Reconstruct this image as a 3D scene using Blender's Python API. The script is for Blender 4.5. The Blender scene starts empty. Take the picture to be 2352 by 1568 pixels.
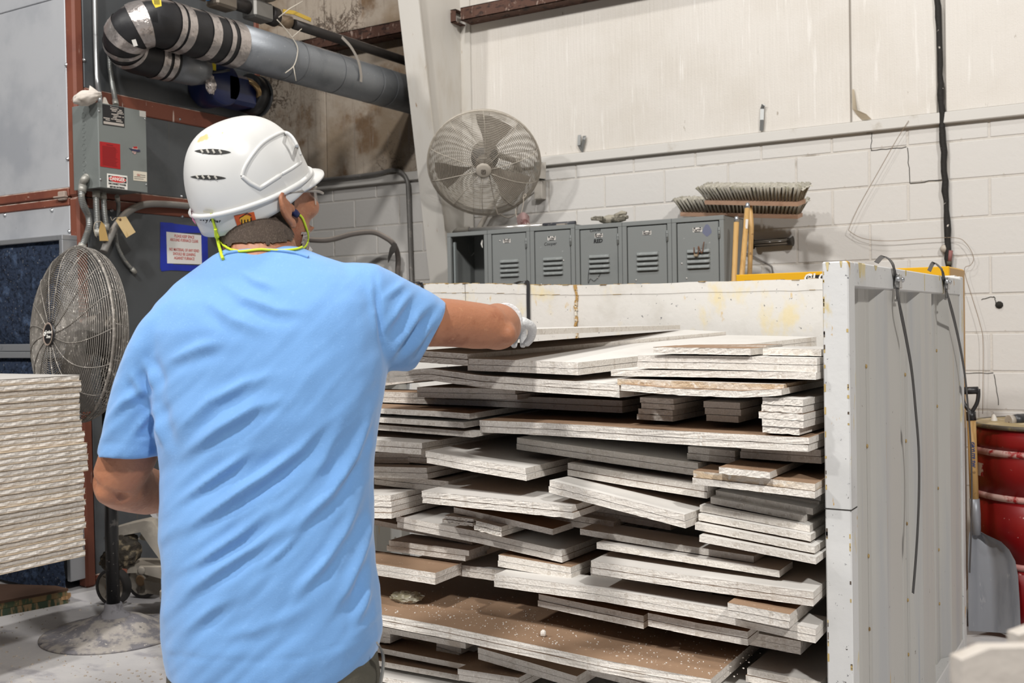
import bpy, bmesh, math, random
import numpy as np
from mathutils import Vector, Matrix, noise as mnoise
sc = bpy.context.scene
COL = sc.collection
random.seed(7)
R = math.radians
V = Vector
# ---------------- camera: world X runs along the block wall, world Y away from the room towards it
FPX, CX, CY, EYE = 2450.0, 1176.0, 784.0, 1.315
YAW, PITCH, ROLL = R(31.5), math.atan2(42.0, FPX), R(1.03)
cy_, sy_ = math.cos(YAW), math.sin(YAW)
def cw(x, z, h=0.0):
    "camera-aligned ground axes (x right, z away, h up) -> world vector"
    return V((x * cy_ - z * sy_, x * sy_ + z * cy_, h))
_f = cw(0, math.cos(PITCH), -math.sin(PITCH))
_u0 = cw(0, math.sin(PITCH), math.cos(PITCH))
_r0 = cw(1, 0)
RIGHT = _r0 * math.cos(ROLL) - _u0 * math.sin(ROLL)
UP = _u0 * math.cos(ROLL) + _r0 * math.sin(ROLL)
CAM = V((0, 0, EYE))
def ray(px, py):
    return _f + RIGHT * ((px - CX) / FPX) - UP * ((py - CY) / FPX)
def PY(px, py, y):
    d = ray(px, py); return CAM + d * (y / d.y)
def PX(px, py, x):
    d = ray(px, py); return CAM + d * (x / d.x)
def PZ(px, py, z=0.0):
    d = ray(px, py); return CAM + d * ((z - EYE) / d.z)
def PC(px, py, depth):
    return CAM + ray(px, py) * depth
def proj(p):
    q = p - CAM; d = q.dot(_f)
    return CX + FPX * q.dot(RIGHT) / d, CY - FPX * q.dot(UP) / d, d
cam = bpy.data.cameras.new('camera'); camo = bpy.data.objects.new('camera', cam); COL.objects.link(camo)
cam.sensor_width = 36.0; cam.lens = 36.0 * FPX / 2352.0; cam.clip_start = 0.05; cam.clip_end = 100
m = Matrix((RIGHT, UP, -_f)).transposed().to_4x4(); m.translation = CAM
camo.matrix_world = m
cam.dof.use_dof = True; cam.dof.focus_distance = 2.75; cam.dof.aperture_fstop = 8.0
sc.camera = camo
# ---------------- light: dim hall, high-bay fixtures, the last one an added fill
w = bpy.data.worlds.new('hall'); sc.world = w; w.use_nodes = True
bg = w.node_tree.nodes['Background']; bg.inputs[0].default_value = (1.0, 0.97, 0.92, 1); bg.inputs[1].default_value = 0.065
def lamp(name, loc, tgt, power, size, col=(1.0, 0.95, 0.87)):
    l = bpy.data.lights.new(name, 'AREA'); l.energy = power; l.shape = 'DISK'; l.size = size; l.color = col
    o = bpy.data.objects.new(name, l); COL.objects.link(o); o.location = loc
    o.rotation_euler = (V(tgt) - V(loc)).to_track_quat('-Z', 'Y').to_euler()
    return o
WARM = (1.0, 0.975, 0.94)
lamp('overhead_lamp', (-6.0, -3.5, 7.0), (-2.4, 4.0, 1.2), 420, 0.5, WARM)
lamp('overhead_lamp', (4.2, -1.8, 6.8), (-1.6, 3.8, 1.2), 640, 0.5, WARM)
lamp('overhead_lamp', (-1.0, -2.4, 6.8), (-1.8, 2.8, 1.0), 520, 0.5, WARM)
lamp('overhead_lamp', (-2.4, 2.2, 7.2), (-2.6, 2.8, 0.0), 190, 0.5, WARM)  # added lamp, brightens the floor at left and the tops of things
vs = sc.view_settings
vs.view_transform = 'Standard'; vs.look = 'None'; vs.gamma = 1.0; vs.exposure = -0.40; vs.use_curve_mapping = False

# ---------------- material builder
def srgb(c):
    if isinstance(c, str):
        c = tuple(int(c[i:i + 2], 16) / 255 for i in (0, 2, 4))
    return tuple((x / 12.92 if x <= 0.04045 else ((x + 0.055) / 1.055) ** 2.4) for x in c) + (1.0,)
MATS = {}
def mat(name, base, rough=0.6, metal=0.0, layers=(), bump=(), spec=None, emit=None, alpha=None, trans=0.0, ior=1.45, sheen=0.0):
    """layers: (kind, scale, lo, hi, colour[, stretch[, detail]]) mixed over the base where a noise exceeds lo..hi
    bump: (scale, strength[, stretch])"""
    if name in MATS: return MATS[name]
    M = bpy.data.materials.new(name); MATS[name] = M; M.use_nodes = True
    nt = M.node_tree; N = nt.nodes; L = nt.links
    b = N['Principled BSDF']
    b.inputs['Roughness'].default_value = rough; b.inputs['Metallic'].default_value = metal
    if spec is not None: b.inputs['Specular IOR Level'].default_value = spec
    if trans: b.inputs['Transmission Weight'].default_value = trans; b.inputs['IOR'].default_value = ior
    if alpha is not None: b.inputs['Alpha'].default_value = alpha
    if sheen: b.inputs['Sheen Weight'].default_value = sheen
    tc = N.new('ShaderNodeTexCoord')
    geo = N.new('ShaderNodeNewGeometry')
    def coord(st):
        mp = N.new('ShaderNodeMapping'); mp.inputs['Scale'].default_value = st or (1, 1, 1)
        L.new(tc.outputs['Object'], mp.inputs['Vector']); return mp.outputs[0]
    def mask(kind, scale, lo, hi, st, det):
        if kind == 'up':
            sx = N.new('ShaderNodeSeparateXYZ'); L.new(geo.outputs['Normal'], sx.inputs[0]); out = sx.outputs[2]
            ns = N.new('ShaderNodeTexNoise'); ns.inputs['Scale'].default_value = scale; ns.inputs['Detail'].default_value = 6
            L.new(coord(st), ns.inputs['Vector'])
            ad = N.new('ShaderNodeMath'); ad.operation = 'MULTIPLY_ADD'; L.new(ns.outputs[0], ad.inputs[0]); ad.inputs[1].default_value = 0.5
            L.new(out, ad.inputs[2]); out = ad.outputs[0]
        elif kind == 'voro':
            ns = N.new('ShaderNodeTexVoronoi'); ns.inputs['Scale'].default_value = scale; L.new(coord(st), ns.inputs['Vector'])
            iv = N.new('ShaderNodeMath'); iv.operation = 'SUBTRACT'; iv.inputs[0].default_value = 1.0; L.new(ns.outputs['Distance'], iv.inputs[1]); out = iv.outputs[0]
        elif kind == 'vein':
            ns = N.new('ShaderNodeTexNoise'); ns.inputs['Scale'].default_value = scale; ns.inputs['Detail'].default_value = det; ns.inputs['Roughness'].default_value = .68; ns.inputs['Distortion'].default_value = .6
            L.new(coord(st), ns.inputs['Vector'])
            sb_ = N.new('ShaderNodeMath'); sb_.operation = 'SUBTRACT'; L.new(ns.outputs[0], sb_.inputs[0]); sb_.inputs[1].default_value = .5
            ab = N.new('ShaderNodeMath'); ab.operation = 'ABSOLUTE'; L.new(sb_.outputs[0], ab.inputs[0])
            n2 = N.new('ShaderNodeTexNoise'); n2.inputs['Scale'].default_value = 1.6; n2.inputs['Detail'].default_value = 3; L.new(coord(None), n2.inputs['Vector'])
            m2 = N.new('ShaderNodeMath'); m2.operation = 'MULTIPLY_ADD'; L.new(ab.outputs[0], m2.inputs[0]); m2.inputs[1].default_value = -6.0; L.new(n2.outputs[0], m2.inputs[2]); out = m2.outputs[0]
        elif kind == 'wave':
            ns = N.new('ShaderNodeTexWave'); ns.inputs['Scale'].default_value = scale; ns.inputs['Distortion'].default_value = det
            L.new(coord(st), ns.inputs['Vector']); out = ns.outputs['Fac']
        else:
            ns = N.new('ShaderNodeTexNoise'); ns.inputs['Scale'].default_value = scale; ns.inputs['Detail'].default_value = det
            ns.inputs['Roughness'].default_value = 0.6
            L.new(coord(st), ns.inputs['Vector']); out = ns.outputs[0]
        mr = N.new('ShaderNodeMapRange'); mr.inputs[1].default_value = lo; mr.inputs[2].default_value = hi
        mr.interpolation_type = 'SMOOTHSTEP'
        L.new(out, mr.inputs[0]); return mr.outputs[0]
    last = None
    for ly in layers:
        kind, scale, lo, hi, c = ly[:5]; st = ly[5] if len(ly) > 5 else None; det = ly[6] if len(ly) > 6 else 5.0
        mx = N.new('ShaderNodeMix'); mx.data_type = 'RGBA'
        L.new(mask(kind, scale, lo, hi, st, det), mx.inputs[0])
        if last is None: mx.inputs[6].default_value = srgb(base)
        else: L.new(last, mx.inputs[6])
        mx.inputs[7].default_value = srgb(c); last = mx.outputs[2]
    if last is None: b.inputs['Base Color'].default_value = srgb(base)
    else: L.new(last, b.inputs['Base Color'])
    if emit: b.inputs['Emission Color'].default_value = srgb(base); b.inputs['Emission Strength'].default_value = emit
    prev = None
    for bp in bump:
        scale, stg = bp[:2]; st = bp[2] if len(bp) > 2 else None
        ns = N.new('ShaderNodeTexNoise'); ns.inputs['Scale'].default_value = scale; ns.inputs['Detail'].default_value = 4
        L.new(coord(st), ns.inputs['Vector'])
        bn = N.new('ShaderNodeBump'); bn.inputs['Strength'].default_value = stg; bn.inputs['Distance'].default_value = 0.01
        L.new(ns.outputs[0], bn.inputs['Height'])
        if prev: L.new(prev, bn.inputs['Normal'])
        prev = bn.outputs[0]
    if prev: L.new(prev, b.inputs['Normal'])
    return M

# ---------------- mesh builder
class MB:
    def __init__(s): s.v = []; s.f = []; s.mi = []; s.sm = []; s.m = 0
    def add(s, vs, fs, smooth=False):
        o = len(s.v); s.v += [V(p) for p in vs]
        for f in fs: s.f.append([o + i for i in f]); s.mi.append(s.m); s.sm.append(smooth)
        return s
    def box(s, c, d, rot=None, taper=None):
        c = V(c); hx, hy, hz = d[0] / 2, d[1] / 2, d[2] / 2
        vs = []
        for z in (-hz, hz):
            k = taper if (taper and z > 0) else 1
            for x, y in ((-hx, -hy), (hx, -hy), (hx, hy), (-hx, hy)): vs.append(V((x * k, y * k, z)))
        if rot is not None: vs = [rot @ p for p in vs]
        return s.add([c + p for p in vs], [(3, 2, 1, 0), (4, 5, 6, 7), (0, 1, 5, 4), (1, 2, 6, 5), (2, 3, 7, 6), (3, 0, 4, 7)])
    def bb(s, a, b):
        a, b = V(a), V(b)
        lo = V((min(a.x, b.x), min(a.y, b.y), min(a.z, b.z))); hi = V((max(a.x, b.x), max(a.y, b.y), max(a.z, b.z)))
        return s.box((lo + hi) / 2, hi - lo)
    def bev(s, a, b, r=0.004):
        "box between corners with chamfered edges"
        a, b = V(a), V(b)
        lo = V((min(a.x, b.x), min(a.y, b.y), min(a.z, b.z))); hi = V((max(a.x, b.x), max(a.y, b.y), max(a.z, b.z)))
        r = min(r, min(hi - lo) * 0.45)
        bm = bmesh.new(); bmesh.ops.create_cube(bm, size=1.0)
        for v in bm.verts: v.co = V([(lo[i] + hi[i]) / 2 + v.co[i] * (hi[i] - lo[i]) for i in range(3)])
        bmesh.ops.bevel(bm, geom=list(bm.edges), offset=r, segments=1, affect='EDGES', profile=0.5)
        bm.verts.index_update()
        s.add([v.co.copy() for v in bm.verts], [[v.index for v in f.verts] for f in bm.faces]); bm.free(); return s
    def tube(s, path, r, seg=10, closed=False, cap=True, smooth=True):
        path = [V(p) for p in path]; n = len(path)
        rs = r if isinstance(r, (list, tuple)) else [r] * n
        tang = []
        for i in range(n):
            a = path[(i - 1) % n] if (closed or i > 0) else path[i]
            b = path[(i + 1) % n] if (closed or i < n - 1) else path[i]
            t = b - a; tang.append(t.normalized() if t.length > 1e-9 else V((0, 0, 1)))
        t0 = tang[0]; ref = V((0, 0, 1)) if abs(t0.z) < 0.9 else V((1, 0, 0))
        nrm = (ref - t0 * ref.dot(t0)).normalized(); vs = []
        for i in range(n):
            t = tang[i]; nrm = nrm - t * nrm.dot(t)
            if nrm.length < 1e-6: nrm = t.orthogonal()
            nrm.normalize(); bn = t.cross(nrm)
            for k in range(seg):
                a = 2 * math.pi * k / seg
                vs.append(path[i] + (nrm * math.cos(a) + bn * math.sin(a)) * rs[i])
        fs = []
        for i in range(n if closed else n - 1):
            j = (i + 1) % n
            for k in range(seg):
                k2 = (k + 1) % seg; fs.append((i * seg + k, i * seg + k2, j * seg + k2, j * seg + k))
        o = len(s.f); s.add(vs, fs, smooth)
        if cap and not closed:
            b = len(s.v) - len(vs)
            for ring, rev in ((0, True), (n - 1, False)):
                idx = [b + ring * seg + k for k in range(seg)]
                s.f.append(idx[::-1] if rev else idx); s.mi.append(s.m); s.sm.append(False)
        return s
    def strip(s, path, width, thick, side):
        "flat band along path; side = direction(s) of its width"
        path = [V(p) for p in path]; n = len(path); vs = []; fs = []
        for i in range(n):
            t = (path[min(i + 1, n - 1)] - path[max(i - 1, 0)]).normalized()
            sd = V(side[i] if isinstance(side, list) else side); sd = (sd - t * sd.dot(t)).normalized(); nn = t.cross(sd)
            for a, b in ((-1, -1), (1, -1), (1, 1), (-1, 1)): vs.append(path[i] + sd * (a * width / 2) + nn * (b * thick / 2))
        for i in range(n - 1):
            for k in range(4):
                k2 = (k + 1) % 4; fs.append((i * 4 + k, i * 4 + k2, i * 4 + 4 + k2, i * 4 + 4 + k))
        fs += [(3, 2, 1, 0), tuple((n - 1) * 4 + k for k in range(4))]
        return s.add(vs, fs)
    def lathe(s, prof, c=(0, 0, 0), axis=(0, 0, 1), seg=24, smooth=True, xdir=None, cap=True):
        "prof: (radius, along) pairs"
        c = V(c); ax = V(axis).normalized(); x = V(xdir) if xdir is not None else ax.orthogonal(); x = (x - ax * x.dot(ax)).normalized(); y = ax.cross(x)
        vs = []; fs = []; n = len(prof)
        for r, h in prof:
            for k in range(seg):
                a = 2 * math.pi * k / seg; vs.append(c + ax * h + (x * math.cos(a) + y * math.sin(a)) * r)
        for i in range(n - 1):
            for k in range(seg):
                k2 = (k + 1) % seg; fs.append((i * seg + k, i * seg + k2, (i + 1) * seg + k2, (i + 1) * seg + k))
        s.add(vs, fs, smooth)
        b = len(s.v) - len(vs)
        if not cap: return s
        if prof[0][0] > 1e-6: s.f.append([b + k for k in range(seg)][::-1]); s.mi.append(s.m); s.sm.append(False)
        if prof[-1][0] > 1e-6: s.f.append([b + (n - 1) * seg + k for k in range(seg)]); s.mi.append(s.m); s.sm.append(False)
        return s
    def prism(s, poly, vec):
        "extrude a planar polygon (3D points) along vec"
        poly = [V(p) for p in poly]; vec = V(vec); n = len(poly)
        vs = poly + [p + vec for p in poly]
        nrm = V((0, 0, 0))
        for i in range(n): nrm += poly[i].cross(poly[(i + 1) % n])
        fs = [list(range(n)), [n + i for i in range(n)][::-1]] + [(i, n + i, n + (i + 1) % n, (i + 1) % n) for i in range(n)]
        if nrm.dot(vec) > 0: fs = [list(f)[::-1] for f in fs]
        return s.add(vs, fs)
    def grid(s, rows, smooth=True, cu=False, cv=False):
        nr, nc = len(rows), len(rows[0]); fs = []
        for i in range(nr if cv else nr - 1):
            for j in range(nc if cu else nc - 1):
                i2, j2 = (i + 1) % nr, (j + 1) % nc
                fs.append((i * nc + j, i * nc + j2, i2 * nc + j2, i2 * nc + j))
        return s.add([p for r in rows for p in r], fs, smooth)
    def build(s, name, mats, parent=None, label=None, local=False, origin=None):
        me = bpy.data.meshes.new(name)
        mats = mats if isinstance(mats, (list, tuple)) else [mats]
        vs = s.v
        o = bpy.data.objects.new(name, me)
        if parent is not None:
            root = parent
            while root.parent is not None: root = root.parent
            if not local:
                mi = ROOTM[root.name].inverted(); vs = [mi @ p for p in vs]
            o.parent = parent
        elif not local:
            if origin is None:
                lo = [min(p[i] for p in vs) for i in range(3)]; hi = [max(p[i] for p in vs) for i in range(3)]
                origin = V(((lo[0] + hi[0]) / 2, (lo[1] + hi[1]) / 2, lo[2]))
            origin = V(origin); vs = [p - origin for p in vs]; o.location = origin
            ROOTM[o.name] = Matrix.Translation(origin)
        me.from_pydata([tuple(p) for p in vs], [], s.f)
        for mm in mats: me.materials.append(mm)
        me.polygons.foreach_set('material_index', s.mi); me.polygons.foreach_set('use_smooth', s.sm)
        me.update(); COL.objects.link(o)
        if parent is None and o.name not in ROOTM: ROOTM[o.name] = Matrix.Translation(o.location)
        if label: o['label'] = label
        return o
ROOTM = {}
def tag(o, label=None, cat=None, group=None, kind=None):
    if label: o['label'] = label
    if cat: o['category'] = cat
    if group: o['group'] = group
    if kind: o['kind'] = kind
    return o
def thing(name, label, cat, loc=(0, 0, 0), rotz=0.0, group=None, kind=None):
    o = bpy.data.objects.new(name, None); COL.objects.link(o); o.empty_display_size = 0.1
    o.location = loc; o.rotation_euler = (0, 0, rotz)
    ROOTM[o.name] = Matrix.Translation(V(loc)) @ Matrix.Rotation(rotz, 4, 'Z')
    return tag(o, label, cat, group, kind)
def copy_child(ch, parent):
    c = ch.copy(); COL.objects.link(c); c.parent = parent; return c
def text(s_, size, loc, right, up, mt, parent, name='lettering', depth=0.0006, align='CENTER', bold=0.0, squeeze=1.0):
    cu = bpy.data.curves.new(name, 'FONT'); cu.body = s_; cu.size = size; cu.align_x = align; cu.align_y = 'CENTER'; cu.extrude = depth; cu.offset = bold; cu.resolution_u = 2
    tmp = bpy.data.objects.new('t', cu); COL.objects.link(tmp)
    dg = bpy.context.evaluated_depsgraph_get(); me = bpy.data.meshes.new_from_object(tmp.evaluated_get(dg))
    bpy.data.objects.remove(tmp); bpy.data.curves.remove(cu)
    r = V(right).normalized(); u = V(up).normalized(); n = r.cross(u); loc = V(loc)
    root = parent
    while root.parent is not None: root = root.parent
    mi = ROOTM[root.name].inverted()
    for v in me.vertices: v.co = mi @ (loc + r * (v.co.x * squeeze) + u * v.co.y + n * v.co.z)
    me.materials.clear(); me.materials.append(mt); me.name = name
    o = bpy.data.objects.new(name, me); COL.objects.link(o); o.parent = parent; return o
def catmull(pts, n=8):
    pts = [V(p) for p in pts]; P = [pts[0] * 2 - pts[1]] + pts + [pts[-1] * 2 - pts[-2]]; out = []
    for i in range(1, len(P) - 2):
        for k in range(n):
            t = k / n; a, b, c, d = P[i - 1], P[i], P[i + 1], P[i + 2]
            out.append(0.5 * ((2 * b) + (c - a) * t + (2 * a - 5 * b + 4 * c - d) * t * t + (3 * b - a - 3 * c + d) * t ** 3))
    out.append(pts[-1]); return out
# =====================================================================  SETTING
WY = 6.08
paint = mat('wall_paint', 'cac7c3', 0.75, layers=[('noise', 3, .5, .75, 'bfbbb5'), ('noise', 22, .66, .74, 'b5aca2'), ('noise', 60, .72, .78, '8c8377')], bump=[(45, .12), (8, .15)])
joint = mat('mortar_joint', 'c6c1ba', 0.9, layers=[('noise', 6, .56, .7, '9d968d')], bump=[(60, .3)])
trimp = mat('ledge_paint', 'c9c6c1', 0.55, layers=[('noise', 9, .6, .75, 'b6b0a6')])
foam = mat('foam_panel', 'd0cbc4', .5, layers=[('noise', 1.2, .45, .7, 'c8c2b9'), ('noise', 40, .6, .72, 'd9d5cf', (1, 1, .06)), ('noise', 26, .7, .76, 'a0968a', (1, 1, .3))], bump=[(70, .25, (1, 1, .05)), (160, .12)], spec=.5)
foamd = mat('foam_panel_dirty', 'a39789', .8, layers=[('noise', 1.4, .46, .62, '8b7a66'), ('noise', 2.6, .54, .66, '776049'), ('noise', 50, .55, .7, '8e8174', (1, 1, .05)), ('vein', 6, .44, .56, '5a4c40', (1.1, 1, 1), 9), ('vein', 14, .52, .60, '2e2621', (1, 1, 1.3), 9)], bump=[(30, .3)])
floorm = mat('dusty_concrete', 'c3c1c1', 0.85, layers=[('noise', 1.6, .4, .65, 'b4b2b4'), ('noise', 4, .54, .72, 'a19fa4', (1, 2, 1)), ('noise', 9, .6, .7, 'cbc7c2'), ('noise', 70, .68, .72, 'd9d4cd')], bump=[(40, .15)])
fl = MB().bb((-9, -3, -0.12), (6, WY, 0)).build('floor', floorm); tag(fl, 'grey dusty concrete floor', None, None, 'structure')
# wall core with recessed joints; each block is a child standing proud of the core
wl = MB().bb((-9, WY - .0085, 0), (6, WY + .3, 2.36)).bb((-9, WY, 2.36), (6, WY + .3, 7.0)).build('wall_back', joint); tag(wl, 'white painted block wall with foam boards above the ledge', None, None, 'structure')
bw, bh = .4064, .2032
blk = MB(); g = .0025
blk.bev((-bw / 2 + g, -.012, g), (bw / 2 - g, .03, bh - g), .006)
b0 = None; rng = random.Random(3)
zt = 2.235
for k in range(11):
    z0 = zt - (k + 1) * bh
    if z0 < 0.3: break
    off = (bw / 2 if k % 2 else 0.0)
    n0 = int((-6.5 - off) / bw)
    for i in range(n0, 3):
        x = -3.0135 + (0 if k % 2 else bw / 2) + (i + 6) * bw
        if x < -6.3 or x > 0.9: continue
        if b0 is None: o = b0 = blk.build('block', paint, wl, local=True)
        else: o = copy_child(b0, wl)
        o.location = V((x, WY + rng.uniform(-.0012, .0012), z0)) - ROOTM[wl.name].translation
hb = MB(); hb.bev((-bw / 2 + g, -.012, g), (bw / 2 - g, .03, .094 - g), .006); b1 = None
for i in range(-15, 3):
    x = -3.0135 + (i + 6) * bw
    if x < -6.3 or x > .9: continue
    if b1 is None: o = b1 = hb.build('half_block', paint, wl, local=True)
    else: o = copy_child(b1, wl)
    o.location = V((x, WY, zt)) - ROOTM[wl.name].translation
# foam insulation boards above the ledge
for nm, x0, x1, mt, z1 in (('foam_board', -9, -5.30, foamd, 7), ('foam_board', -5.29, -4.02, foamd, 7), ('foam_board', -4.0, -1.485, foam, 7), ('foam_board', -1.475, -1.03, foam, 7), ('foam_board', -.985, -.30, foam, 7), ('foam_board', -.295, 6, foam, 7)):
    MB().bev((x0, WY - .02, 2.394), (x1, WY + .02, z1), .003).build(nm, mt, wl)
# peeled corner of facing sheet by the seam
MB().grid([[PY(1957, 205, WY - .022), PY(1962, 205, WY - .03)], [PY(1958, 250, WY - .022), PY(1968, 252, WY - .05)], [PY(1968, 264, WY - .022), PY(1990, 262, WY - .055)], [PY(1980, 276, WY - .022), PY(2002, 274, WY - .03)]]).build('peeled_facing', mat('paper_back', 'c9bca6', .8), wl)
crack = mat('dark_crack', '2a2723', .95)
# stepped cracks in the block joints
cr = MB()
for a, b_ in (((2003, 305), (2001, 345)), ((2001, 345), (2083, 338)), ((2083, 338), (2091, 420)), ((2091, 420), (2163, 413)), ((2253, 688), (2283, 680)), ((2284, 682), (2290, 702)), ((2182, 857), (2282, 857)), ((2284, 860), (2294, 930))):
    n = 7; pts = []
    for i in range(n + 1):
        t = i / n; p = PY(a[0] + (b_[0] - a[0]) * t + rng.uniform(-1.5, 1.5), a[1] + (b_[1] - a[1]) * t + rng.uniform(-1.2, 1.2), WY - .0125); pts.append(p)
    cr.strip(pts, .0032, .002, (1, 0, 1))
cr.build('crack', crack, wl)
MB().lathe([(0, .016), (.013, .012), (.02, 0), (.016, -.006)], PY(2295, 700, WY - .013), (0, -1, 0), 9).build('chipped_hole', crack, wl)
# ledge strip between blocks and boards
tr = MB().bev((-9, WY - .045, 2.332), (-4.02, WY + .01, 2.391), .004).bev((-3.985, WY - .045, 2.332), (6, WY + .01, 2.391), .004).build('trim_1', trimp); tag(tr, 'grey steel ledge strip along the top of the block wall', None, None, 'structure')
# dirty floor joint line
# girt (brown steel channel behind the column)
girt = mat('rusty_girt', '53382d', .8, layers=[('noise', 14, .5, .62, '2d1c16', (1, 1, 3)), ('up', 20, .7, 1.1, '9c8b7e'), ('noise', 40, .6, .7, 'a08c80', (1, 1, .3))])
for x0, x1 in ((-9, -4.03), (-3.99, 6)):
    g_ = MB(); g_.bb((x0, WY - .15, 3.335), (x1, WY - .145, 3.42)).bb((x0, WY - .15, 3.335), (x1, WY - .02, 3.34)).bb((x0, WY - .15, 3.415), (x1, WY - .02, 3.42))
    o = g_.build('trim_2' if x0 < -8 else 'trim_3', girt); tag(o, 'rusty brown wall girt %s the white column' % ('left of' if x0 < -8 else 'right of'), None, None, 'structure')
# black expansion joint with peeling paint
ej = MB(); pts = []
for i in range(40):
    y = -250 + i * 22.2
    p = PY(2153 + (y / 600) * 25 + rng.uniform(-1.6, 1.6), y, WY - .036); pts.append(p)
ej.tube(pts, [.0155 + rng.uniform(-.003, .003) for _ in pts], 8)
o = ej.build('trim_4', mat('black_sealant', '1f1c19', .8, layers=[('noise', 25, .66, .7, 'c9c2ba')], bump=[(60, .4)])); tag(o, 'black tarred expansion joint running down the block wall', None, None, 'structure')
# tapered steel column
colp = mat('column_paint', 'cbc7c0', .5, layers=[('noise', 4, .5, .72, 'bfb8ad', (1, 1, .3)), ('noise', 30, .68, .74, '9a7f63', (1, 1, .25))], bump=[(30, .06)])
cx = -4.075
def pr(z): return max(.07, .323 + (z - 1.6) * .163)
ct = thing('steel_column', 'white tapered steel building column behind the lockers', None, (cx, WY - .2, 0), kind='structure')
hz = .079
fr = MB(); rows = []
za, zb = 0, 5.2
ya, yb = WY - pr(za), WY - pr(zb)
fr.add([(cx - hz, ya, za), (cx + hz, ya, za), (cx + hz, yb, zb), (cx - hz, yb, zb), (cx - hz, ya + .012, za), (cx + hz, ya + .012, za), (cx + hz, yb + .012, zb), (cx - hz, yb + .012, zb)],
       [(0, 1, 2, 3), (7, 6, 5, 4), (0, 4, 5, 1), (1, 5, 6, 2), (2, 6, 7, 3), (3, 7, 4, 0)]).build('inner_flange', colp, ct)
MB().prism([(cx - .004, ya + .012, za), (cx - .004, WY - .03, za), (cx - .004, WY - .03, zb), (cx - .004, yb + .012, zb)], (.008, 0, 0)).build('web', colp, ct)
MB().bb((cx - hz, WY - .034, 0), (cx + hz, WY - .022, zb)).build('outer_flange', colp, ct)
# =====================================================================  FURNACE AND WHAT HANGS ON IT
FX, FY, FB, FT = -4.705, 3.4815, 4.80, 3.95
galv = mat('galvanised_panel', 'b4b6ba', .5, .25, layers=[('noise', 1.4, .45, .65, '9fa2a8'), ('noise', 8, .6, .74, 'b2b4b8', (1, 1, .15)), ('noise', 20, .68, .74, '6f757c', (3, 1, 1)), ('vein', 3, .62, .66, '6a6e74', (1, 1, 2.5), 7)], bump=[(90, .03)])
galvd = mat('side_steel_shaded', '585b5e', .5, .45, layers=[('noise', 3, .45, .7, '4c4f52'), ('noise', 24, .7, .76, '8f9091', (3, 3, .12)), ('noise', 9, .66, .72, '7a6a50', (6, 6, .05))], bump=[(90, .03)])  # darker than the front metal, with some of the side's shade in the colour
redp = mat('red_primer', '74402f', .6, layers=[('noise', 4, .5, .7, '653427'), ('up', 24, .8, 1.1, 'bfb0a4'), ('noise', 26, .64, .7, 'c7b4a8', (1, 1, .12)), ('noise', 50, .68, .74, 'b79a8a')], bump=[(40, .05)])
zinc = mat('zinc_screw', 'b9bbbd', .35, .9)
F = thing('furnace', 'tall grey sheet metal furnace framed in red brown steel at the left', 'furnace', (FX - 1, FY + .65, 0))
# modules: lower and upper, each panel a part
for z0, z1 in ((1.957, 1.965),): pass
p = MB(); p.bev((FX - 3.2, FY + .004, 2.05), (FX - .07, FY + .03, 3.02), .003).build('front_panel', galv, F)
MB().bev((FX - 3.2, FY + .004, 3.024), (FX - .07, FY + .03, FT), .003).build('front_panel', galv, F)
MB().bev((FX - 3.2, FY + .004, 1.80), (FX - .07, FY + .03, 1.957), .003).build('front_panel', galv, F)
# dent and scrape streaks on the front panel are shallow metal scratches
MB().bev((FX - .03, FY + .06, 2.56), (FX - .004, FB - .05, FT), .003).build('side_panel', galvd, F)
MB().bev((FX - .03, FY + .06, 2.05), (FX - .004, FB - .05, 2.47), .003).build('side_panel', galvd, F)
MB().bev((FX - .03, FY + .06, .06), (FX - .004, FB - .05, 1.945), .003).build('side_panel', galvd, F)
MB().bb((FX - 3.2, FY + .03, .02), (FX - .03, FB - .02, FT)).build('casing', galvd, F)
for x0, x1, y0, y1, z0, z1, nm in (
    (FX - .07, FX, FY, FY + .06, 2.0, FT, 'corner_post'), (FX - .07, FX, FY, FY + .06, 0, 1.998, 'corner_post'), (FX - .05, FX, FB - .05, FB, 0, FT, 'corner_post'),
    (FX - 3.2, FX - .07, FY - .002, FY + .06, 2.004, 2.05, 'front_rail'), (FX - 3.2, FX - .07, FY - .002, FY + .06, 1.957, 1.998, 'front_rail'),
    (FX - .05, FX + .001, FY + .06, FB - .05, 2.002, 2.05, 'side_rail'), (FX - .05, FX + .001, FY + .06, FB - .05, 1.945, 1.997, 'side_rail'),
    (FX - .05, FX + .001, FY + .06, FB - .05, 2.47, 2.56, 'side_rail'), (FX - .05, FX, FY + .06, FB - .05, .02, .06, 'side_rail')):
    MB().bev((x0, y0, z0), (x1, y1, z1), .012 if nm == 'corner_post' else .005).build(nm, redp, F)
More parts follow.
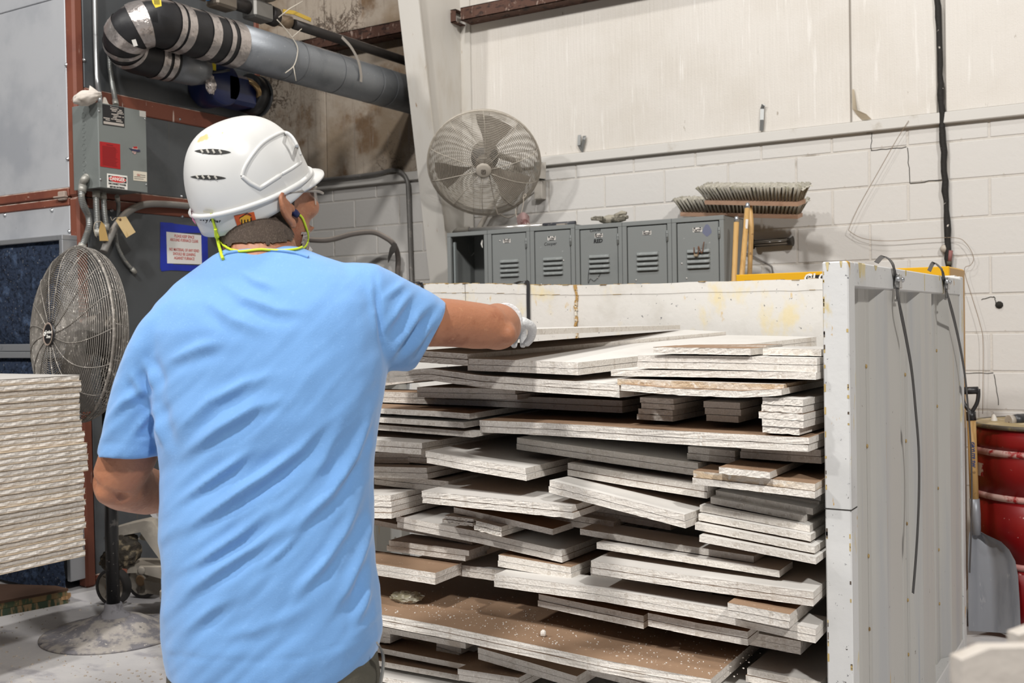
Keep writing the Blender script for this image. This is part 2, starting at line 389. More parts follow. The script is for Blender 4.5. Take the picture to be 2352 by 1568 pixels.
# joining clip between the modules
MB().bev((FX - .13, FY - .022, 1.985), (FX - .075, FY - .002, 2.03), .004).bev((FX - .155, FY - .03, 1.998), (FX - .07, FY - .002, 2.006), .002).build('module_clip', mat('dusty_clip', '9b8b80', .8), F)
scr = MB(); scr.lathe([(.011, 0), (.011, .003), (.006, .006), (.006, .009), (0, .010)], (0, 0, 0), (0, -1, 0), 8)
s0 = None
for px, py in ((153, 149), (156, 365), (12, 494), (120, 483), (160, 531)):
    q = PY(px, py, FY + .004)
    if s0 is None: o = s0 = scr.build('screw', zinc, F, local=True)
    else: o = copy_child(s0, F)
    o.location = q - ROOTM[F.name].translation
scr2 = MB().lathe([(.011, 0), (.011, .003), (.006, .006), (.006, .009), (0, .010)], (0, 0, 0), (1, 0, 0), 8); s1 = None
for px, py in ((193, 138), (591, 226), (412, 274), (417, 451), (256, 483), (418, 497)):
    q = PX(px, py, FX - .004)
    if s1 is None: o = s1 = scr2.build('screw', zinc, F, local=True)
    else: o = copy_child(s1, F)
    o.location = q - ROOTM[F.name].translation
# air filters in an aluminium frame on the front
alu = mat('filter_frame_aluminium', 'aeb0b4', .4, .7, layers=[('noise', 12, .6, .72, '8f9298')])
med = mat('filter_fleece', '2b3445', 1.0, layers=[('noise', 40, .5, .6, '1c222e'), ('noise', 16, .55, .66, '3d4a60'), ('noise', 95, .63, .69, '85827f', (1, 1, 1), 9)], bump=[(60, .9)], spec=.1)
xr = FX - .012
fy0 = FY - .085
fm = MB()
def frame_bar(a, b): fm.bev(a, b, .003)
frame_bar((FX - 3, fy0, 1.775), (xr, FY + .004, 1.80)); frame_bar((xr - .028, fy0, .05), (xr, FY + .004, 1.775))
frame_bar((FX - 3, fy0, 1.215), (xr - .028, fy0 + .02, 1.252)); frame_bar((FX - 3, fy0 - .004, 1.180), (xr - .028, fy0 + .02, 1.212)); frame_bar((FX - .70, fy0, .05), (FX - .67, fy0 + .02, 1.775))
fm.build('filter_frame', alu, F)
def fleece(x0, x1, z0, z1, nm):
    rows = []
    for i in range(25):
        r_ = []
        for j in range(25):
            x = x0 + (x1 - x0) * j / 24; z = z0 + (z1 - z0) * i / 24
            e = min(i, 24 - i, j, 24 - j) / 3.0
            r_.append((x, fy0 + .03 - .02 * min(1, e) + .008 * mnoise.noise((x * 9, z * 9, 1)), z))
        rows.append(r_)
    MB().grid(rows).build(nm, med, F)
fleece(FX - .67, xr - .028, 1.252, 1.775, 'filter_media'); fleece(FX - .67, xr - .028, .72, 1.18, 'filter_media')
# torn lower fleece sagging out of its frame by the corner
rows = []
for i in range(30):
    z = .03 + (.86 - .03) * i / 29; r_ = []
    for j in range(14):
        t = j / 13
        x = FX - .75 + .765 * t + (.012 if t > .9 else 0)
        r_.append((x, fy0 - .04 - .05 * math.sin(t * 2.6) * (1 - i / 32) + .012 * mnoise.noise((x * 14, z * 14, 4)), z))
    rows.append(r_)
MB().grid(rows).build('loose_filter_media', med, F)
# ------------------------------------------------ control box
cbm = mat('control_box_grey', '747977', .45, .1, layers=[('noise', 5, .5, .75, '6c716f'), ('noise', 40, .7, .75, '8d908e')], bump=[(70, .03)])
CB0, CB1, CBY0, CBY1, CBZ0, CBZ1 = -4.641, -4.5005, 3.46, 3.752, 2.025, 2.446
CB = thing('control_box', 'grey steel control box with knockouts and danger sign on the furnace side', 'electrical box', ((CB0 + CB1) / 2, (CBY0 + CBY1) / 2, CBZ0))
b = MB(); b.bev((FX + .003, CBY0 + .004, CBZ0 + .004), (CB1 - .006, CBY1 - .004, CBZ1 - .004), .003); b.build('body', cbm, CB)
MB().bev((CB0 - .06, CBY0, CBZ0), (CB1 - .004, CBY0 + .004, CBZ1), .0015).build('side_plate', cbm, CB)
MB().bev((CB1 - .005, CBY0, CBZ0), (CB1, CBY1, CBZ1), .002).build('cover', cbm, CB)
kt = None
for py, r_ in ((264, .0135), (283, .011), (300, .0135), (318, .011), (338, .017), (359, .011), (376, .0135), (394, .011)):
    q = PY(192.5 + (py - 264) * .012, py, CBY0)
    k_ = MB(); k_.tube([q + V((math.cos(a) * r_, -.0005, math.sin(a) * r_)) for a in [i * 2 * math.pi / 18 for i in range(18)]], .0012, 5, closed=True)
    k_.build('knockout', cbm, CB)
def plate(px, mt, parent, name, dx=.0012, X=None, label=None):
    X = CB1 if X is None else X
    pts = [PX(a, b_, X + .0004) for a, b_ in px]
    return MB().prism(pts, (dx, 0, 0)).build(name, mt, parent, label)
blackp = mat('black_print', '17171a', .5); whitep = mat('white_print', 'e4e2dc', .55); redpr = mat('red_label', 'a01418', .6); silv = mat('silver_plate', 'b6afa8', .4, .3)
redln = mat('dark_red_print', '6d0a10', .6)
npl = plate([(235, 239), (285, 247), (286, 293), (236, 286)], blackp, CB, 'rating_plate')
rng = random.Random(5)
def on_plate(c4, u, v_):
    a = V(c4[0]).lerp(V(c4[1]), u); b_ = V(c4[3]).lerp(V(c4[2]), u); return a.lerp(b_, v_)
c4 = [PX(a, b_, CB1 + .0018) for a, b_ in ((236, 240), (284.5, 248), (285.5, 292), (237, 285))]
nb = MB()
for i in range(8):
    v0 = .13 + i * .085; u = .02 + .10 * (i % 3)
    while u < .95:
        l_ = rng.uniform(.12, .34); e = min(.98, u + l_)
        if rng.random() < .74: nb.prism([on_plate(c4, u, v0), on_plate(c4, e, v0), on_plate(c4, e, v0 + .05), on_plate(c4, u, v0 + .05)], (.0004, 0, 0))
        u = e + rng.uniform(.02, .09)
nb.prism([on_plate(c4, .02, .84), on_plate(c4, .98, .84), on_plate(c4, .98, .97), on_plate(c4, .02, .97)], (.0004, 0, 0))
nb.build('plate_print', silv, CB)
c4m = on_plate(c4, .55, .06)
DU, DR = V((0, 0, 1)), V((0, 1, 0))
text('Powrmatic', .0115, c4m, DR, DU, silv, CB)
plate([(229, 324.5), (275.5, 331), (276.5, 388.5), (230, 382)], redpr, CB, 'red_notice')
rl = MB(); c4 = [PX(a, b_, CB1 + .0018) for a, b_ in ((229, 324.5), (275.5, 331), (276.5, 388.5), (230, 382))]
for i in range(22):
    v0 = .16 + i * .036; rl.prism([on_plate(c4, .12, v0), on_plate(c4, rng.uniform(.7, .93), v0), on_plate(c4, .8, v0 + .012), on_plate(c4, .12, v0 + .012)], (.0003, 0, 0))
rl.prism([on_plate(c4, .33, .08), on_plate(c4, .65, .08), on_plate(c4, .65, .11), on_plate(c4, .33, .11)], (.0003, 0, 0))
rl.build('notice_print', redln, CB)
plate([(245.5, 398), (292, 404), (292.5, 436), (246, 430.5)], whitep, CB, 'danger_sign')
plate([(248.5, 402), (290, 407.5), (290.3, 421.5), (249, 416.5)], blackp, CB, 'danger_field', .0016)
ov = [PX(269.5 + 20 * math.cos(a), 411.8 + 20 * math.cos(a) * .13 + 7.4 * math.sin(a), CB1 + .0022) for a in [i * 2 * math.pi / 28 for i in range(28)]]
MB().prism(ov, (.0004, 0, 0)).build('danger_oval', mat('danger_red', 'c81e1e', .5), CB)
ovr = MB().tube([q + V((.0006, 0, 0)) for q in ov], .0006, 4, closed=True).build('oval_ring', whitep, CB)
text('DANGER', .0245, PX(269.5, 411.8, CB1 + .0028), DR, DU, whitep, CB, bold=.0006, squeeze=.9)
text('DISCONNECT POWER', .0125, PX(269.5, 423.3, CB1 + .0022), DR, DU, blackp, CB, bold=.0003, squeeze=.84)
text('BEFORE ENTERING', .0125, PX(269.5, 430.3, CB1 + .0022), DR, DU, blackp, CB, bold=.0003, squeeze=.84)
plate([(320, 253.5), (334.5, 256), (334.8, 270), (320.5, 267)], mat('sticker_white', 'b9b6b0', .6), CB, 'small_sticker')
plate([(306, 392), (337, 395.5), (337, 417), (306.3, 414)], mat('sticker_cream', 'd3cbbb', .6), CB, 'service_sticker')
text('GN', .016, PX(318, 402, CB1 + .0022), DR, DU, mat('sticker_red', 'a8503e', .6), CB, squeeze=.8)
for i, (a, e) in enumerate(((322, 334), (308, 334), (308, 330))):
    MB().prism([PX(a, 401 + i * 4.2, CB1 + .002), PX(e, 402.5 + i * 4.2, CB1 + .002), PX(e, 403.3 + i * 4.2, CB1 + .002), PX(a, 401.9 + i * 4.2, CB1 + .002)], (.0004, 0, 0)).build('sticker_print', blackp, CB)
# round emblem sticker: navy band over a red top and striped shield
navy = mat('sticker_navy', '2a2d4a', .5)
plate([(303, 342), (307, 337), (315, 336), (316, 342), (312, 353), (308, 354), (304, 350)], mat('sticker_pink', 'c9a79c', .5), CB, 'emblem_sticker', .0014)
plate([(296, 340), (302, 341.5), (321, 344), (322, 348), (317, 349), (303, 346.5)], navy, CB, 'emblem_band', .0022)
plate([(306, 337), (314.5, 336.2), (315, 341), (306, 340.5)], redpr, CB, 'emblem_top', .002)
for px in (305.5, 308.5, 311.5): plate([(px, 348), (px + 1.2, 348), (px + 1, 352.5), (px + .3, 352.5)], navy, CB, 'emblem_stripe', .002)
for px, py in ((227.5, 255), (231, 412), (333, 273), (336, 424)):
    MB().lathe([(.006, 0), (.006, .002), (.003, .004), (0, .0045)], PX(px, py, CB1), (1, 0, 0), 8).build('screw', zinc, CB)
# ------------------------------------------------ conduits
flex = mat('flex_conduit_steel', '8f918f', .4, .6, layers=[('noise', 30, .55, .7, 'b4b0a8'), ('noise', 12, .6, .7, '75746f')])
fit = mat('cast_fitting', 'a3a19a', .5, .4, layers=[('noise', 30, .6, .7, 'c0bcb2')])
def corrugated(path, r, pitch=.0085, amp=.0016, n=10, seg=10):
    pts = catmull(path, n); L_ = 0; cum = [0.0]
    for a, b_ in zip(pts, pts[1:]): L_ += (b_ - a).length; cum.append(L_)
    m_ = int(L_ / (pitch / 3)); out = []; rs = []; j = 0
    for i in range(m_ + 1):
        d = L_ * i / m_
        while j < len(cum) - 2 and cum[j + 1] < d: j += 1
        t = (d - cum[j]) / max(1e-9, cum[j + 1] - cum[j]); out.append(pts[j].lerp(pts[j + 1], min(1, t))); rs.append(r + (amp, -amp * .2, -amp)[i % 3])
    return out, rs
def conduit(name, label, pix, X, r, cat='conduit', group='flexible conduits at the control box', Xs=None, ends=True):
    path = [PX(a, b_, (Xs[i] if Xs else X)) for i, (a, b_) in enumerate(pix)]
    t_ = thing(name, label, cat, path[-1], group=group)
    pts, rs = corrugated(path, r)
    MB().tube(pts, rs, 10).build('sleeve', flex, t_)
    if ends:
        for a, b_ in ((path[0], path[1]), (path[-1], path[-2])):
            d = (b_ - a).normalized(); MB().tube([a - d * .004, a + d * .03], r * 1.25, 10).build('connector', fit, t_)
    return t_
conduit('flexible_conduit', 'ribbed steel conduit bending down from the elbow at the box corner', [(190, 428), (187, 450), (192, 472), (203, 495), (205, 520), (196, 548), (185, 572)], -4.62, .0165, Xs=[-4.60, -4.60, -4.61, -4.63, -4.63, -4.66, -4.68])
e = MB(); e.tube(catmull([PY(199, 410, CBY0 - .002), PY(194, 411, CBY0 - .03), PX(190, 420, -4.60), PX(190, 430, -4.60)], 6), .018, 10); e.lathe([(.025, 0), (.025, .008), (.018, .012)], PY(199, 410, CBY0), (0, -1, 0), 12)
e.build('elbow_fitting', fit, CB)
conduit('flexible_conduit', 'left of two straight ribbed conduits hanging under the control box', [(221, 440), (221, 462), (222, 490), (224, 520), (226, 540)], -4.6, .0155)
conduit('flexible_conduit', 'right of two straight ribbed conduits hanging under the control box', [(236, 444), (238, 465), (240, 490), (243, 515), (243, 527)], -4.6, .0145)
conduit('flexible_conduit', 'thin ribbed conduit curving behind the grey hose towards the floor fan', [(269, 452), (272, 470), (271, 495), (268, 520), (266, 540), (272, 570), (288, 600), (310, 625)], -4.62, .010, Xs=[-4.6, -4.64, -4.67, -4.688, -4.69, -4.69, -4.69, -4.69])
conduit('flexible_conduit', 'ribbed conduit rising from the top of the control box behind the duct elbow', [(266, 240), (262, 215), (256, 180), (252, 150), (251, 120), (252, 80)], -4.69, .0122, Xs=[-4.6, -4.64, -4.68, -4.69, -4.69, -4.69])
liq = mat('grey_hose', '76736f', .6, layers=[('up', 30, .6, 1.0, '9d958c')], bump=[(60, .1)])
hose = MB(); hp = catmull([PX(a, b_, x_) for a, b_, x_ in ((238, 578, -4.6), (250, 550, -4.6), (266, 520, -4.62), (290, 490, -4.64), (320, 473, -4.66), (355, 468, -4.66), (420, 472, -4.67), (470, 480, -4.67), (560, 500, -4.67))], 8)
hose.tube(hp, .019, 12); o = hose.build('grey_hose', liq, origin=hp[0]); tag(o, 'thick smooth grey hose arching along the lower red rail of the furnace', 'hose')
rigid = mat('emt_conduit', '9a9c9d', .35, .8, layers=[('noise', 30, .6, .7, '7f8081')])
rp = MB(); rp.tube(catmull([PX(a, b_, x_) for a, b_, x_ in ((217, -60, -4.66), (219, 60, -4.66), (221, 130, -4.66), (224, 190, -4.64), (229, 220, -4.57), (230, 245, -4.57))], 6), .0125, 12)
o = rp.build('straight_conduit', rigid); tag(o, 'smooth steel conduit dropping into the top of the control box', 'conduit')
# rag bag tied over the conduit
ragm = mat('rag_cloth', 'c9c1b8', .85, layers=[('noise', 8, .5, .7, 'b5aca1')], bump=[(12, .6)])
bm = bmesh.new(); bmesh.ops.create_icosphere(bm, subdivisions=4, radius=1)
rc = PX(201, 224, -4.52)
ax = cw(.98, .1, .22).normalized(); uu = V((0, 0, 1)) - ax * ax.z; uu.normalize(); ww = ax.cross(uu)
mb = MB(); vs_ = []
for v in bm.verts:
    p_ = v.co.copy(); k = 1 + .16 * mnoise.noise(p_ * 2.3) + .05 * mnoise.noise(p_ * 7)
    tp = 1 - .35 * max(0, p_.x); vs_.append(rc + ax * (p_.x * .068 * k) + uu * (p_.z * .036 * k * tp + .004 * p_.x) + ww * (p_.y * .05 * k * tp))
mb.add(vs_, [[v.index for v in f.verts] for f in bm.faces], True); bm.free()
t_ = thing('rag_bundle', 'crumpled whitish rag tied around the conduit above the control box', 'rag', rc - V((0, 0, .04)))
mb.build('bundle', ragm, t_)
MB().grid([[PX(a, b_, -4.52 + d) for a, b_, d in r_] for r_ in ([(206, 196, 0), (212, 200, .01), (219, 205, .0)], [(204, 208, .01), (215, 210, .03), (228, 212, .01)], [(206, 222, .02), (220, 220, .04), (233, 216, .02)], [(215, 228, .02), (228, 224, .03), (231, 226, .02)])]).build('loose_tail', ragm, t_)
MB().grid([[PX(a, b_, -4.56) for a, b_ in r_] for r_ in ([(238, 223), (243, 224)], [(236, 233), (248, 236)], [(235, 238), (251, 240)])]).build('loose_tail', ragm, t_)
# paper tags
tagm = mat('manila_tag', 'd3b98a', .8, layers=[('noise', 14, .6, .7, 'c2a573')])
tg = thing('paper_tag', 'manila tag with a hole hanging on the grey hose', 'tag', PX(292, 525, -4.55), group='paper tags on the furnace conduits')
MB().prism([PX(a, b_, -4.56) for a, b_ in ((266, 507), (270, 499), (289, 497), (311, 533), (290, 546))], (.0015, 0, 0)).build('card', tagm, tg)
MB().lathe([(.007, 0), (.007, .001), (.003, .0012)], PX(276, 504, -4.558), (1, 0, 0), 10).build('eyelet', mat('tag_eyelet', '6b4a2e', .8), tg)
MB().tube(catmull([PX(a, b_, -4.555) for a, b_ in ((276, 504), (266, 500), (258, 506), (254, 498))], 5), .0012, 5).build('string', mat('string', 'b8ad9c', .9), tg)
tg = thing('paper_tag', 'folded manila tag hanging beside the straight ribbed conduits', 'tag', PX(238, 530, -4.57), group='paper tags on the furnace conduits')
MB().prism([PX(a, b_, -4.575) for a, b_ in ((229, 553), (227, 530), (232, 508), (240, 516), (249, 553))], (.0015, 0, 0)).build('card', mat('manila_tag_dark', 'b9995f', .8), tg)
MB().tube(catmull([PX(a, b_, -4.57) for a, b_ in ((232, 508), (218, 512), (216, 530), (222, 545))], 5), .0015, 5).build('string', mat('string', 'b8ad9c', .9), tg)
# notice on blue tape
nt_ = thing('furnace_notice', 'white notice with red print framed in blue tape on the furnace side', 'sign', PX(420, 620, FX))
XN = FX - .003
bt = mat('blue_tape', '1b2f9e', .55, layers=[('noise', 9, .5, .7, '16268a')])
for ti_, q in enumerate(([(368, 510), (398, 512), (398, 620), (372, 623), (368, 616)], [(372, 510), (476, 523), (478, 535), (372, 534)], [(462, 524), (476, 526), (478, 610), (462, 612)], [(370, 606), (467, 610), (466, 624), (385, 620), (370, 622)])):
    MB().prism([PX(a, b_, XN + .0003 * ti_) for a, b_ in q], (.001, 0, 0)).build('tape_strip', bt, nt_)
MB().prism([PX(a, b_, XN + .0012) for a, b_ in ((382, 532), (462, 540), (463.5, 607), (384, 604.5))], (.0008, 0, 0)).build('paper', mat('notice_paper', 'dcdad6', .7), nt_)
nred = mat('notice_red', 'b4382c', .6)
for s_, py in (('PLEASE KEEP SPACE', 543.5), ('AROUND FURNACE CLEAR', 552.5), ('NO MATERIAL OF ANY KIND', 574.5), ('SHOULD BE LEANING', 584), ('AGAINST FURNACE', 593.5)):
    text(s_, .0235, PX(423.5, py, XN + .0022), DR, V((0, .03, 1)), nred, nt_, squeeze=.70, bold=.0002)
# ------------------------------------------------ air duct with taped elbow
ductm = mat('duct_galvanised', '878b90', .45, .6, layers=[('noise', 5, .5, .7, '777b80'), ('up', 14, 1.0, 1.25, 'a89f98'), ('noise', 60, .62, .7, '9ea1a4')], bump=[(120, .05)])
foil = mat('foil_tape', 'bcb5b2', .3, .75, layers=[('noise', 25, .55, .7, '9a9492'), ('up', 18, 1.1, 1.3, 'b0a69e')], bump=[(28, .7), (9, .5)])
blkw = mat('black_wrap', '1c1c1f', .5, layers=[('noise', 7, .6, .75, '2c2c30'), ('up', 9, .95, 1.25, '9b918a')], bump=[(14, .25)])
RD = .123
DXu, DZu = -4.36, 2.874; DXl, DZl = -4.553, 2.748; RL = .102
D = thing('air_duct', 'large grey air duct with black wrapped and foil taped elbow above the control box', 'duct', (-4.45, 4.6, 2.6))
axis = [V((DXu, WY - .05, DZu)), V((DXu, 4.22, DZu))]
MB().tube([axis[0], V((DXu, 5.3, DZu)), V((DXu, 4.9, DZu)), V((DXu, 4.2, DZu))], RD, 40).build('straight_pipe', ductm, D)
for yy in (4.62, 4.72, 5.05, 5.42, 5.56):
    MB().tube([V((DXu, yy + .006, DZu)), V((DXu, yy - .006, DZu))], RD + .0022, 40, cap=False).build('pipe_seam', ductm, D)
# u-bend centre line
yc = 3.76; mid = V(((DXu + DXl) / 2, yc, (DZu + DZl) / 2)); half = V((DXu - DXl, 0, DZu - DZl)) / 2
rb = half.length
line = [V((DXu, 4.25 - .45 * i / 8, DZu)) for i in range(8)] + [mid + half * math.cos(a) + V((0, -1.25 * rb, 0)) * math.sin(a) for a in [math.pi * i / 20 for i in range(21)]] + [V((DXl, yc + .2 * i / 4, DZl)) for i in range(1, 5)]
cum = [0]
for a, b_ in zip(line, line[1:]): cum.append(cum[-1] + (b_ - a).length)
def seg_pts(s0, s1):
    out = []
    n = max(2, int((s1 - s0) * 60))
    for i in range(n + 1):
        d = s0 + (s1 - s0) * i / n; j = max(k for k in range(len(cum)) if cum[k] <= d + 1e-9); j = min(j, len(cum) - 2)
        out.append(line[j].lerp(line[j + 1], (d - cum[j]) / (cum[j + 1] - cum[j])))
    return out
T_ = cum[-1]
def rad_at(s): return RD + (RL - RD) * min(1, max(0, (s - .45) / .35))
MB().tube(line, [rad_at(c) + .001 for c in cum], 36).build('elbow_wrap', blkw, D)
edges = [(0, .075), (.105, .135), (.205, .265), (.375, .425), (.44, .475), (.585, .64), (.675, .72), (.75, .775), (.80, .83), (T_ - .12, T_ - .075), (T_ - .055, T_ - .02)]
rng = random.Random(4)
for s0_, s1_ in edges:
    pts = seg_pts(max(0, s0_), min(T_, s1_)); t_ = MB(); vs_ = MB(); mid_s = (s0_ + s1_) / 2; vs_.tube(pts, rad_at(mid_s) + .0045, 44, cap=False)
    for v in vs_.v:
        k = mnoise.noise(v * 35) * .0022; c_ = min(pts, key=lambda q: (q - v).length); v += (v - c_).normalized() * k
    vs_.build('foil_band', foil, D)
MB().prism([PX(302, 92, DXu + .114), PX(311, 90, DXu + .114), PX(316, 105, DXu + .114), PX(307, 107, DXu + .114)], (.002, 0, 0)).build('barcode_label', mat('sticker_white2', 'd5d3cf', .5), D)
MB().tube([V((DXl, yc + .19, DZl)), V((DXl, 4.12, DZl + .003)), V((DXl, 4.19, DZl + .006))], [RL - .003, RL - .004, RL - .02], 36).build('inlet_pipe', ductm, D)
# burner
blue = mat('burner_blue', '101f4c', .35, layers=[('noise', 8, .6, .75, '162857')])
B = thing('burner', 'dark blue burner housing with black flange under the air duct', 'burner', (-4.6, 4.42, 2.55))
bc = V((-4.606, 4.325, 2.70))
MB().lathe([(.0, -.09), (.115, -.09), (.125, -.08), (.125, .075), (.115, .085), (0, .085)], bc, (1, 0, 0), 32).build('fan_housing', blue, B)
MB().bev(bc + V((-.09, .02, -.10)), bc + V((.085, .26, .07)), .02).build('housing_body', blue, B)
MB().tube([bc + V((.0, .25, .0)), bc + V((0, .33, -.01))], .115, 28).build('motor', mat('black_motor', '151517', .45), B)
MB().tube([bc + V((.0, .33, -.01)), bc + V((0, .345, -.01))], .122, 28).build('motor_flange', mat('dark_flange', '45474a', .5, .5), B)
MB().prism([bc + V((.0852, -.10, .11)), bc + V((.0852, -.065, .108)), bc + V((.0852, -.065, .055)), bc + V((.0852, -.10, .057))], (.001, 0, 0)).build('warning_label', mat('yellow_label', 'e3cf2a', .5), B)
MB().tube([bc + V((.09, -.13, .03)), bc + V((.10, -.02, .06)), bc + V((.10, .02, .075))], .008, 8).build('linkage_rod', mat('dark_flange', '45474a', .5, .5), B)
MB().tube(catmull([bc + V((.05, .19, .06)), bc + V((.10, .21, .03)), bc + V((.11, .24, -.01)), bc + V((.06, .27, -.05))], 5), .016, 10).build('brass_pipe', mat('brass', 'a3875e', .35, .7), B)
MB().box(bc + V((.04, -.16, .05)), (.06, .05, .09), Matrix.Rotation(.5, 3, 'X')).build('damper_motor', blue, B)
MB().tube(catmull([bc + V((.085, -.165, .17)), bc + V((.10, -.15, .08)), bc + V((.10, -.135, -.02))], 5), .006, 8).build('control_rod', mat('dark_flange', '45474a', .5, .5), B)
bm = bmesh.new(); bmesh.ops.create_icosphere(bm, subdivisions=3, radius=1); mb = MB()
mb.add([bc + V((.10, -.12, -.03)) + V((v.co.x * .02, v.co.y * .035, v.co.z * .05)) * (1 + .4 * mnoise.noise(v.co * 3)) for v in bm.verts], [[v.index for v in f.verts] for f in bm.faces]); bm.free()
mb.build('foil_wad', foil, B)
# gas valve train
bronze = mat('valve_bronze', '6f675d', .45, .4, layers=[('up', 20, .9, 1.2, 'a79f95')]); irn = mat('dark_iron_pipe', '2c2826', .55, .3, layers=[('up', 30, .95, 1.2, '8f867e')])
GX, GZ = -4.35, 3.10
G = thing('gas_valve_train', 'gas valve train of bronze regulators and dark pipe above the duct', 'gas valve', (GX, 4.3, 3.0))
MB().tube([(GX, 3.55, GZ), (GX, 4.02, GZ)], .034, 16).build('pipe', mat('brown_pipe', '5d4a40', .55, .2, layers=[('up', 30, .95, 1.2, '9d948a')]), G)
MB().tube([(GX, 3.98, GZ), (GX, 4.03, GZ)], .046, 6).build('union_nut', bronze, G)
MB().tube([(GX, 4.03, GZ), (GX, 4.055, GZ)], .036, 16).build('tape_wrap', mat('sky_blue_tape', '4f8fd0', .5), G)
for y0_, s_ in ((4.15, 1.0), (4.42, 1.12)):
    MB().bev((GX - .05 * s_, y0_ - .075, GZ - .055), (GX + .05 * s_, y0_ + .075, GZ + .045), .012).build('valve_body', bronze if s_ == 1 else mat('valve_grey', '75736f', .4, .5), G)
    MB().lathe([(.045, .045), (.05, .06), (.098 * s_, .075), (.10 * s_, .09), (.098 * s_, .10), (.06, .12), (.05, .30)], (GX, y0_, GZ), (0, 0, 1), 28).build('diaphragm_housing', mat('valve_grey', '75736f', .4, .5), G)
    for k in range(8):
        a = k * math.pi / 4; MB().lathe([(.007, 0), (.007, .01), (0, .012)], (GX + .088 * s_ * math.cos(a), y0_ + .088 * s_ * math.sin(a), GZ + .10), (0, 0, 1), 6).build('bolt', zinc, G)
MB().tube([(GX, 4.22, GZ), (GX, 4.36, GZ)], .036, 16).build('pipe', irn, G)
MB().tube([(GX, 4.50, GZ), (GX, 4.56, GZ - .005)], .055, 18).build('flange', irn, G)
MB().tube([(GX, 4.56, GZ - .01), (GX + .02, 4.66, GZ - .015)], .036, 16).build('ball_valve', mat('valve_tan', '8d7b66', .5, .3, layers=[('up', 20, .9, 1.2, 'ab9f90')]), G)
MB().strip([(GX + .05, 4.57, GZ + .025), (GX + .07, 4.64, GZ + .03), (GX + .09, 4.76, GZ + .012)], .022, .006, (0, 0, 1)).build('valve_handle', mat('yellow_handle', 'b99a3c', .5), G)
o = MB().tube([(-4.31, 4.668, 3.075), (-4.30, 5.2, 3.072), (-4.30, WY - .03, 3.07)], .029, 18).build('gas_pipe', irn); tag(o, 'long black gas pipe running from the valve train to the wall', 'pipe')
# yellow hang tag, perforated strap, tie wires
t_ = thing('hang_tag', 'yellow printed hang tag beside the top of the duct elbow', 'tag', PC(362, 8, 5.2))
MB().prism([PC(a, b_, 5.2) for a, b_ in ((346, -14), (368, -16), (371, 14), (357, 18), (350, 6))], cw(.001, -.002, 0)).build('card', mat('yellow_tag', 'd8c02c', .6), t_)
for i in range(5): MB().prism([PC(a, b_, 5.196) for a, b_ in ((351 + i * 3, -12), (352 + i * 3, -12), (356 + i * 2.6, 10), (355 + i * 2.6, 10))], cw(.0006, -.001, 0)).build('print', blackp, t_)
perf = mat('perforated_strap', 'a8a29b', .5, .5)
st = MB(); q = []
for a in range(-30, 200, 12):
    q.append(V((DXu + (RD + .004) * math.cos(R(a)), 5.32 - .00 * a, DZu + (RD + .004) * math.sin(R(a)))))
q2 = [V((-4.295, 5.02, 3.105)), V((-4.262, 5.03, 3.07)), V((-4.255, 5.10, 2.99))] + q[3:-6][:1] + q[:3][::-1]
o = MB().strip(catmull([PX(785, 85, -4.24), PX(806, 108, -4.236), PX(823, 140, -4.23), PX(829, 170, -4.23), PX(829, 188, -4.233)], 6), .022, .002, (0, 1, 0)).build('perforated_strap', perf); tag(o, 'perforated steel strap hanging from the gas pipe round the duct', 'strap')
o = MB().tube(catmull([PX(636, 45, -4.25), PX(655, 66, -4.24), PX(672, 88, -4.235), PX(683, 108, -4.228), PX(682, 130, -4.228), PX(674, 152, -4.232), PX(655, 168, -4.25)], 6), .003, 6).tube([PX(674, 152, -4.23), PX(680, 186, -4.225)], .0025, 6).tube([PX(671, 86, -4.233), PX(693, 66, -4.21)], .0025, 6).build('tie_wire', mat('white_wire', 'c8c0b2', .6)); tag(o, 'white plastic tie looped round the duct with loose ends', 'cable tie')
o = MB().tube([PX(640, 40, -4.25), PX(665, 20, -4.22), PX(695, 3, -4.2)], .003, 6).build('tie_wire', MATS['white_wire']); tag(o, 'short white plastic tie sticking up from the gas valve handle', 'cable tie')
UZ = V((0, 0, 1))
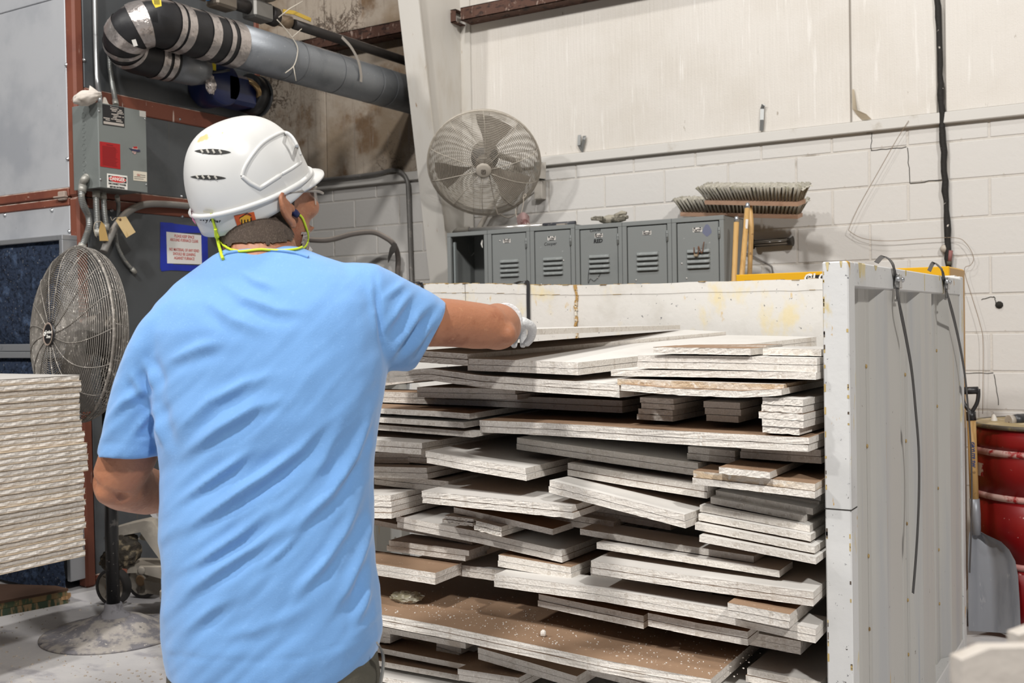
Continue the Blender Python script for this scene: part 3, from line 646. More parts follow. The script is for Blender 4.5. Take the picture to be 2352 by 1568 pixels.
# =====================================================================  FANS
wire_d = mat('dusty_dark_wire', '86817b', .55, .4, layers=[('noise', 30, .52, .62, 'a59f98'), ('noise', 55, .60, .66, 'dcd6cd')])
wire_l = mat('dusty_pale_wire', 'b0a89c', .6, .3, layers=[('noise', 30, .5, .65, 'c2baae'), ('up', 14, .6, 1.0, 'cfc8bc')])
bladem = mat('dusty_blade', '6e6a66', .5, .4, layers=[('noise', 9, .5, .7, '7d756c')])
def fan_head(T, c, n, up, rad, mw, mblade, rings, spokes, twist, hubmat, blade_a0, flat=False):
    n = V(n).normalized(); up = V(up); up = (up - n * up.dot(n)).normalized(); rt = up.cross(n)
    k = rad / .37
    prof_f = [(.052, .105), (.14, .104), (.22, .096), (.29, .078), (.34, .05), (.365, .02), (.37, 0)]
    prof_r = [(.37, 0), (.368, -.03), (.35, -.065), (.30, -.09), (.2, -.105), (.08, -.11)]
    if flat: prof_f = [(r_, h * .75) for r_, h in prof_f]
    def at(pf, t):
        L_ = [0]
        for a, b in zip(pf, pf[1:]): L_.append(L_[-1] + math.hypot(b[0] - a[0], b[1] - a[1]))
        d = t * L_[-1]
        for i in range(len(pf) - 1):
            if d <= L_[i + 1] + 1e-9:
                u = (d - L_[i]) / (L_[i + 1] - L_[i]); return (pf[i][0] + (pf[i + 1][0] - pf[i][0]) * u, pf[i][1] + (pf[i + 1][1] - pf[i][1]) * u)
        return pf[-1]
    def P(r_, h, a): return c + n * (h * k) + (rt * math.cos(a) + up * math.sin(a)) * (r_ * k)
    for nm, pf, nr in (('front_guard', prof_f, rings), ('rear_guard', prof_r, int(rings * .8))):
        g_ = MB()
        for i in range(nr + 1):
            r_, h = at(pf, i / nr); ns = 22 if r_ < .1 else 52
            g_.tube([P(r_, h, 2 * math.pi * j / ns) for j in range(ns)], .0020 if i < nr or nm == 'rear_guard' else .004, 4, closed=True)
        o = g_.build(nm, mw, T)
        for j in range(spokes):
            a = 2 * math.pi * (j + .3) / spokes; pts = []
            for i in range(11):
                r_, h = at(pf, i / 10); pts.append(P(r_, h + .003, a + twist * (i / 10) ** 1.5 * (1 if nm == 'front_guard' else -1)))
            MB().tube(pts, .0022, 4).build('guard_spoke', mw, T)
    MB().tube([P(.372, .006, 2 * math.pi * j / 60) for j in range(60)], .0055, 6, closed=True).build('guard_band', mw, T)
    hb = MB(); hb.lathe([(0, .118 * k), (.038 * k, .118 * k), (.048 * k, .114 * k), (.054 * k, .104 * k), (.05 * k, .10 * k)], c, n, 28, xdir=rt)
    hub = hb.build('hub_badge', hubmat, T)
    MB().lathe([(.05, .03), (.055, .0), (.05, -.03)], c, n, 20).build('blade_hub', mblade, T)
    for b_ in range(3):
        a0 = blade_a0 + b_ * 2 * math.pi / 3; rows = []
        for i in range(9):
            t = i / 8; r_ = .05 + .275 * t; w_ = .20 + .36 * (1 - abs(t - .75) * .6) * (.35 + .65 * t); row = []
            for j in range(7):
                s_ = j / 6 - .5; a = a0 + s_ * w_ * 1.5
                row.append(c + n * ((.035 - .09 * (s_ + .5)) * k) + (rt * math.cos(a) + up * math.sin(a)) * (r_ * k))
            rows.append(row)
        MB().grid(rows).build('blade', mblade, T)
    MB().lathe([(.03, -.04), (.075, -.045), (.085, -.07), (.085, -.16), (.06, -.185), (0, -.19)], c, n, 24).build('motor', mat('fan_motor', '4d4a48', .6, .2, layers=[('up', 12, .6, 1.0, '9c948a')]), T)
    return rt, up, n
PFc = V((-3.897, 3.013, 0))
pfan = thing('pedestal_fan', 'black pedestal fan with large wire guard standing on a dusty round base', 'fan', PFc)
pn = cw(-.70, -.70, .05)
hc = PFc + V((0, 0, 1.292)) + pn * .135
hbk = mat('badge_black', '1d1c1e', .4)
rt_, up_, n_ = fan_head(pfan, hc, pn, (0, 0, 1), .372, wire_d, mat('dusty_blade_dark', '5d5a57', .5, .4, layers=[('noise', 9, .5, .7, '77716a')]), 40, 16, .35, hbk, .4)
hq = hc + n_ * .1195
MB().lathe([(.0445, .0), (.047, .002), (.049, .0)], hq - n_ * .002, n_, 28).build('badge_ring', mat('dusty_clip', '9b8b80', .8), pfan)
text('Comfort', .019, hq + rt_ * .012 + up_ * .008, rt_, up_, whitep, pfan, bold=.0003); text('Zone', .019, hq + rt_ * .012 - up_ * .011, rt_, up_, whitep, pfan, bold=.0003)
MB().tube([hq - rt_ * .027 + (rt_ * math.cos(a) + up_ * math.sin(a)) * .0075 for a in [i * math.pi / 8 for i in range(16)]], .0022, 5, closed=True).build('badge_mark', whitep, pfan)
blk = mat('black_gloss_tube', '161617', .28, layers=[('noise', 18, .6, .7, '55524f'), ('noise', 60, .66, .72, 'a8a39c')])
MB().tube([PFc + V((0, 0, .08)), PFc + V((0, 0, 1.22))], .0285, 18).build('pole', blk, pfan)
MB().tube([PFc + V((0, 0, 1.2)), PFc + V((0, 0, 1.292)), PFc + V((0, 0, 1.292)) + pn * .03], .024, 12).build('yoke', blk, pfan)
dustb = mat('dusty_base', '77757a', .8, layers=[('noise', 12, .44, .6, 'a8a29c'), ('noise', 30, .6, .7, '54535a'), ('noise', 60, .62, .7, 'cfc8be')], bump=[(40, .3)])
MB().lathe([(.034, .135), (.037, .13), (.040, .105), (.066, .082), (.072, .078)], PFc, (0, 0, 1), 24).build('base_collar', mat('dusty_collar', '86858a', .8, layers=[('noise', 20, .5, .65, '615f63')]), pfan)
MB().lathe([(0, .085), (.07, .08), (.13, .062), (.18, .034), (.22, .02), (.29, .014), (.303, .008), (.303, .001), (.29, 0)], PFc, (0, 0, 1), 48).build('base', dustb, pfan)

wc = PY(1112, 376, 5.62)
wfan = thing('wall_fan', 'dusty tilted fan in a round wire guard mounted high beside the column', 'fan', V((wc.x, WY - .05, wc.z)))
wn = cw(-.03, -1, 0) * math.cos(R(33)) + V((0, 0, -math.sin(R(33))))
rt2, up2, n2 = fan_head(wfan, wc, wn, (0, 0, 1), .352, wire_l, mat('dusty_blade_pale', '847b70', .6, .2), 34, 10, .1, mat('badge_pale', 'a9a196', .6), math.pi / 2 - .25)
sq = MB(); q0 = wc + n2 * .117
for a, b in (((-.012, .012), (.012, .012)), ((.012, .012), (.012, -.012)), ((.012, -.012), (-.012, -.012)), ((-.012, -.012), (-.012, .012)), ((-.004, .006), (-.004, -.006)), ((-.004, 0), (.006, .006))):
    sq.tube([q0 + rt2 * a[0] + up2 * a[1], q0 + rt2 * b[0] + up2 * b[1]], .0018, 5)
sq.build('badge_mark', mat('badge_dark', '4c443c', .7), wfan)
MB().tube([wc - n2 * .12, wc - n2 * .20, V((wc.x + .02, WY - .14, wc.z + .06)), V((wc.x + .02, WY - .05, wc.z))], .02, 10).build('mount_arm', mat('bracket_paint', 'b9b2a8', .6), wfan)
MB().tube([V((wc.x + .02, WY - .06, wc.z + .1)), V((-3.93, WY - .07, 1.95)), V((-3.93, WY - .07, 1.75))], .018, 8).build('mount_post', MATS['bracket_paint'], wfan)
MB().tube(catmull([wc - n2 * .15, PY(1140, 480, 5.7), PY(1150, 492, 5.72), PY(1168, 500, 5.75), PY(1186, 490, 5.78), PY(1192, 470, 5.85), PY(1230, 440, WY - .04)], 7), .004, 6).build('power_cord', mat('dusty_cord', '6d655c', .7), wfan)
ob = thing('outlet_box', 'grey outlet box on the wall half hidden by the wall fan', 'electrical box', PY(1245, 440, WY - .02))
MB().bev(PY(1226, 372, WY - .09), PY(1254, 412, WY - .012), .004).build('box', cbm, ob)
MB().prism([PY(1228, 408, WY - .092), PY(1237, 396, WY - .092), PY(1240, 375, WY - .092), PY(1254, 372, WY - .092), PY(1254, 411, WY - .092)], (0, -.003, 0)).build('cover', mat('box_cover_pale', 'bdb7ae', .6), ob)
MB().bev(PY(1226, 415, WY - .07), PY(1255, 458, WY - .012), .003).build('lower_box', MATS['box_cover_pale'], ob)
ft = thing('fan_tag', 'worn curled reddish tag hanging from the wall fan by a string', 'tag', PY(1203, 521, 5.5))
rows = [[PY(1187 + 29 * t + (4 if i == 2 else 0), 497 + 12 * i - 10 * math.sin(t * 3.1) * (1 - i * .3), 5.5 - .05 * math.sin(t * 3.1)) for t in [j / 8 for j in range(9)]] for i in range(3)]
MB().grid(rows).build('card', mat('worn_red_tag', '9a7f7c', .8, layers=[('noise', 16, .5, .6, '6f4a48'), ('noise', 30, .6, .7, 'c9bdb5')]), ft)
MB().tube(catmull([PY(1200, 455, 5.5), PY(1207, 452, 5.5), PY(1208, 446, 5.5), PY(1203, 449, 5.5), PY(1202, 470, 5.5), PY(1195, 496, 5.5), PY(1191, 502, 5.5), PY(1186, 496, 5.5), PY(1184, 480, 5.5)], 6), .0022, 5).build('string', mat('string_pale', 'b5aa9c', .8), ft)
# brackets left on the wall above the ledge
gz = mat('galv_bracket', '8a8b8a', .4, .7)
for nm, pts, lb in (('hanger_strap', [(1331, 310), (1330, 333), (1336, 348), (1341, 320), (1343, 312)], 'bent perforated steel strap standing on the wall ledge nearest the wall fan'),
                    ('hanger_strap', [(1749, 300), (1750, 275), (1751, 250), (1753, 241), (1756, 243)], 'straight perforated steel strap hanging on the boards above the wall ledge')):
    o = MB().strip([PY(a, b, WY - .035 - .008 * (i % 2)) for i, (a, b) in enumerate(pts)], .022, .003, (1, 0, 0)).build(nm, gz); tag(o, lb, 'strap')
# thin wire looped on the wall
o = MB().tube(catmull([PY(a, b, WY - .05) for a, b in ((2087, 277), (2060, 320), (2020, 390), (1975, 470), (1952, 520), (1953, 532), (1985, 548), (2040, 553), (2120, 548), (2195, 546), (2220, 560), (2236, 590), (2230, 608), (2215, 620), (2232, 680), (2250, 740), (2258, 790), (2257, 950))], 6), .0016, 5).build('thin_wire', mat('thin_wire', '8d7a66', .6)); tag(o, 'thin loose wire looping down the white block wall past the black joint', 'wire')
jp = thing('joint_plug', 'pale plug and red capped stub at the foot of the black wall joint', 'plug', PY(2180, 608, WY - .03))
MB().lathe([(0, .02), (.018, .016), (.024, 0), (.0, -.002)], PY(2170, 571, WY - .03), (0, -1, 0), 12).build('plug', mat('pale_plug', 'b5aca0', .7), jp)
MB().tube([PY(2184, 575, WY - .045), PY(2181, 600, WY - .045)], .011, 8).build('red_stub', mat('dull_red', '8c5b57', .7), jp)
MB().tube([PY(2180, 600, WY - .045), PY(2180, 609, WY - .045)], .014, 8).build('stub_cap', mat('dark_olive', '4f4a3c', .7), jp)
# bent pipes on the alcove wall
o = MB().tube(catmull([PY(700, 418, WY - .06), PY(850, 401, WY - .06), PY(900, 391, WY - .06), PY(922, 396, WY - .06), PY(935, 415, WY - .06), PY(938, 450, WY - .06), PY(942, 560, WY - .06), PY(945, 650, WY - .06), PY(948, 760, WY - .06)], 7), .0155, 10).build('bent_conduit', mat('dusty_conduit', '7d7a77', .5, .3, layers=[('noise', 20, .55, .7, 'a39d96')])); tag(o, 'grey steel conduit bending down the block wall beside the column', 'conduit')
o = MB().tube(catmull([PY(670, 545, 5.55), PY(720, 551, 5.6), PY(760, 550, 5.65), (PY(810, 537, 5.72)), PY(855, 533, 5.8), PY(885, 545, 5.85), PY(905, 562, 5.9), PY(914, 590, 5.98), PY(913, 640, 6.00), PY(912, 760, 6.035)], 7), .0185, 10).build('flexible_hose', mat('dusty_hose', '6f6863', .7, layers=[('up', 16, .5, .9, 'a89d93')])); tag(o, 'dusty flexible hose arching in front of the alcove block wall', 'hose')
o = MB().grid([[PY(903, 556, 5.87), PY(912, 560, 5.87)], [PY(895, 570, 5.85), PY(908, 578, 5.85)], [PY(891, 590, 5.86), PY(901, 585, 5.86)], [PY(891, 604, 5.87), PY(893, 602, 5.87)]]).build('tape_flap', mat('dark_tape', '3c3936', .7)); tag(o, 'loose dark tape flap hanging off the alcove hose', 'tape')

# =====================================================================  LOCKERS
lk = mat('locker_grey', '7b7e7d', .45, .05, layers=[('noise', 5, .5, .75, '747776'), ('noise', 45, .72, .76, 'a3a5a3')], bump=[(60, .03)])
lkd = mat('locker_inside', '3a3c3c', .7)
LY = 5.31; pitch = .2913
def bank(x0, ztop, label, opened):
    T = thing('locker_bank', label, 'locker', (x0 + 1.5 * pitch, LY + .15, 0), group='locker banks along the wall')
    x1 = x0 + 3 * pitch; D_ = .30
    b = MB(); t = .0015
    b.bb((x0, LY + .02, ztop - .003), (x1, LY + D_, ztop)); b.bb((x0, LY + D_ - .003, .1), (x1, LY + D_, ztop))
    b.bb((x0, LY + .02, .1), (x1, LY + D_, .105)); b.bb((x0, LY + .02, 1.17), (x1, LY + D_, 1.175)); b.bb((x0, LY + .02, .64), (x1, LY + D_, .645))
    for i in range(4): b.bb((x0 + i * pitch - (t if i else 0), LY + .02, .1), (x0 + i * pitch + (t if i < 3 else 0) , LY + D_, ztop))
    b.build('body', lk, T)
    f = MB()
    f.bev((x0, LY, ztop - .024), (x1, LY + .022, ztop), .002)
    for z in (1.155, .625, .1): f.bev((x0 + .001, LY + .0012, z), (x1 - .001, LY + .0208, z + .035), .002)
    for i in range(4):
        a, c_ = x0 + i * pitch - .026, x0 + i * pitch + .026
        f.bev((max(a, x0), LY, .1), (min(c_, x1), LY + .022, ztop - .024), .002)
    f.build('face_frame', lk, T)
    sm = MB()
    for i in range(1, 3): sm.bb((x0 + i * pitch - .0012, LY - .0006, .1), (x0 + i * pitch + .0012, LY, ztop))
    sm.build('unit_seam', lkd, T)
    for sx in (x0 + .02, x1 - .05): MB().bev((sx, LY + .01, 0), (sx + .03, LY + .04, .1), .002).build('leg', lk, T)
    for sx in (x0 + .02, x1 - .05): MB().bev((sx, LY + D_ - .04, 0), (sx + .03, LY + D_ - .01, .1), .002).build('leg', lk, T)
    doors = []
    for i in range(3):
        for (za, zb) in ((1.19, ztop - .026), (.66, 1.155), (.135, .625)):
            if i == 0 and opened and za > 1: continue
            a, c_ = x0 + i * pitch + .030, x0 + (i + 1) * pitch - .031
            d = MB().bev((a, LY + .003, za + .003), (c_, LY + .02, zb - .003), .003).build('door', lk, T)
            if za < 1: continue
            doors.append((a, c_, d))
            zl = 1.686
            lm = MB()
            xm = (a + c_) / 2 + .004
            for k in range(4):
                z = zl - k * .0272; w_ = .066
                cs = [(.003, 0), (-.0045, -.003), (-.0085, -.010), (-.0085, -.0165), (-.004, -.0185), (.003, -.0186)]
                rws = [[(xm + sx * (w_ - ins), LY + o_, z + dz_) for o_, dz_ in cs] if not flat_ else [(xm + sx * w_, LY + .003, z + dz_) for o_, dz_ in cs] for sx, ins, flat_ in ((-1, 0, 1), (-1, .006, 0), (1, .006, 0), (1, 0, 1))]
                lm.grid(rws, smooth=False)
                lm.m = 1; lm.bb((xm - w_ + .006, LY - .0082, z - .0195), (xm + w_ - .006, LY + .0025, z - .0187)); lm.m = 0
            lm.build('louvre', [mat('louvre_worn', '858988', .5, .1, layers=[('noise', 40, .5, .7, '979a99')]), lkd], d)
            MB().tube([(c_ + .006, LY - .001, zb - .035), (c_ + .006, LY - .001, zb - .093)], .0055, 8).build('hinge', lk, d)
            for zz in (zb - .054, zb - .074): MB().bb((c_ - .0002, LY - .007, zz), (c_ + .012, LY - .0055, zz + .002)).build('hinge_joint', lkd, d)
            MB().bev((xm - .012, LY - .012, 1.36), (xm + .012, LY + .004, 1.46), .004).build('latch', gz, d)
    return T, doors
B1, d1 = bank(-3.703, 1.866, 'grey locker bank with its leftmost locker standing open', True)
B2, d2 = bank(-2.826, 1.857, 'grey locker bank with a wire loop through the louvres of its last door', False)
# open locker: coat hook, latch and a torn label inside
MB().tube(catmull([PY(1075, 558, LY + .2), PY(1077, 578, LY + .2), PY(1083, 586, LY + .19), PY(1089, 580, LY + .17)], 6), .0022, 6).build('coat_hook', mat('hook_wire', 'a9a8a4', .3, .8), B1)
MB().bb((-3.703 + .033, LY + .02, 1.22), (-3.703 + .045, LY + .035, 1.81)).build('strike', mat('strike_pale', '848a8a', .4, .2), B1)
MB().grid([[PY(1107, 549, LY + .05), PY(1109, 551, LY + .05)], [PY(1104, 560, LY + .05), PY(1108, 560, LY + .05)], [PY(1107, 568, LY + .05), PY(1109, 569, LY + .05)]]).build('torn_label', whitep, B1)
ink = mat('ink_black', '151517', .6); wpl = mat('name_card', 'cfcac4', .6)
def card(d, px, py, w_, h_, txt, sz, ang=0.0, smear=True):
    a, c_, o = d; p = PY(px, py, LY + .0028)
    MB().bb(p + V((-w_ / 2, -.0012, -h_ / 2)), p + V((w_ / 2, 0, h_ / 2))).build('name_card', wpl, o)
    if smear:
        s = MB()
        for (u0, u1, v0, v1) in ((-.42, -.2, .3, .5), (.22, .42, .3, .5), (-.3, .3, -.5, -.38)): s.bb(p + V((u0 * w_, -.0018, v0 * h_)), p + V((u1 * w_, -.001, v1 * h_)))
        s.build('card_print', ink, o)
    if txt: text(txt, sz, p + V((0, -.0016, 0)), V((1, 0, math.tan(ang))), V((-math.tan(ang), 0, 1)), ink, o, bold=.0004)
def scrawl(d, px, py, txt, sz, b=.0003, up=(.12, 0, 1)): text(txt, sz, PY(px, py, LY + .0024), (1, 0, .02), up, ink, d[2], bold=b, name='handwriting')
card(d1[0], 1164, 553, .05, .022, 'Willy', .02, .05); card(d1[1], 1267, 547, .052, .022, 'Tyler', .021, .03)
scrawl(d1[1], 1264, 560, 'Cooper', .026, 0); 
scrawl(d2[0], 1367, 529, 'Conrad', .022, .0002); card(d2[0], 1375, 540.5, .05, .021, 'Bryan', .02, .05); scrawl(d2[0], 1374, 553.5, 'RED', .03, .0012)
card(d2[1], 1486, 534.5, .05, .021, 'James', .019, .0); card(d2[2], 1602, 527.5, .052, .023, 'Carter', .018, .08)
MB().prism([PY(1624 + (10 + 1.5 * math.sin(3 * a_)) * math.cos(a_), 529 + (13 + 1.5 * math.cos(4 * a_)) * math.sin(a_), LY + .0028) for a_ in [i * math.pi / 12 for i in range(24)]], (0, -.0004, 0)).build('blue_smudge', mat('blue_smudge', '62667c', .6), d2[2][2])
MB().tube(catmull([PY(a, b, LY - .014) for a, b in ((1594, 568), (1595, 583), (1603, 584), (1604, 566), (1607, 572), (1612, 581), (1615, 568), (1617, 555))], 6), .0028, 6).build('wire_loop', mat('rusty_wire', '6d4a35', .6, .3), d2[2][2])
MB().bev(PY(1593, 583, LY - .02), PY(1604, 589, LY - .008), .002).build('padlock', mat('brass_pale', 'b5a48a', .35, .6), d2[2][2])
MB().tube(catmull([PY(a, b, LY - .001) for a, b in ((1358, 604), (1352, 625), (1351, 650), (1356, 640), (1365, 645), (1378, 630), (1384, 612), (1384, 604))], 5), .0012, 4).build('drawn_curl', ink, d2[0][2])
for px, py in ((1206, 646), (1294, 598), (1243, 653), (1566, 605), (1577, 639), (1373, 638), (1461, 643), (1148, 553)):
    MB().lathe([(.006, 0), (.0, .001)], PY(px, py, LY + .0025), (0, -1, 0), 5).build('paint_chip', mat('chip_white', 'c9c7c3', .7), B1 if px < 1320 else B2)
# things lying on the lockers
pl = thing('metal_pole', 'bright metal pole with a dark rubber grip lying on the open locker bank', 'pole', PY(1150, 521, LY + .06))
zt1 = 1.866 + .013
MB().tube([V((PY(1076, 524, LY + .06).x, LY + .06, zt1 + .004)), V((PY(1248, 516, LY + .07).x, LY + .07, zt1))], .0125, 10).build('tube', mat('bright_tube', 'c9c6c2', .25, .8), pl)
MB().tube([V((PY(1040, 527, LY + .06).x, LY + .06, zt1 - .004)), V((PY(1050, 524, LY + .06).x, LY + .06, zt1 + .006)), V((PY(1078, 524, LY + .06).x, LY + .06, zt1 + .006))], [.006, .018, .0165], 10).build('grip', mat('dusty_rubber', '5a564f', .8, layers=[('noise', 20, .5, .65, '7d766c')]), pl)
MB().tube([V((PY(1248, 516, LY + .07).x, LY + .07, zt1)), V((PY(1322, 512, LY + .07).x, LY + .07, zt1))], .012, 10).build('dark_end', mat('dark_pole', '3b3c42', .6, layers=[('noise', 25, .55, .65, '6f6c6c')]), pl)
gl = thing('work_glove', 'crumpled grey work glove lying on the locker tops', 'glove', V((PY(1410, 500, LY + .1).x, LY + .1, 1.857)))
gm = mat('glove_knit', '9d9789', .9, layers=[('noise', 18, .5, .6, '5d594f')], bump=[(80, .4)])
gx = V((PY(1405, 497, LY + .1).x, LY + .1, 1.885))
bm = bmesh.new(); bmesh.ops.create_icosphere(bm, subdivisions=3, radius=1); mb = MB()
mb.add([gx + V((v.co.x * .075, v.co.y * .045, max(v.co.z, -.98) * .026)) * (1 + .25 * mnoise.noise(v.co * 2.5)) for v in bm.verts], [[v.index for v in f.verts] for f in bm.faces], True); bm.free()
mb.build('palm', gm, gl)
for k, (dx, dz, l_) in enumerate(((.05, .03, .05), (.065, .005, .05), (.045, -.008, .06), (-.05, .008, .05))):
    MB().tube([gx + V((dx * .6, -.02 - .01 * k, dz * .5)), gx + V((dx + (l_ * .5 if dx > 0 else -l_ * .5), -.02 - .012 * k, dz * 1.1)), gx + V((dx + (l_ if dx > 0 else -l_), -.018 - .012 * k, dz * .9))], [.014, .0125, .009], 8).build('finger', gm, gl)
o = MB().bev(V((PY(1300, 511, LY + .15).x, LY + .03, 1.866)), V((PY(1320, 510, LY + .15).x, LY + .2, 1.8775)), .002).build('wood_scrap', mat('scrap_wood', '8d857b', .8)); tag(o, 'small dusty wood scrap on the locker tops beside the dark pole end', 'scrap')
# =====================================================================  BROOMS, CAGED LAMP, CABINET
bwood = mat('broom_wood', 'b3917a', .6, layers=[('noise', 6, .5, .7, 'a3806a', (1, 8, 8))])
bri = mat('broom_bristle', '9c978c', .9, layers=[('noise', 30, .5, .7, '85816f')]); brt = mat('bristle_tip', 'bab5a8', .95, layers=[('noise', 60, .5, .65, 'a39d90')], bump=[(150, .6)])
hwood = mat('handle_wood', 'c09a62', .5, layers=[('noise', 5, .5, .65, 'ad8650', (10, 10, 1)), ('noise', 20, .68, .72, '8a6a42')]); ztip = mat('zinc_tip', 'a9adb3', .3, .8)
def broom(label, A, B, up, depth, seed, hand):
    T = thing('push_broom', label, 'broom', ((A + B) / 2) * .5 + V((hand[0][-1].x, hand[0][-1].y, 0)) * .0 + V(((A + B).x / 4, (A + B).y / 4, 0)) * 0, group='push brooms leaning on the wall')
    ax = (B - A).normalized(); up = V(up); up = (up - ax * up.dot(ax)).normalized(); nn = ax.cross(up)
    L_ = (B - A).length; b = MB(); hw = depth / 2; th = .022
    poly = [A + nn * hw, A - nn * hw, B - nn * hw, B + nn * hw]
    b.prism(poly, up * th).build('block', bwood, T)
    rg = random.Random(seed); tf = MB(); n = int(L_ / .0215)
    for r_ in range(4):
        for i in range(n):
            u = (i + .5) / n; base = A + ax * (L_ * u) + nn * (hw * (-.75 + .5 * r_)) + up * th
            lean = ax * ((u - .5) * .085 + rg.uniform(-.006, .006)) + nn * ((-.75 + .5 * r_) * .028)
            if abs(u - .5) < .02 and r_ == 0: continue
            tf.tube([base, base + up * .045 + lean * .5, base + up * (.083 + rg.uniform(-.003, .003)) + lean], [.005, .0075, .0115], 5)
    tf.build('bristles', bri, T)
    rows = []
    for i in range(70):
        u = i / 69; row = []
        for j in range(9):
            v_ = j / 8 - .5; bse = A + ax * (L_ * u + (u - .5) * .10) + nn * (depth * v_ * 1.32) + up * (th + .083)
            e = .012 * max(0, 1 - 10 * min(u, 1 - u)) + .01 * max(0, abs(v_) * 2 - .6)
            row.append(bse + up * (rg.uniform(-.004, .007) - e) + ax * rg.uniform(-.004, .004) + nn * rg.uniform(-.004, .004))
        rows.append(row)
    MB().grid(rows).build('bristle_tips', brt, T)
    pts, r_ = hand; MB().tube(pts, r_, 12).build('handle', hwood, T)
    return T
bA, bB = PY(1628, 466, 5.76), PY(1842, 470, 5.56)
broom('higher push broom, bristles up, leaning on the block wall', bA, bB, (0, -.30, .9), .07, 3, ([(bA + bB) / 2 + V((-.02, 0, 0)), PY(1726, 520, 5.66), PY(1722, 625, 5.65), V((PY(1722, 625, 5.65).x - .03, 5.62, .01))], .0135))
bA2, bB2 = PY(1569, 494, 5.97), PY(1838, 500, 5.90)
broom('lower push broom, bristles up, just above the end locker', bA2, bB2, (0, -.22, .9), .07, 4, ([(bA2 + bB2) / 2 + V((-.1, .0, 0)), V(((bA2 + bB2).x / 2 - .10, 5.84, .9)), V(((bA2 + bB2).x / 2 - .12, 5.78, .01))], .0135))
def pole(label, top, mid, yb, yb0):
    a, b = PY(top[0], top[1], yb), PY(mid[0], mid[1], yb0); d = (b - a); bot = a + d * ((a.z - .0) / (a.z - b.z))
    T = thing('broom_handle', label, 'broom handle', bot, group='loose broom handles')
    MB().tube([a + d.normalized() * .03, bot], .0135, 14).build('stick', hwood, T)
    MB().tube([a, a + d.normalized() * .006, a + d.normalized() * .034], [.008, .0112, .0125], 12).build('metal_tip', ztip, T)
    return T
pole('shorter wooden handle with metal tip standing close to the end locker', (1692, 497), (1686, 645), 5.30, 5.27)
T = pole('longer wooden handle with metal tip crossing in front of the brooms', (1717.5, 466), (1705, 622), 5.36, 5.28)
MB().prism([PY(1713, 503, 5.325), PY(1719, 503.5, 5.325), PY(1717, 525, 5.318), PY(1711.5, 524.5, 5.318)], (0, -.0012, 0)).build('sticker', wpl, T)
cl = thing('caged_lamp', 'grey caged tube lamp fixed to the block wall below the brooms', 'lamp', PY(1776, 566, WY - .04))
dk = mat('lamp_cage', '4a4641', .6, .3)
for dy, dd in ((-5, .055), (3.5, .075), (-1, .09), (9.5, .06)): MB().tube([PY(1731, 557.5 + dy, WY - dd), PY(1811, 551.5 + dy, WY - dd)], .0028, 6).build('cage_rod', dk, cl)
c0, c1 = PY(1731, 560, WY - .06), PY(1811, 554, WY - .06); ax_ = (c1 - c0).normalized()
MB().tube([c0, c1], .016, 12).build('tube', mat('lamp_tube', '857d72', .2, .0), cl)
MB().tube([c1 - ax_ * .003, c1 + ax_ * .012, c1 + ax_ * .026], [.018, .020, .030], 12).build('end_cap', dk, cl); MB().tube([c0 - ax_ * .012, c0 + ax_ * .002], .03, 12).build('end_cap', dk, cl)
MB().bb(c1 + V((-.02, .0, -.02)), V((c1.x + .0, WY - .012, c1.z + .015))).build('bracket', dk, cl)
o = MB().tube(catmull([PY(1700, 575, WY - .04), PY(1730, 588, WY - .04), PY(1755, 602, WY - .04), PY(1768, 609, WY - .04), PY(1774, 620, WY - .04), PY(1775, 680, WY - .04)], 6), .005, 8).build('thin_conduit', mat('thin_conduit', '6f6a66', .5, .3)); tag(o, 'thin dark conduit bending down behind the yellow cabinet', 'conduit')
yl = mat('cabinet_yellow', 'd9a413', .4, layers=[('noise', 30, .7, .75, 'e2c46a')]); tanm = mat('cabinet_side', 'b58c4d', .5)
yc_ = thing('yellow_cabinet', 'tall yellow steel cabinet standing behind the white rack', 'cabinet', (-1.224, 4.93, 0))
MB().bev((-1.684, 4.75, .08), (-.764, 5.12, 1.519), .006).build('body', yl, yc_)
MB().bev((-1.684, 4.73, 1.468), (-.764, 4.752, 1.519), .003).build('top_band', yl, yc_)
for x0, x1 in ((-1.66, -1.226), (-1.222, -.788)): MB().bev((x0, 4.734, .1), (x1, 4.752, 1.464), .004).build('door', yl, yc_)
MB().bb((-.7645, 4.752, .09), (-.7625, 5.118, 1.512)).build('side_skin', tanm, yc_)
MB().bb((-1.68, 4.76, 0), (-.77, 5.11, .08)).build('plinth', blackp, yc_)
a, b = PY(1850, 632, 4.728), PY(1935, 650, 4.728)
MB().bb(V((a.x, 4.7265, b.z - .02)), V((b.x, 4.731, a.z))).build('label_plate', blackp, yc_)
text('GLO', .052, PY(1874, 638.5, 4.726), (1, 0, 0), (.15, 0, 1), whitep, yc_, bold=.0014)
MB().tube([PY(1860 + 4.5 * math.cos(t), 638 + 5 * math.sin(t), 4.7255) for t in [i * math.pi / 7 for i in range(14)]], .002, 4, closed=True).build('label_mark', whitep, yc_)
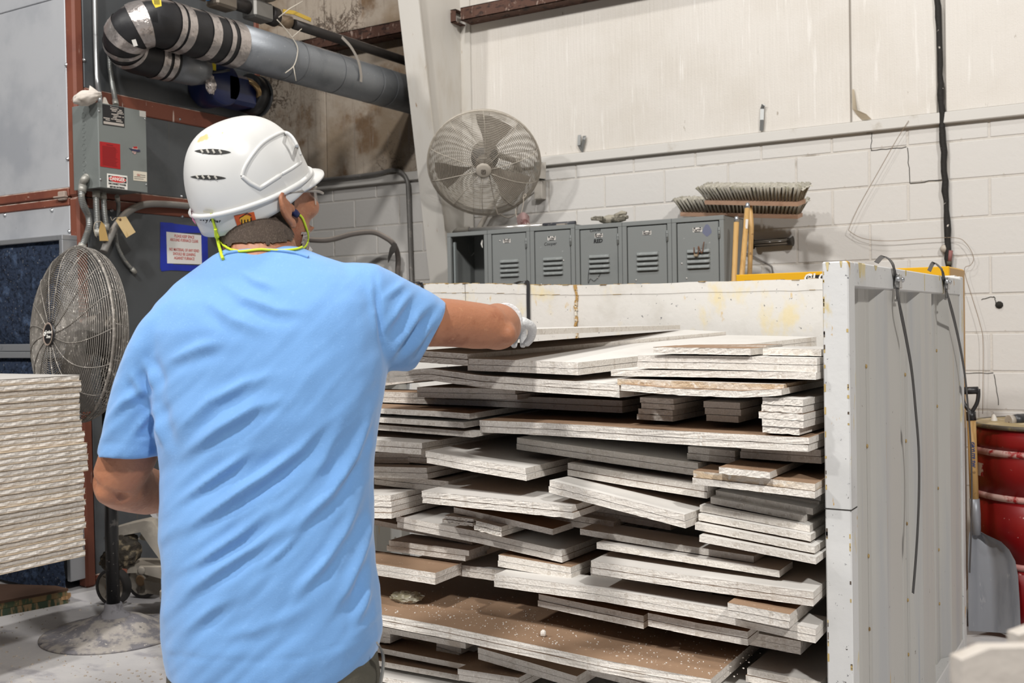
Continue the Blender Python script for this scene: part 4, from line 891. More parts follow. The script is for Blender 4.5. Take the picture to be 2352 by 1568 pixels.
# =====================================================================  DRUM, SHOVEL
drm = mat('drum_red', '760b0f', .35, layers=[('noise', 4, .5, .72, '7d0a10'), ('noise', 30, .68, .74, 'c9a9a4'), ('noise', 7, .66, .76, '5f0a0e', (1, 1, .2))])
band = mat('drum_band_worn', 'a8746f', .5, layers=[('noise', 9, .4, .6, 'c6a7a0'), ('noise', 20, .55, .65, '8e1a1c')])
dc = V((-.431, 5.027, 0)); DRr = .29
dr = thing('red_drum', 'open red steel drum full of waste at the right edge', 'drum', dc)
MB().lathe([(DRr - .012, 0), (DRr, .008), (DRr, .27)], dc, (0, 0, 1), 48).lathe([(DRr, .295), (DRr, .545)], dc, (0, 0, 1), 48).lathe([(DRr, .57), (DRr, .73), (DRr - .006, .735)], dc, (0, 0, 1), 48).lathe([(DRr - .004, .755), (DRr - .002, .78), (DRr - .004, .845)], dc, (0, 0, 1), 48).build('shell', drm, dr)
for z in (.27, .545, .728): MB().lathe([(DRr, z), (DRr + .008, z + .006), (DRr + .010, z + .014), (DRr + .008, z + .021), (DRr, z + .027)], dc, (0, 0, 1), 48).build('rolling_hoop', band, dr)
MB().lathe([(DRr - .008, .838), (DRr + .006, .84), (DRr + .011, .848), (DRr + .006, .857), (DRr - .008, .857), (DRr - .012, .848)], dc, (0, 0, 1), 48).build('rim', mat('drum_rim', '5c554c', .5, .4, layers=[('noise', 12, .5, .65, '8a7a55')]), dr)
MB().lathe([(DRr - .014, .855), (DRr - .016, .80)], dc, (0, 0, 1), 48).build('liner', mat('drum_inside', '9c8a63', .7, layers=[('noise', 8, .5, .65, 'b9a98c')]), dr)
MB().lathe([(0, .845), (.1, .843), (.2, .838), (DRr - .016, .830)], dc, (0, 0, 1), 40).build('waste_fill', mat('waste_dust', 'b3a99c', .9, layers=[('noise', 14, .5, .65, '8f867b')], bump=[(20, .5)]), dr)
drl = MB(); drl.grid([[dc + V(((DRr + .0008) * math.cos(a), (DRr + .0008) * math.sin(a), z)) for a in [-2.62 + .16 * j / 4 for j in range(5)]] for z in (.635, .69)]).build('torn_label', mat('torn_label', 'bca79a', .7, layers=[('noise', 18, .5, .56, '8b1416')]), dr)
cz_ = PY(2282, 978, 5.0).z - .845
cup = thing('plastic_scoop', 'white curved plastic scrap standing in the red drum', 'scrap', PY(2282, 978, 5.06))
MB().grid([[PY(2274 + 26 * u + (0 if v_ == 0 else -2 * math.sin(u * 3.1)), 978 - 22 * v_ * math.sin(min(1, u * 1.25) * 3.14) ** .8, 5.0 + .05 * v_) - V((0, 0, cz_)) for u in [j / 10 for j in range(11)]] for v_ in (0, .5, 1)]).build('curl', mat('plastic_white', 'd6d2ca', .5), cup)
cn = thing('spray_can', 'black and grey used can lying on the waste in the red drum', 'can', PY(2335, 975, 5.05))
a, b = PY(2316, 966, 4.95), PY(2350, 964, 5.0); dd = (b - a).normalized(); cmid = mat('can_black', '2a2a2d', .4)
MB().tube([a, a + dd * .022], .024, 16).build('cap', mat('can_cap', 'a59d93', .5, layers=[('noise', 40, .6, .66, '6b5a42')]), cn)
MB().tube([a + dd * .022, a + dd * .045, a + dd * .048, a + dd * .052, a + dd * .085, a + dd * .092], [.024, .027, .0275, .0265, .027, .022], 16).build('can_body', cmid, cn)
alsh = mat('shovel_aluminium', '989ba2', .45, .35, layers=[('noise', 5, .5, .7, '888c94', (3, 3, .5)), ('noise', 16, .64, .7, 'a9aab0', (2, 2, .5))], bump=[(14, .06)])
sv = thing('scoop_shovel', 'aluminium scoop shovel with wooden D handle leaning beside the red drum', 'shovel', PZ(2290, 1455, 0))
def SP(px, py, dep=0.0):
    t = (1455 - py) / 560.0; return PY(px, py, 4.66 + .10 * t + dep)
outl = [(2225, 1448, 2345, 1456), (2224, 1420, 2344, 1430), (2224, 1360, 2342, 1380), (2224, 1300, 2338, 1320), (2224, 1270, 2332, 1288), (2225, 1240, 2318, 1262), (2226, 1225, 2300, 1244), (2230, 1215, 2275, 1232), (2234, 1200, 2252, 1222)]
rows = []
for l, yl_, r_, yr in outl:
    row = []
    for j in range(13):
        u = j / 12; s_ = math.sin(u * math.pi); rib = .006 * max(0, math.cos((u - .36) * 22)) * (1 if yl_ < 1435 else .2)
        p = SP(l + (r_ - l) * u, yl_ + (yr - yl_) * u, .045 * s_ - rib); p.z = max(p.z, .004); row.append(p)
    rows.append(row)
MB().grid(rows).build('blade', alsh, sv)
MB().tube([SP(2243, 1228, .01), SP(2240, 1180, .005), SP(2238, 1145)], [.017, .021, .02], 12).build('socket', alsh, sv)
h0, h1 = SP(2238, 1147), SP(2231, 960)
MB().tube([h0, h1], .0175, 14).build('shaft', hwood, sv)
dbl = mat('blue_print', '3b4a7a', .6)
hd = (h1 - h0).normalized(); MB().tube([h1 - hd * .01, SP(2230, 945)], .019, 12).build('grip_ferrule', hbk, sv)
MB().tube(catmull([SP(2230, 948), SP(2236, 940), SP(2244, 925), SP(2247, 910), SP(2247, 893)], 5), .008, 8).tube(catmull([SP(2230, 948), SP(2222, 938), SP(2214, 925), SP(2211, 910), SP(2211, 893)], 5), .008, 8).tube([SP(2211, 897), SP(2247, 896)], .0155, 10).build('d_grip', hbk, sv)
text('GRYLITE SW', .0185, (h0 * .44 + h1 * .56) + V((.004, -.0185, 0)), -hd, V((1, 0, 0)), dbl, sv, bold=.0006)
# =====================================================================  BOARD PILE, DUNNAGE, PALLET JACK, FOREGROUND
gyp = mat('gypsum_edge', 'ddd7d0', .9, layers=[('noise', 30, .52, .68, 'cbc3ba'), ('noise', 70, .56, .64, 'e8e3dc'), ('noise', 4, .64, .74, 'a79c90')], bump=[(90, .5)])
gypw = mat('gypsum_face_paper', 'c3bfba', .8, layers=[('noise', 3, .5, .7, 'b7b3ae'), ('noise', 50, .7, .75, 'd8d4ce')], bump=[(120, .05)])
kraft = mat('kraft_paper', '8f6f55', .85, layers=[('noise', 4, .5, .7, '7f614a'), ('noise', 60, .62, .68, 'b79b80'), ('noise', 140, .70, .74, 'd9cfc3')], bump=[(120, .05)])
kline = mat('paper_edge', 'c2b097', .85)
PXR, PYF, PZ0, PZ1 = -3.645, 2.69, .427, 1.143
nb_ = 32; hh = (PZ1 - PZ0) / nb_; rng = random.Random(12)
for i in range(nb_):
    z0 = PZ0 + i * hh; j = rng.uniform(-.006, .006) + (.010 if 9 < i < 20 else 0); jy = rng.uniform(-.008, .008) + (.012 if 14 < i < 22 else 0)
    b = MB(); rows = []
    x1 = PXR + j; y1 = PYF + jy; n = 60
    b.m = 0
    # rough near edge (facing +x) as a bumpy strip, papers proud of it
    pr_ = []
    for k in range(n + 1):
        y = y1 - 1.3 * k / n
        t_ = (k * 1.35 + i * .7)
        row = []
        for q_ in range(5):
            zz = z0 + .0008 + (hh - .0022) * q_ / 4
            row.append((x1 - .004 * (1 if q_ in (0, 4) else 0) + .0020 * math.sin(t_ * 1.3 + q_ * .9) + rng.uniform(-.0011, .0011), y, zz))
        pr_.append(row)
    b.grid(pr_, smooth=False)
    b.bb((x1 - .9, y1 - 1.9, z0 + .0005), (x1 - .003, y1, z0 + hh - .0016))
    b.m = 1
    b.bb((x1 - .9, y1 - 1.9, z0 + hh - .0016), (x1 + .0015, y1 + .001, z0 + hh - .0002))
    b.m = 2
    b.bb((x1 - .9, y1 - 1.9, z0 + .0001), (x1 + .001, y1 + .001, z0 + .0006))
    o = b.build('drywall_board', [gyp, gypw if i == nb_ - 1 else kline, kline]); tag(o, 'topmost white drywall board of the tall pile at left' if i == nb_ - 1 else 'lowest drywall board of the tall pile, above the dunnage' if i == 0 else 'ragged edged drywall board inside the tall pile at left', 'board', 'boards of the tall pile at left')
for yv in (.95, 2.05):
    o = MB().bev((PXR - .9, yv, 0), (PXR - .15, yv + .1, PZ0), .004).build('bearer_block', hwood); tag(o, 'timber bearer under the %s end of the tall board pile' % ('near' if yv < 1 else 'far'), 'timber', 'bearers under the tall board pile')
wd = thing('wooden_dunnage', 'low wooden dunnage with green painted edges on the floor below the pile', 'dunnage', PZ(60, 1400, 0))
A0, A1 = PZ(-260, 1466, 0), PZ(157, 1385, 0); dv = (A1 - A0).normalized(); sdv = V((-dv.y, dv.x, 0))
if sdv.dot(V((-1, 0, 0))) < 0: sdv = -sdv
grn = mat('green_timber', '4a5d4a', .8, layers=[('noise', 9, .48, .6, 'a88f6c', (6, 6, 1)), ('noise', 20, .6, .7, '77664c')]); ply = mat('raw_timber', 'b08c63', .8, layers=[('noise', 12, .5, .62, '8b6a48', (6, 6, 1))])
MB().prism([A0, A1, A1 + sdv * .09, A0 + sdv * .09], (0, 0, .032)).build('timber', grn, wd)
MB().prism([A0 + V((0, 0, .0335)), A1 + dv * -.004 + V((0, 0, .0335)), A1 + sdv * .12 + V((0, 0, .0335)), A0 + sdv * .09 + V((0, 0, .0335))], (0, 0, .027)).build('timber', mat('green_top_timber', '8d7652', .8, layers=[('noise', 9, .5, .58, '4d5c44', (4, 4, 1)), ('noise', 20, .6, .7, 'b79a70')]), wd)
MB().prism([A0 + V((0, 0, .061)) - sdv * .004, A1 + V((0, 0, .061)) - sdv * .004, A1 + sdv * .10 - dv * .02 + V((0, 0, .061)), A1 + sdv * .5 - dv * .30 + V((0, 0, .061)), A0 + sdv * .9 + V((0, 0, .061))], (0, 0, .012)).build('top_board', mat('dunnage_board', '4b3527', .8, layers=[('noise', 5, .5, .7, '5d4433')]), wd)
bs = MB(); rng = random.Random(2)
for k in range(9): bs.box(A1 + dv * rng.uniform(-.02, .012) + sdv * rng.uniform(0, .05) + V((0, 0, rng.uniform(.01, .05))), (rng.uniform(.02, .05), .015, .014), Matrix.Rotation(rng.uniform(0, 3), 3, 'Z'))
bs.build('broken_end', ply, wd)
o = MB().prism([PZ(a, b, .004) for a, b in ((104, 1326), (118, 1322), (124, 1332), (112, 1336))], (0, 0, .003)).build('wrapper_scrap', mat('wrapper', 'b9b4bd', .4, layers=[('noise', 30, .5, .55, '8c3340')])); tag(o, 'crumpled wrapper scrap on the floor beside the loose filter fleece', 'litter')
# pallet jack
pjm = mat('jack_paint_dusty', '8f8980', .7, layers=[('noise', 8, .5, .65, 'a49d92'), ('up', 16, .7, 1.1, 'b3aa9d')], bump=[(40, .1)]); pjd = mat('jack_grime', '3f3a33', .9, layers=[('noise', 25, .5, .62, '80745f')], bump=[(50, .8)])
tyre = mat('tyre_dark', '3a3838', .7); whl = mat('wheel_dusty', 'a39c92', .7, layers=[('noise', 14, .5, .65, '8d867c')])
PJ = thing('pallet_jack', 'dusty grey pallet jack parked behind the fan pole', 'pallet jack', PZ(290, 1385, 0))
wa = PZ(262, 1388, 0); W0 = V((wa.x, wa.y, .088)); dxa = cw(.78, .35).normalized(); axl = cw(.95, -.05).normalized()
axl = cw(.86, .5).normalized() * .0 + cw(-.35, -1).normalized()
for q, nm in ((W0, 'wheel'), (W0 + cw(.10, .13), 'wheel')):
    w_ = MB(); w_.m = 0; w_.lathe([(.072, -.024), (.086, -.024), (.088, -.018), (.088, .018), (.086, .024), (.072, .024)], q, axl, 32, cap=False); 
    w_.m = 1; w_.lathe([(.072, .020), (.05, .010), (.026, .010), (.024, .024), (.012, .026), (0, .026)], q, axl, 32, cap=False); w_.lathe([(.072, -.02), (0, -.02)], q, axl, 32, cap=False)
    o = w_.build('wheel', [tyre, whl], PJ)
    for k in range(3):
        a = k * 2.1 + .5; xx = axl.orthogonal().normalized(); yy = axl.cross(xx); dr_ = xx * math.cos(a) + yy * math.sin(a)
        MB().tube([q + axl * .014 + dr_ * .024, q + axl * .014 + dr_ * .07], .006, 6).build('wheel_spoke', whl, o)
    MB().lathe([(.026, .024), (.028, .026), (.02, .028)], q, axl, 16).build('hub_ring', mat('brown_hub', '8a6f52', .7), o)
def JP(px, py, d=4.86): return PC(px, py, d)
MB().prism([JP(256, 1215), JP(290, 1205), JP(330, 1196), JP(348, 1197), JP(372, 1226), JP(395, 1262), JP(415, 1330), JP(415, 1360), JP(378, 1300), JP(345, 1255), JP(322, 1222), JP(290, 1228), JP(256, 1236)], cw(0, .10)).build('frame_arch', pjm, PJ)
MB().prism([JP(316, 1238, 4.9), JP(338, 1242, 4.9), JP(326, 1224, 4.9)], cw(0, .02)).build('gusset', pjm, PJ)
MB().prism([JP(318, 1302, 4.83), JP(385, 1302, 4.83), JP(430, 1330, 4.83), JP(430, 1345, 4.83), JP(330, 1318, 4.83), JP(316, 1312, 4.83)], cw(0, .03)).build('lift_link', pjm, PJ)
MB().lathe([(.018, 0), (.018, .006), (.010, .009), (0, .009)], JP(325, 1310, 4.825), cw(0, -1), 16).build('pivot_pin', pjm, PJ)
MB().prism([JP(292, 1298, 4.9), JP(385, 1300, 4.9), JP(385, 1312, 4.9), JP(292, 1316, 4.9)], cw(0, .16)).build('cross_head', pjm, PJ)
bm = bmesh.new(); bmesh.ops.create_icosphere(bm, subdivisions=4, radius=1)
for (px, py, sx, sz_, nm) in ((283, 1262, .08, .085, 'hydraulic_pump'), (262, 1286, .062, .05, 'grimy_body')):
    q = JP(px, py, 4.9); mb = MB()
    mb.add([q + cw(v.co.x * sx, v.co.y * .07, v.co.z * sz_) * (1 + .22 * mnoise.noise(v.co * 3 + q)) for v in bm.verts], [[v.index for v in f.verts] for f in bm.faces]); mb.build(nm, pjd, PJ)
bm.free()
MB().bev(JP(247, 1203, 4.84), JP(262, 1222, 4.80), .006).build('release_valve', pjm, PJ); MB().tube([JP(246, 1236, 4.82), JP(247, 1236, 4.76)], .012, 12).build('roller', mat('roller_pale', 'b9b6b0', .4), PJ); MB().tube([JP(246.5, 1236, 4.825), JP(247, 1236, 4.765)], .0165, 12, cap=False).build('roller_ring', tyre, PJ)
MB().tube([JP(252, 1215, 4.82), JP(254, 1180, 4.8), JP(258, 1120, 4.78), JP(262, 1000, 4.76), JP(268, 900, 4.74)], .012, 8).build('tow_bar', pjd, PJ)
MB().prism([JP(330, 1332, 4.95), JP(440, 1352, 4.95), JP(440, 1378, 4.95), JP(335, 1362, 4.95)], cw(0, .16)).build('fork', pjm, PJ)
MB().bev(JP(374, 1352, 4.75) * 1, JP(386, 1380, 4.70), .006).build('fork_roller', pjm, PJ)
# blurred foreground boards standing on edge close to the camera
fgm = mat('plaster_block', 'b5aea6', .9, layers=[('noise', 12, .5, .65, 'a79f95')], bump=[(40, .3)])
for px0, py0, d, lb in ((2209, 1492, .72, 'pale plaster board standing on edge nearest the camera at lower right'), (2340, 1438, .80, 'taller pale plaster board standing just behind the nearest one at lower right')):
    q = PC(px0, py0, d); ex, ey = cw(1, .10).normalized(), cw(-.10, 1).normalized()
    T = thing('plaster_board', lb, 'board', V((q.x, q.y, 0)), group='plaster boards in the foreground'); rng = random.Random(int(px0)); n = 20; rows = []
    for k in range(n + 1):
        top = q.z + rng.uniform(-.0012, .0012) - (.006 if k < 1 else 0); a = V((q.x, q.y, 0)) + ex * (.4 * k / n)
        rows.append([a, a + UZ * top, a + UZ * (top - .001) + ey * .016, a + ey * .016])
    b = MB(); b.grid(rows, smooth=False, cu=True); m_ = len(rows) * 4; b.f += [[0, 1, 2, 3], [m_ - 1, m_ - 2, m_ - 3, m_ - 4]]; b.mi += [0, 0]; b.sm += [False, False]
    b.build('board_sheet', fgm, T); MB().grid([[V((q.x, q.y, .1)) + ex * .4 * j - ey * .0006 + UZ * (q.z - .13) * i for j in (0, 1)] for i in (0, 1)]).build('face_paper', mat('board_paper', 'b9b2aa', .8), T)
# floor litter: dust crumbs
rng = random.Random(21); cb = MB()
for k in range(260):
    px, py = rng.uniform(-50, 420), rng.uniform(1375, 1600); q = PZ(px, py, 0)
    s_ = rng.uniform(.002, .006); cb.box(q + V((0, 0, s_ * .4)), (s_ * 1.6, s_, s_ * .8), Matrix.Rotation(rng.uniform(0, 3), 3, 'Z'))
o = cb.build('plaster_crumbs', mat('crumb', 'b9aea2', .9)); tag(o, 'scattered plaster crumbs on the dusty floor', 'crumbs', None, 'stuff')
# =====================================================================  RACK
rkw = mat('rack_paint', 'c9c9c8', .5, layers=[('noise', 3, .5, .7, 'bdbdbc'), ('noise', 9, .60, .68, 'c9b98a', (1.2, 1.2, .5)), ('noise', 13, .665, .71, 'b98f2e', (1.4, 1.4, .6)), ('noise', 70, .66, .70, '77777a'), ('noise', 34, .69, .73, '4b4744')], bump=[(40, .1)])
rkb = mat('rack_paint_yellowed', 'd2cfca', .55, layers=[('noise', 4, .5, .7, 'c6c2bb'), ('noise', 5, .55, .68, 'd8cba8', (1, 1, .6)), ('noise', 12, .64, .72, 'c9a865', (1.2, 1, .5)), ('noise', 60, .67, .70, '6f6f72')], bump=[(40, .1)])
rks = mat('rack_side_paint', 'b4b2ad', .5, layers=[('noise', 5, .5, .7, 'a9a9a9', (2, 2, .12)), ('noise', 9, .62, .72, '9c9fa6', (3, 3, .1)), ('noise', 40, .70, .73, '77716a'), ('noise', 12, .69, .72, 'b99a5a', (3, 3, .1))], bump=[(30, .05)])
rust = mat('rust_edge', 'a98f5e', .8, layers=[('noise', 20, .5, .6, '7d6440')])
RX0, RX1, RY0, RY1, RH = -2.82, -.614, 2.47, 4.087, 1.443
RK = thing('storage_rack', 'white open fronted steel rack with corrugated sides and rust chips holding drywall', 'rack', (-1.8, 3.28, 0))
PW = .0595
MB().bev((RX1 - PW, RY0, 0), (RX1, RY0 + PW, RH), .003).build('post', rkw, RK)
MB().bev((RX1 - PW, RY1 - PW, 0), (RX1, RY1, RH + .008), .003).build('post', rkw, RK)
RB0 = -3.09
MB().bev((RB0, RY1 - PW, 0), (RB0 + PW, RY1, RH + .02), .003).build('post', rkw, RK)
MB().bev((RX0, RY0, 0), (RX0 + PW, RY0 + PW, 1.10), .003).build('post', rkw, RK)
MB().bev((RX1 - PW, RY0 + PW, RH - .058), (RX1, RY1 - PW, RH), .003).build('top_rail', rkw, RK)
MB().bev((RX1 - PW, RY0 + PW, .10), (RX1, RY1 - PW, .17), .003).build('bottom_rail', rkw, RK)
MB().bev((RX0 + PW, RY0, .10), (RX1 - PW, RY0 + PW, .16), .003).build('front_sill', rkw, RK)
MB().bev((RB0 + PW, RY1 - PW, .10), (RX1 - PW, RY1, .16), .003).build('rear_sill', rkw, RK)
MB().prism([(RX0 + .005, RY0 + PW, 1.05), (RX0 + PW - .005, RY0 + PW, 1.05), (RB0 + PW - .005, RY1 - PW, 1.05), (RB0 + .005, RY1 - PW, 1.05)], (0, 0, .05)).build('top_rail', rkw, RK)
for k in range(4):  # unseen left side wall, added to keep light out of the load
    ta, tb = k / 4 + .004, (k + 1) / 4 - .004; mb = MB(); pf = []
    for u, o_ in ((0, .03), (.12, .03), (.25, .0), (.6, .0), (.72, .045), (1, .03)):
        t = ta + (tb - ta) * u; pf.append((RX0 + (RB0 - RX0) * t + .008 + o_ * .9, RY0 + PW + (RY1 - RY0 - 2 * PW) * t))
    for (x0_, y0_), (x1_, y1_) in zip(pf, pf[1:]):
        mb.add([(x0_, y0_, .17), (x1_, y1_, .17), (x1_, y1_, 1.05), (x0_, y0_, 1.05), (x0_ + .0025, y0_, .17), (x1_ + .0025, y1_, .17), (x1_ + .0025, y1_, 1.05), (x0_ + .0025, y0_, 1.05)], [(0, 3, 2, 1), (7, 4, 5, 6), (1, 2, 6, 5), (4, 7, 3, 0), (3, 7, 6, 2), (0, 1, 5, 4)])
    mb.build('corrugated_panel', rks, RK)
MB().bb((RX0 + .01, RY0 + .01, .16), (RX1 - .01, RY1 - .01, .166)).build('deck', rks, RK)
# corrugated side: separate formed panels with a thin gap between them
ys = [2.53, 2.762, 3.233, 3.735, 4.03]; out, inn = RX1 - .004, RX1 - .062
for k in range(4):
    a, b = ys[k] + .002, ys[k + 1] - .002; L_ = b - a
    if k == 0: prof = [(a, inn + .012), (a + .12, inn + .012), (a + .16, inn + .03), (b, inn + .03)]
    elif k == 3: prof = [(a, inn + .03), (a + .02, inn + .03), (a + .07, out), (b - .06, out), (b, out - .002)]
    else:
        prof = [(a, inn + .03), (a + .035, inn + .03), (a + .085, out), (a + .265, out), (a + .29, inn), (b - .075, inn), (b - .045, inn + .03), (b, inn + .03)]
    mb = MB()
    for (y0_, x0_), (y1_, x1_) in zip(prof, prof[1:]):
        mb.add([(x0_, y0_, .17), (x1_, y1_, .17), (x1_, y1_, RH - .056), (x0_, y0_, RH - .056), (x0_ - .0025, y0_, .17), (x1_ - .0025, y1_, .17), (x1_ - .0025, y1_, RH - .056), (x0_ - .0025, y0_, RH - .056)],
               [(0, 1, 2, 3), (7, 6, 5, 4), (1, 5, 6, 2), (4, 0, 3, 7), (3, 2, 6, 7), (0, 4, 5, 1)])
    mb.build('corrugated_panel', rks, RK)
    rng = random.Random(k + 3)
    for z in (.35, .52, .72, .98, 1.18):
        if k < 3: MB().lathe([(.006, 0), (.005, .003), (0, .004)], V((inn + .03, b + .002, z + rng.uniform(-.04, .04))), (1, 0, 0), 6).build('weld_bead', rust, RK)
# back wall sections (their top edge wanders)
def back(xa, xb, za, zb, nm='back_panel', mt=rkb):
    n = 24; T0 = MB(); rows = []
    rng = random.Random(int(xa * 100))
    top = [(xa + (xb - xa) * i / n, za + (zb - za) * i / n + rng.uniform(-.0018, .0018)) for i in range(n + 1)]
    MB().add([(x, RY1 - .055, z) for x, z in top] + [(x, RY1 - .055, z - .042) for x, z in top] + [(x, RY1 - .01, z) for x, z in top] + [(x, RY1 - .01, z - .042) for x, z in top],
        [(i, n + 1 + i, n + 2 + i, i + 1) for i in range(n)] + [(2 * n + 2 + i, i, i + 1, 2 * n + 3 + i) for i in range(n)] + [(3 * n + 3 + i, 2 * n + 2 + i, 2 * n + 3 + i, 3 * n + 4 + i) for i in range(n)] + [(n + 1 + i, 3 * n + 3 + i, 3 * n + 4 + i, n + 2 + i) for i in range(n)]
        + [(0, 2 * n + 2, 3 * n + 3, n + 1), (n, 2 * n + 1, 4 * n + 3, 3 * n + 2)]).build('back_rail', mt, RK)
    MB().prism([(xa, RY1 - .053, .17), (xb, RY1 - .053, .17), (xb, RY1 - .053, zb - .036), (xa, RY1 - .053, za - .036)], (0, .005, 0)).build(nm, mt, RK)
    rl = MB()
    for i in range(n):
        if rng.random() < .85:
            x, z = top[i]; rl.box((x, RY1 - .045 + rng.uniform(-.006, .006), z + .0005), (.03, .018, .003), Matrix.Rotation(rng.uniform(-.2, .2), 3, 'Z'))
        if rng.random() < .2: rl.box((top[i][0], RY1 - .0552, top[i][1] - .042), (rng.uniform(.02, .04), .001, .0015))
    tag(rl.build('rust_flake', rust, RK), kind='stuff')
xs1, xs2 = PY(1070, 690, RY1 - .05).x, PY(1325, 690, RY1 - .05).x
def zb_at(px, py): return PY(px, py, RY1 - .05).z
zA, zB, zC, zD = zb_at(967, 653), zb_at(1322, 655.5), zb_at(1326, 655), zb_at(1887, 641.5)
zl = zA + (zA - zB) * .12
back(RB0 + .02, xs1 - .002, zA + .004, zA - .004); back(xs1 + .002, xs2 - .004, zA - .004, zB); back(xs2 + .004, RX1 - .02, zC, zC + (zD - zC) * 1.25)
rb_ = MB(); rng = random.Random(8)
for i in range(14): rb_.box((xs2 + rng.uniform(-.004, .004), RY1 - .056, zC - .01 - i * .022), (.009 + rng.uniform(0, .006), .008, .024), Matrix.Rotation(rng.uniform(-.3, .3), 3, 'Y'))
rb_.build('rusty_seam', mat('rusty_weld', 'a8854e', .8, layers=[('noise', 30, .5, .6, 'd3cdbf')]), RK)
tp = MB(); tp.strip([PX(1893, 1025, RX1 + .0) + V((-.045, -.062, 0)), PX(1893, 1025, RX1) + V((-.045, -.0625, 0))], .001, .001, (0, 0, 1))
MB().bb((RX1 - PW - .0008, RY0 - .0008, .873), (RX1 + .0008, RY0 + PW * .9, .8755)).build('dark_line', crack, RK)
# chipped rust edges on the front post
rl = MB(); rng = random.Random(15)
for i in range(34):
    z = rng.uniform(.5, 1.43); s_ = rng.choice((0, 0, 1)); x = RX1 - PW + .0035 if s_ == 0 else RX1 - .0035
    rl.box((x, RY0 - .0002, z), (rng.uniform(.002, .0045), .0008, rng.uniform(.004, .02)))
tag(rl.build('paint_chip', mat('chip_ochre', 'b39c66', .8, layers=[('noise', 30, .52, .58, '4c4138')]), RK), kind='stuff')
drip = mat('drip_ochre', 'c2b388', .7, layers=[('noise', 40, .5, .6, 'a89560')])
for (x, z, a, b) in ((RX1 - .047, 1.432, .008, .02), (RX1 - .016, 1.436, .006, .014)):
    MB().prism([(x - a / 2, RY0 - .0009, z + b / 2), (x + a / 2, RY0 - .0009, z + b / 2), (x + a * .2, RY0 - .0009, z - b / 2), (x - a * .1, RY0 - .0009, z - b / 2)], (0, .001, 0)).build('rust_drip', drip, RK)
for (y, z, a, b) in ((2.58, 1.425, .03, .035), (2.74, 1.436, .03, .012), (3.1, 1.434, .02, .015), (3.37, 1.415, .009, .05), (3.62, 1.434, .02, .015)):
    MB().prism([(RX1 + .0009, y - a / 2, z + b / 2), (RX1 + .0009, y + a / 2, z + b / 2), (RX1 + .0009, y + a * .1, z - b / 2), (RX1 + .0009, y - a * .2, z - b / 2)], (-.001, 0, 0)).build('rust_drip', drip, RK)
# plastic strapping
stm = mat('black_strapping', '2e2d2f', .4); stg = mat('grey_strapping', '55535a', .4); clm = mat('strap_clamp', 'a9a8a6', .3, .8)
def strapside(label, pix, y, cp, back_pts):
    T = thing('strapping_band', label, 'strap', PX(pix[-1][0], pix[-1][1], RX1 + .01), group='plastic strapping bands on the rack')
    path = [V(p) for p in back_pts] + [PX(a, b, RX1 + .006 + (.012 if i > 1 else 0)) for i, (a, b) in enumerate(pix)]
    MB().strip(catmull(path, 6), .0125, .0012, (0.25, 1, 0)).build('band', stm, T)
    q = PX(cp[0], cp[1], RX1 + .004)
    MB().bev(q + V((-.002, -.022, -.020)), q + V((.012, .016, .018)), .002).build('clamp', clm, T)
    for d in (-.026, .022): MB().lathe([(.008, 0), (.008, .008), (.005, .012), (0, .013)], q + V((.004, d, .004)), (1, 0, 0), 8).build('clamp_bolt', zinc, T)
    MB().tube([q + V((.004, -.004, -.02)), q + V((.004, -.004, -.05))], .0045, 6).tube([q + V((.002, -.026, -.052)), q + V((.002, .02, -.052))], .003, 6).build('clamp_hook', clm, T)
strapside('long black band hanging from the nearer clamp on the rack side', [(2053, 615), (2058, 650), (2066, 700), (2080, 770), (2094, 850), (2103, 940), (2110, 1030), (2111, 1120), (2108, 1210), (2103, 1290), (2097, 1362)], 2.95, (2059, 645), [PX(2013, 603, RX1 - .02), PX(2028, 599, RX1 - .03) + V((0, 0, .012)), PX(2044, 602, RX1 - .01) + V((0, 0, .006))])
strapside('black band hanging from the farther clamp on the rack side', [(2164, 622), (2170, 650), (2180, 690), (2193, 740), (2206, 800), (2216, 860), (2223, 930), (2229, 1010), (2232, 1100), (2231, 1200), (2227, 1315)], 3.6, (2171, 650), [PX(2134, 622, RX1 - .02), PX(2144, 612, RX1 - .03) + V((0, 0, .012)), PX(2156, 615, RX1 - .01) + V((0, 0, .006))])
for lb, pix, fl in (('black band hanging inside the rack over its back panel near the sleeve', [(1213, 650), (1213, 690), (1214, 756), (1214, 860)], (1183, 651)), ('black band over the rack back panel just above the worker\'s right shoulder', [(968, 652), (971, 672), (973, 700), (975, 800)], (940, 647))):
    T = thing('strapping_band', lb, 'strap', PY(pix[-1][0], pix[-1][1], RY1 - .06), group='plastic strapping bands on the rack')
    pt = [PY(fl[0], fl[1], RY1 - .02), PY((fl[0] + pix[0][0]) / 2 + 2, pix[0][1] - 4.5, RY1 - .05), PY(pix[0][0] - 4, pix[0][1] - 1, RY1 - .06)] + [PY(a, b, RY1 - .0615) for a, b in pix]
    MB().strip(catmull(pt, 5), .0165, .0012, (1, 0, 0)).build('band', stm, T)
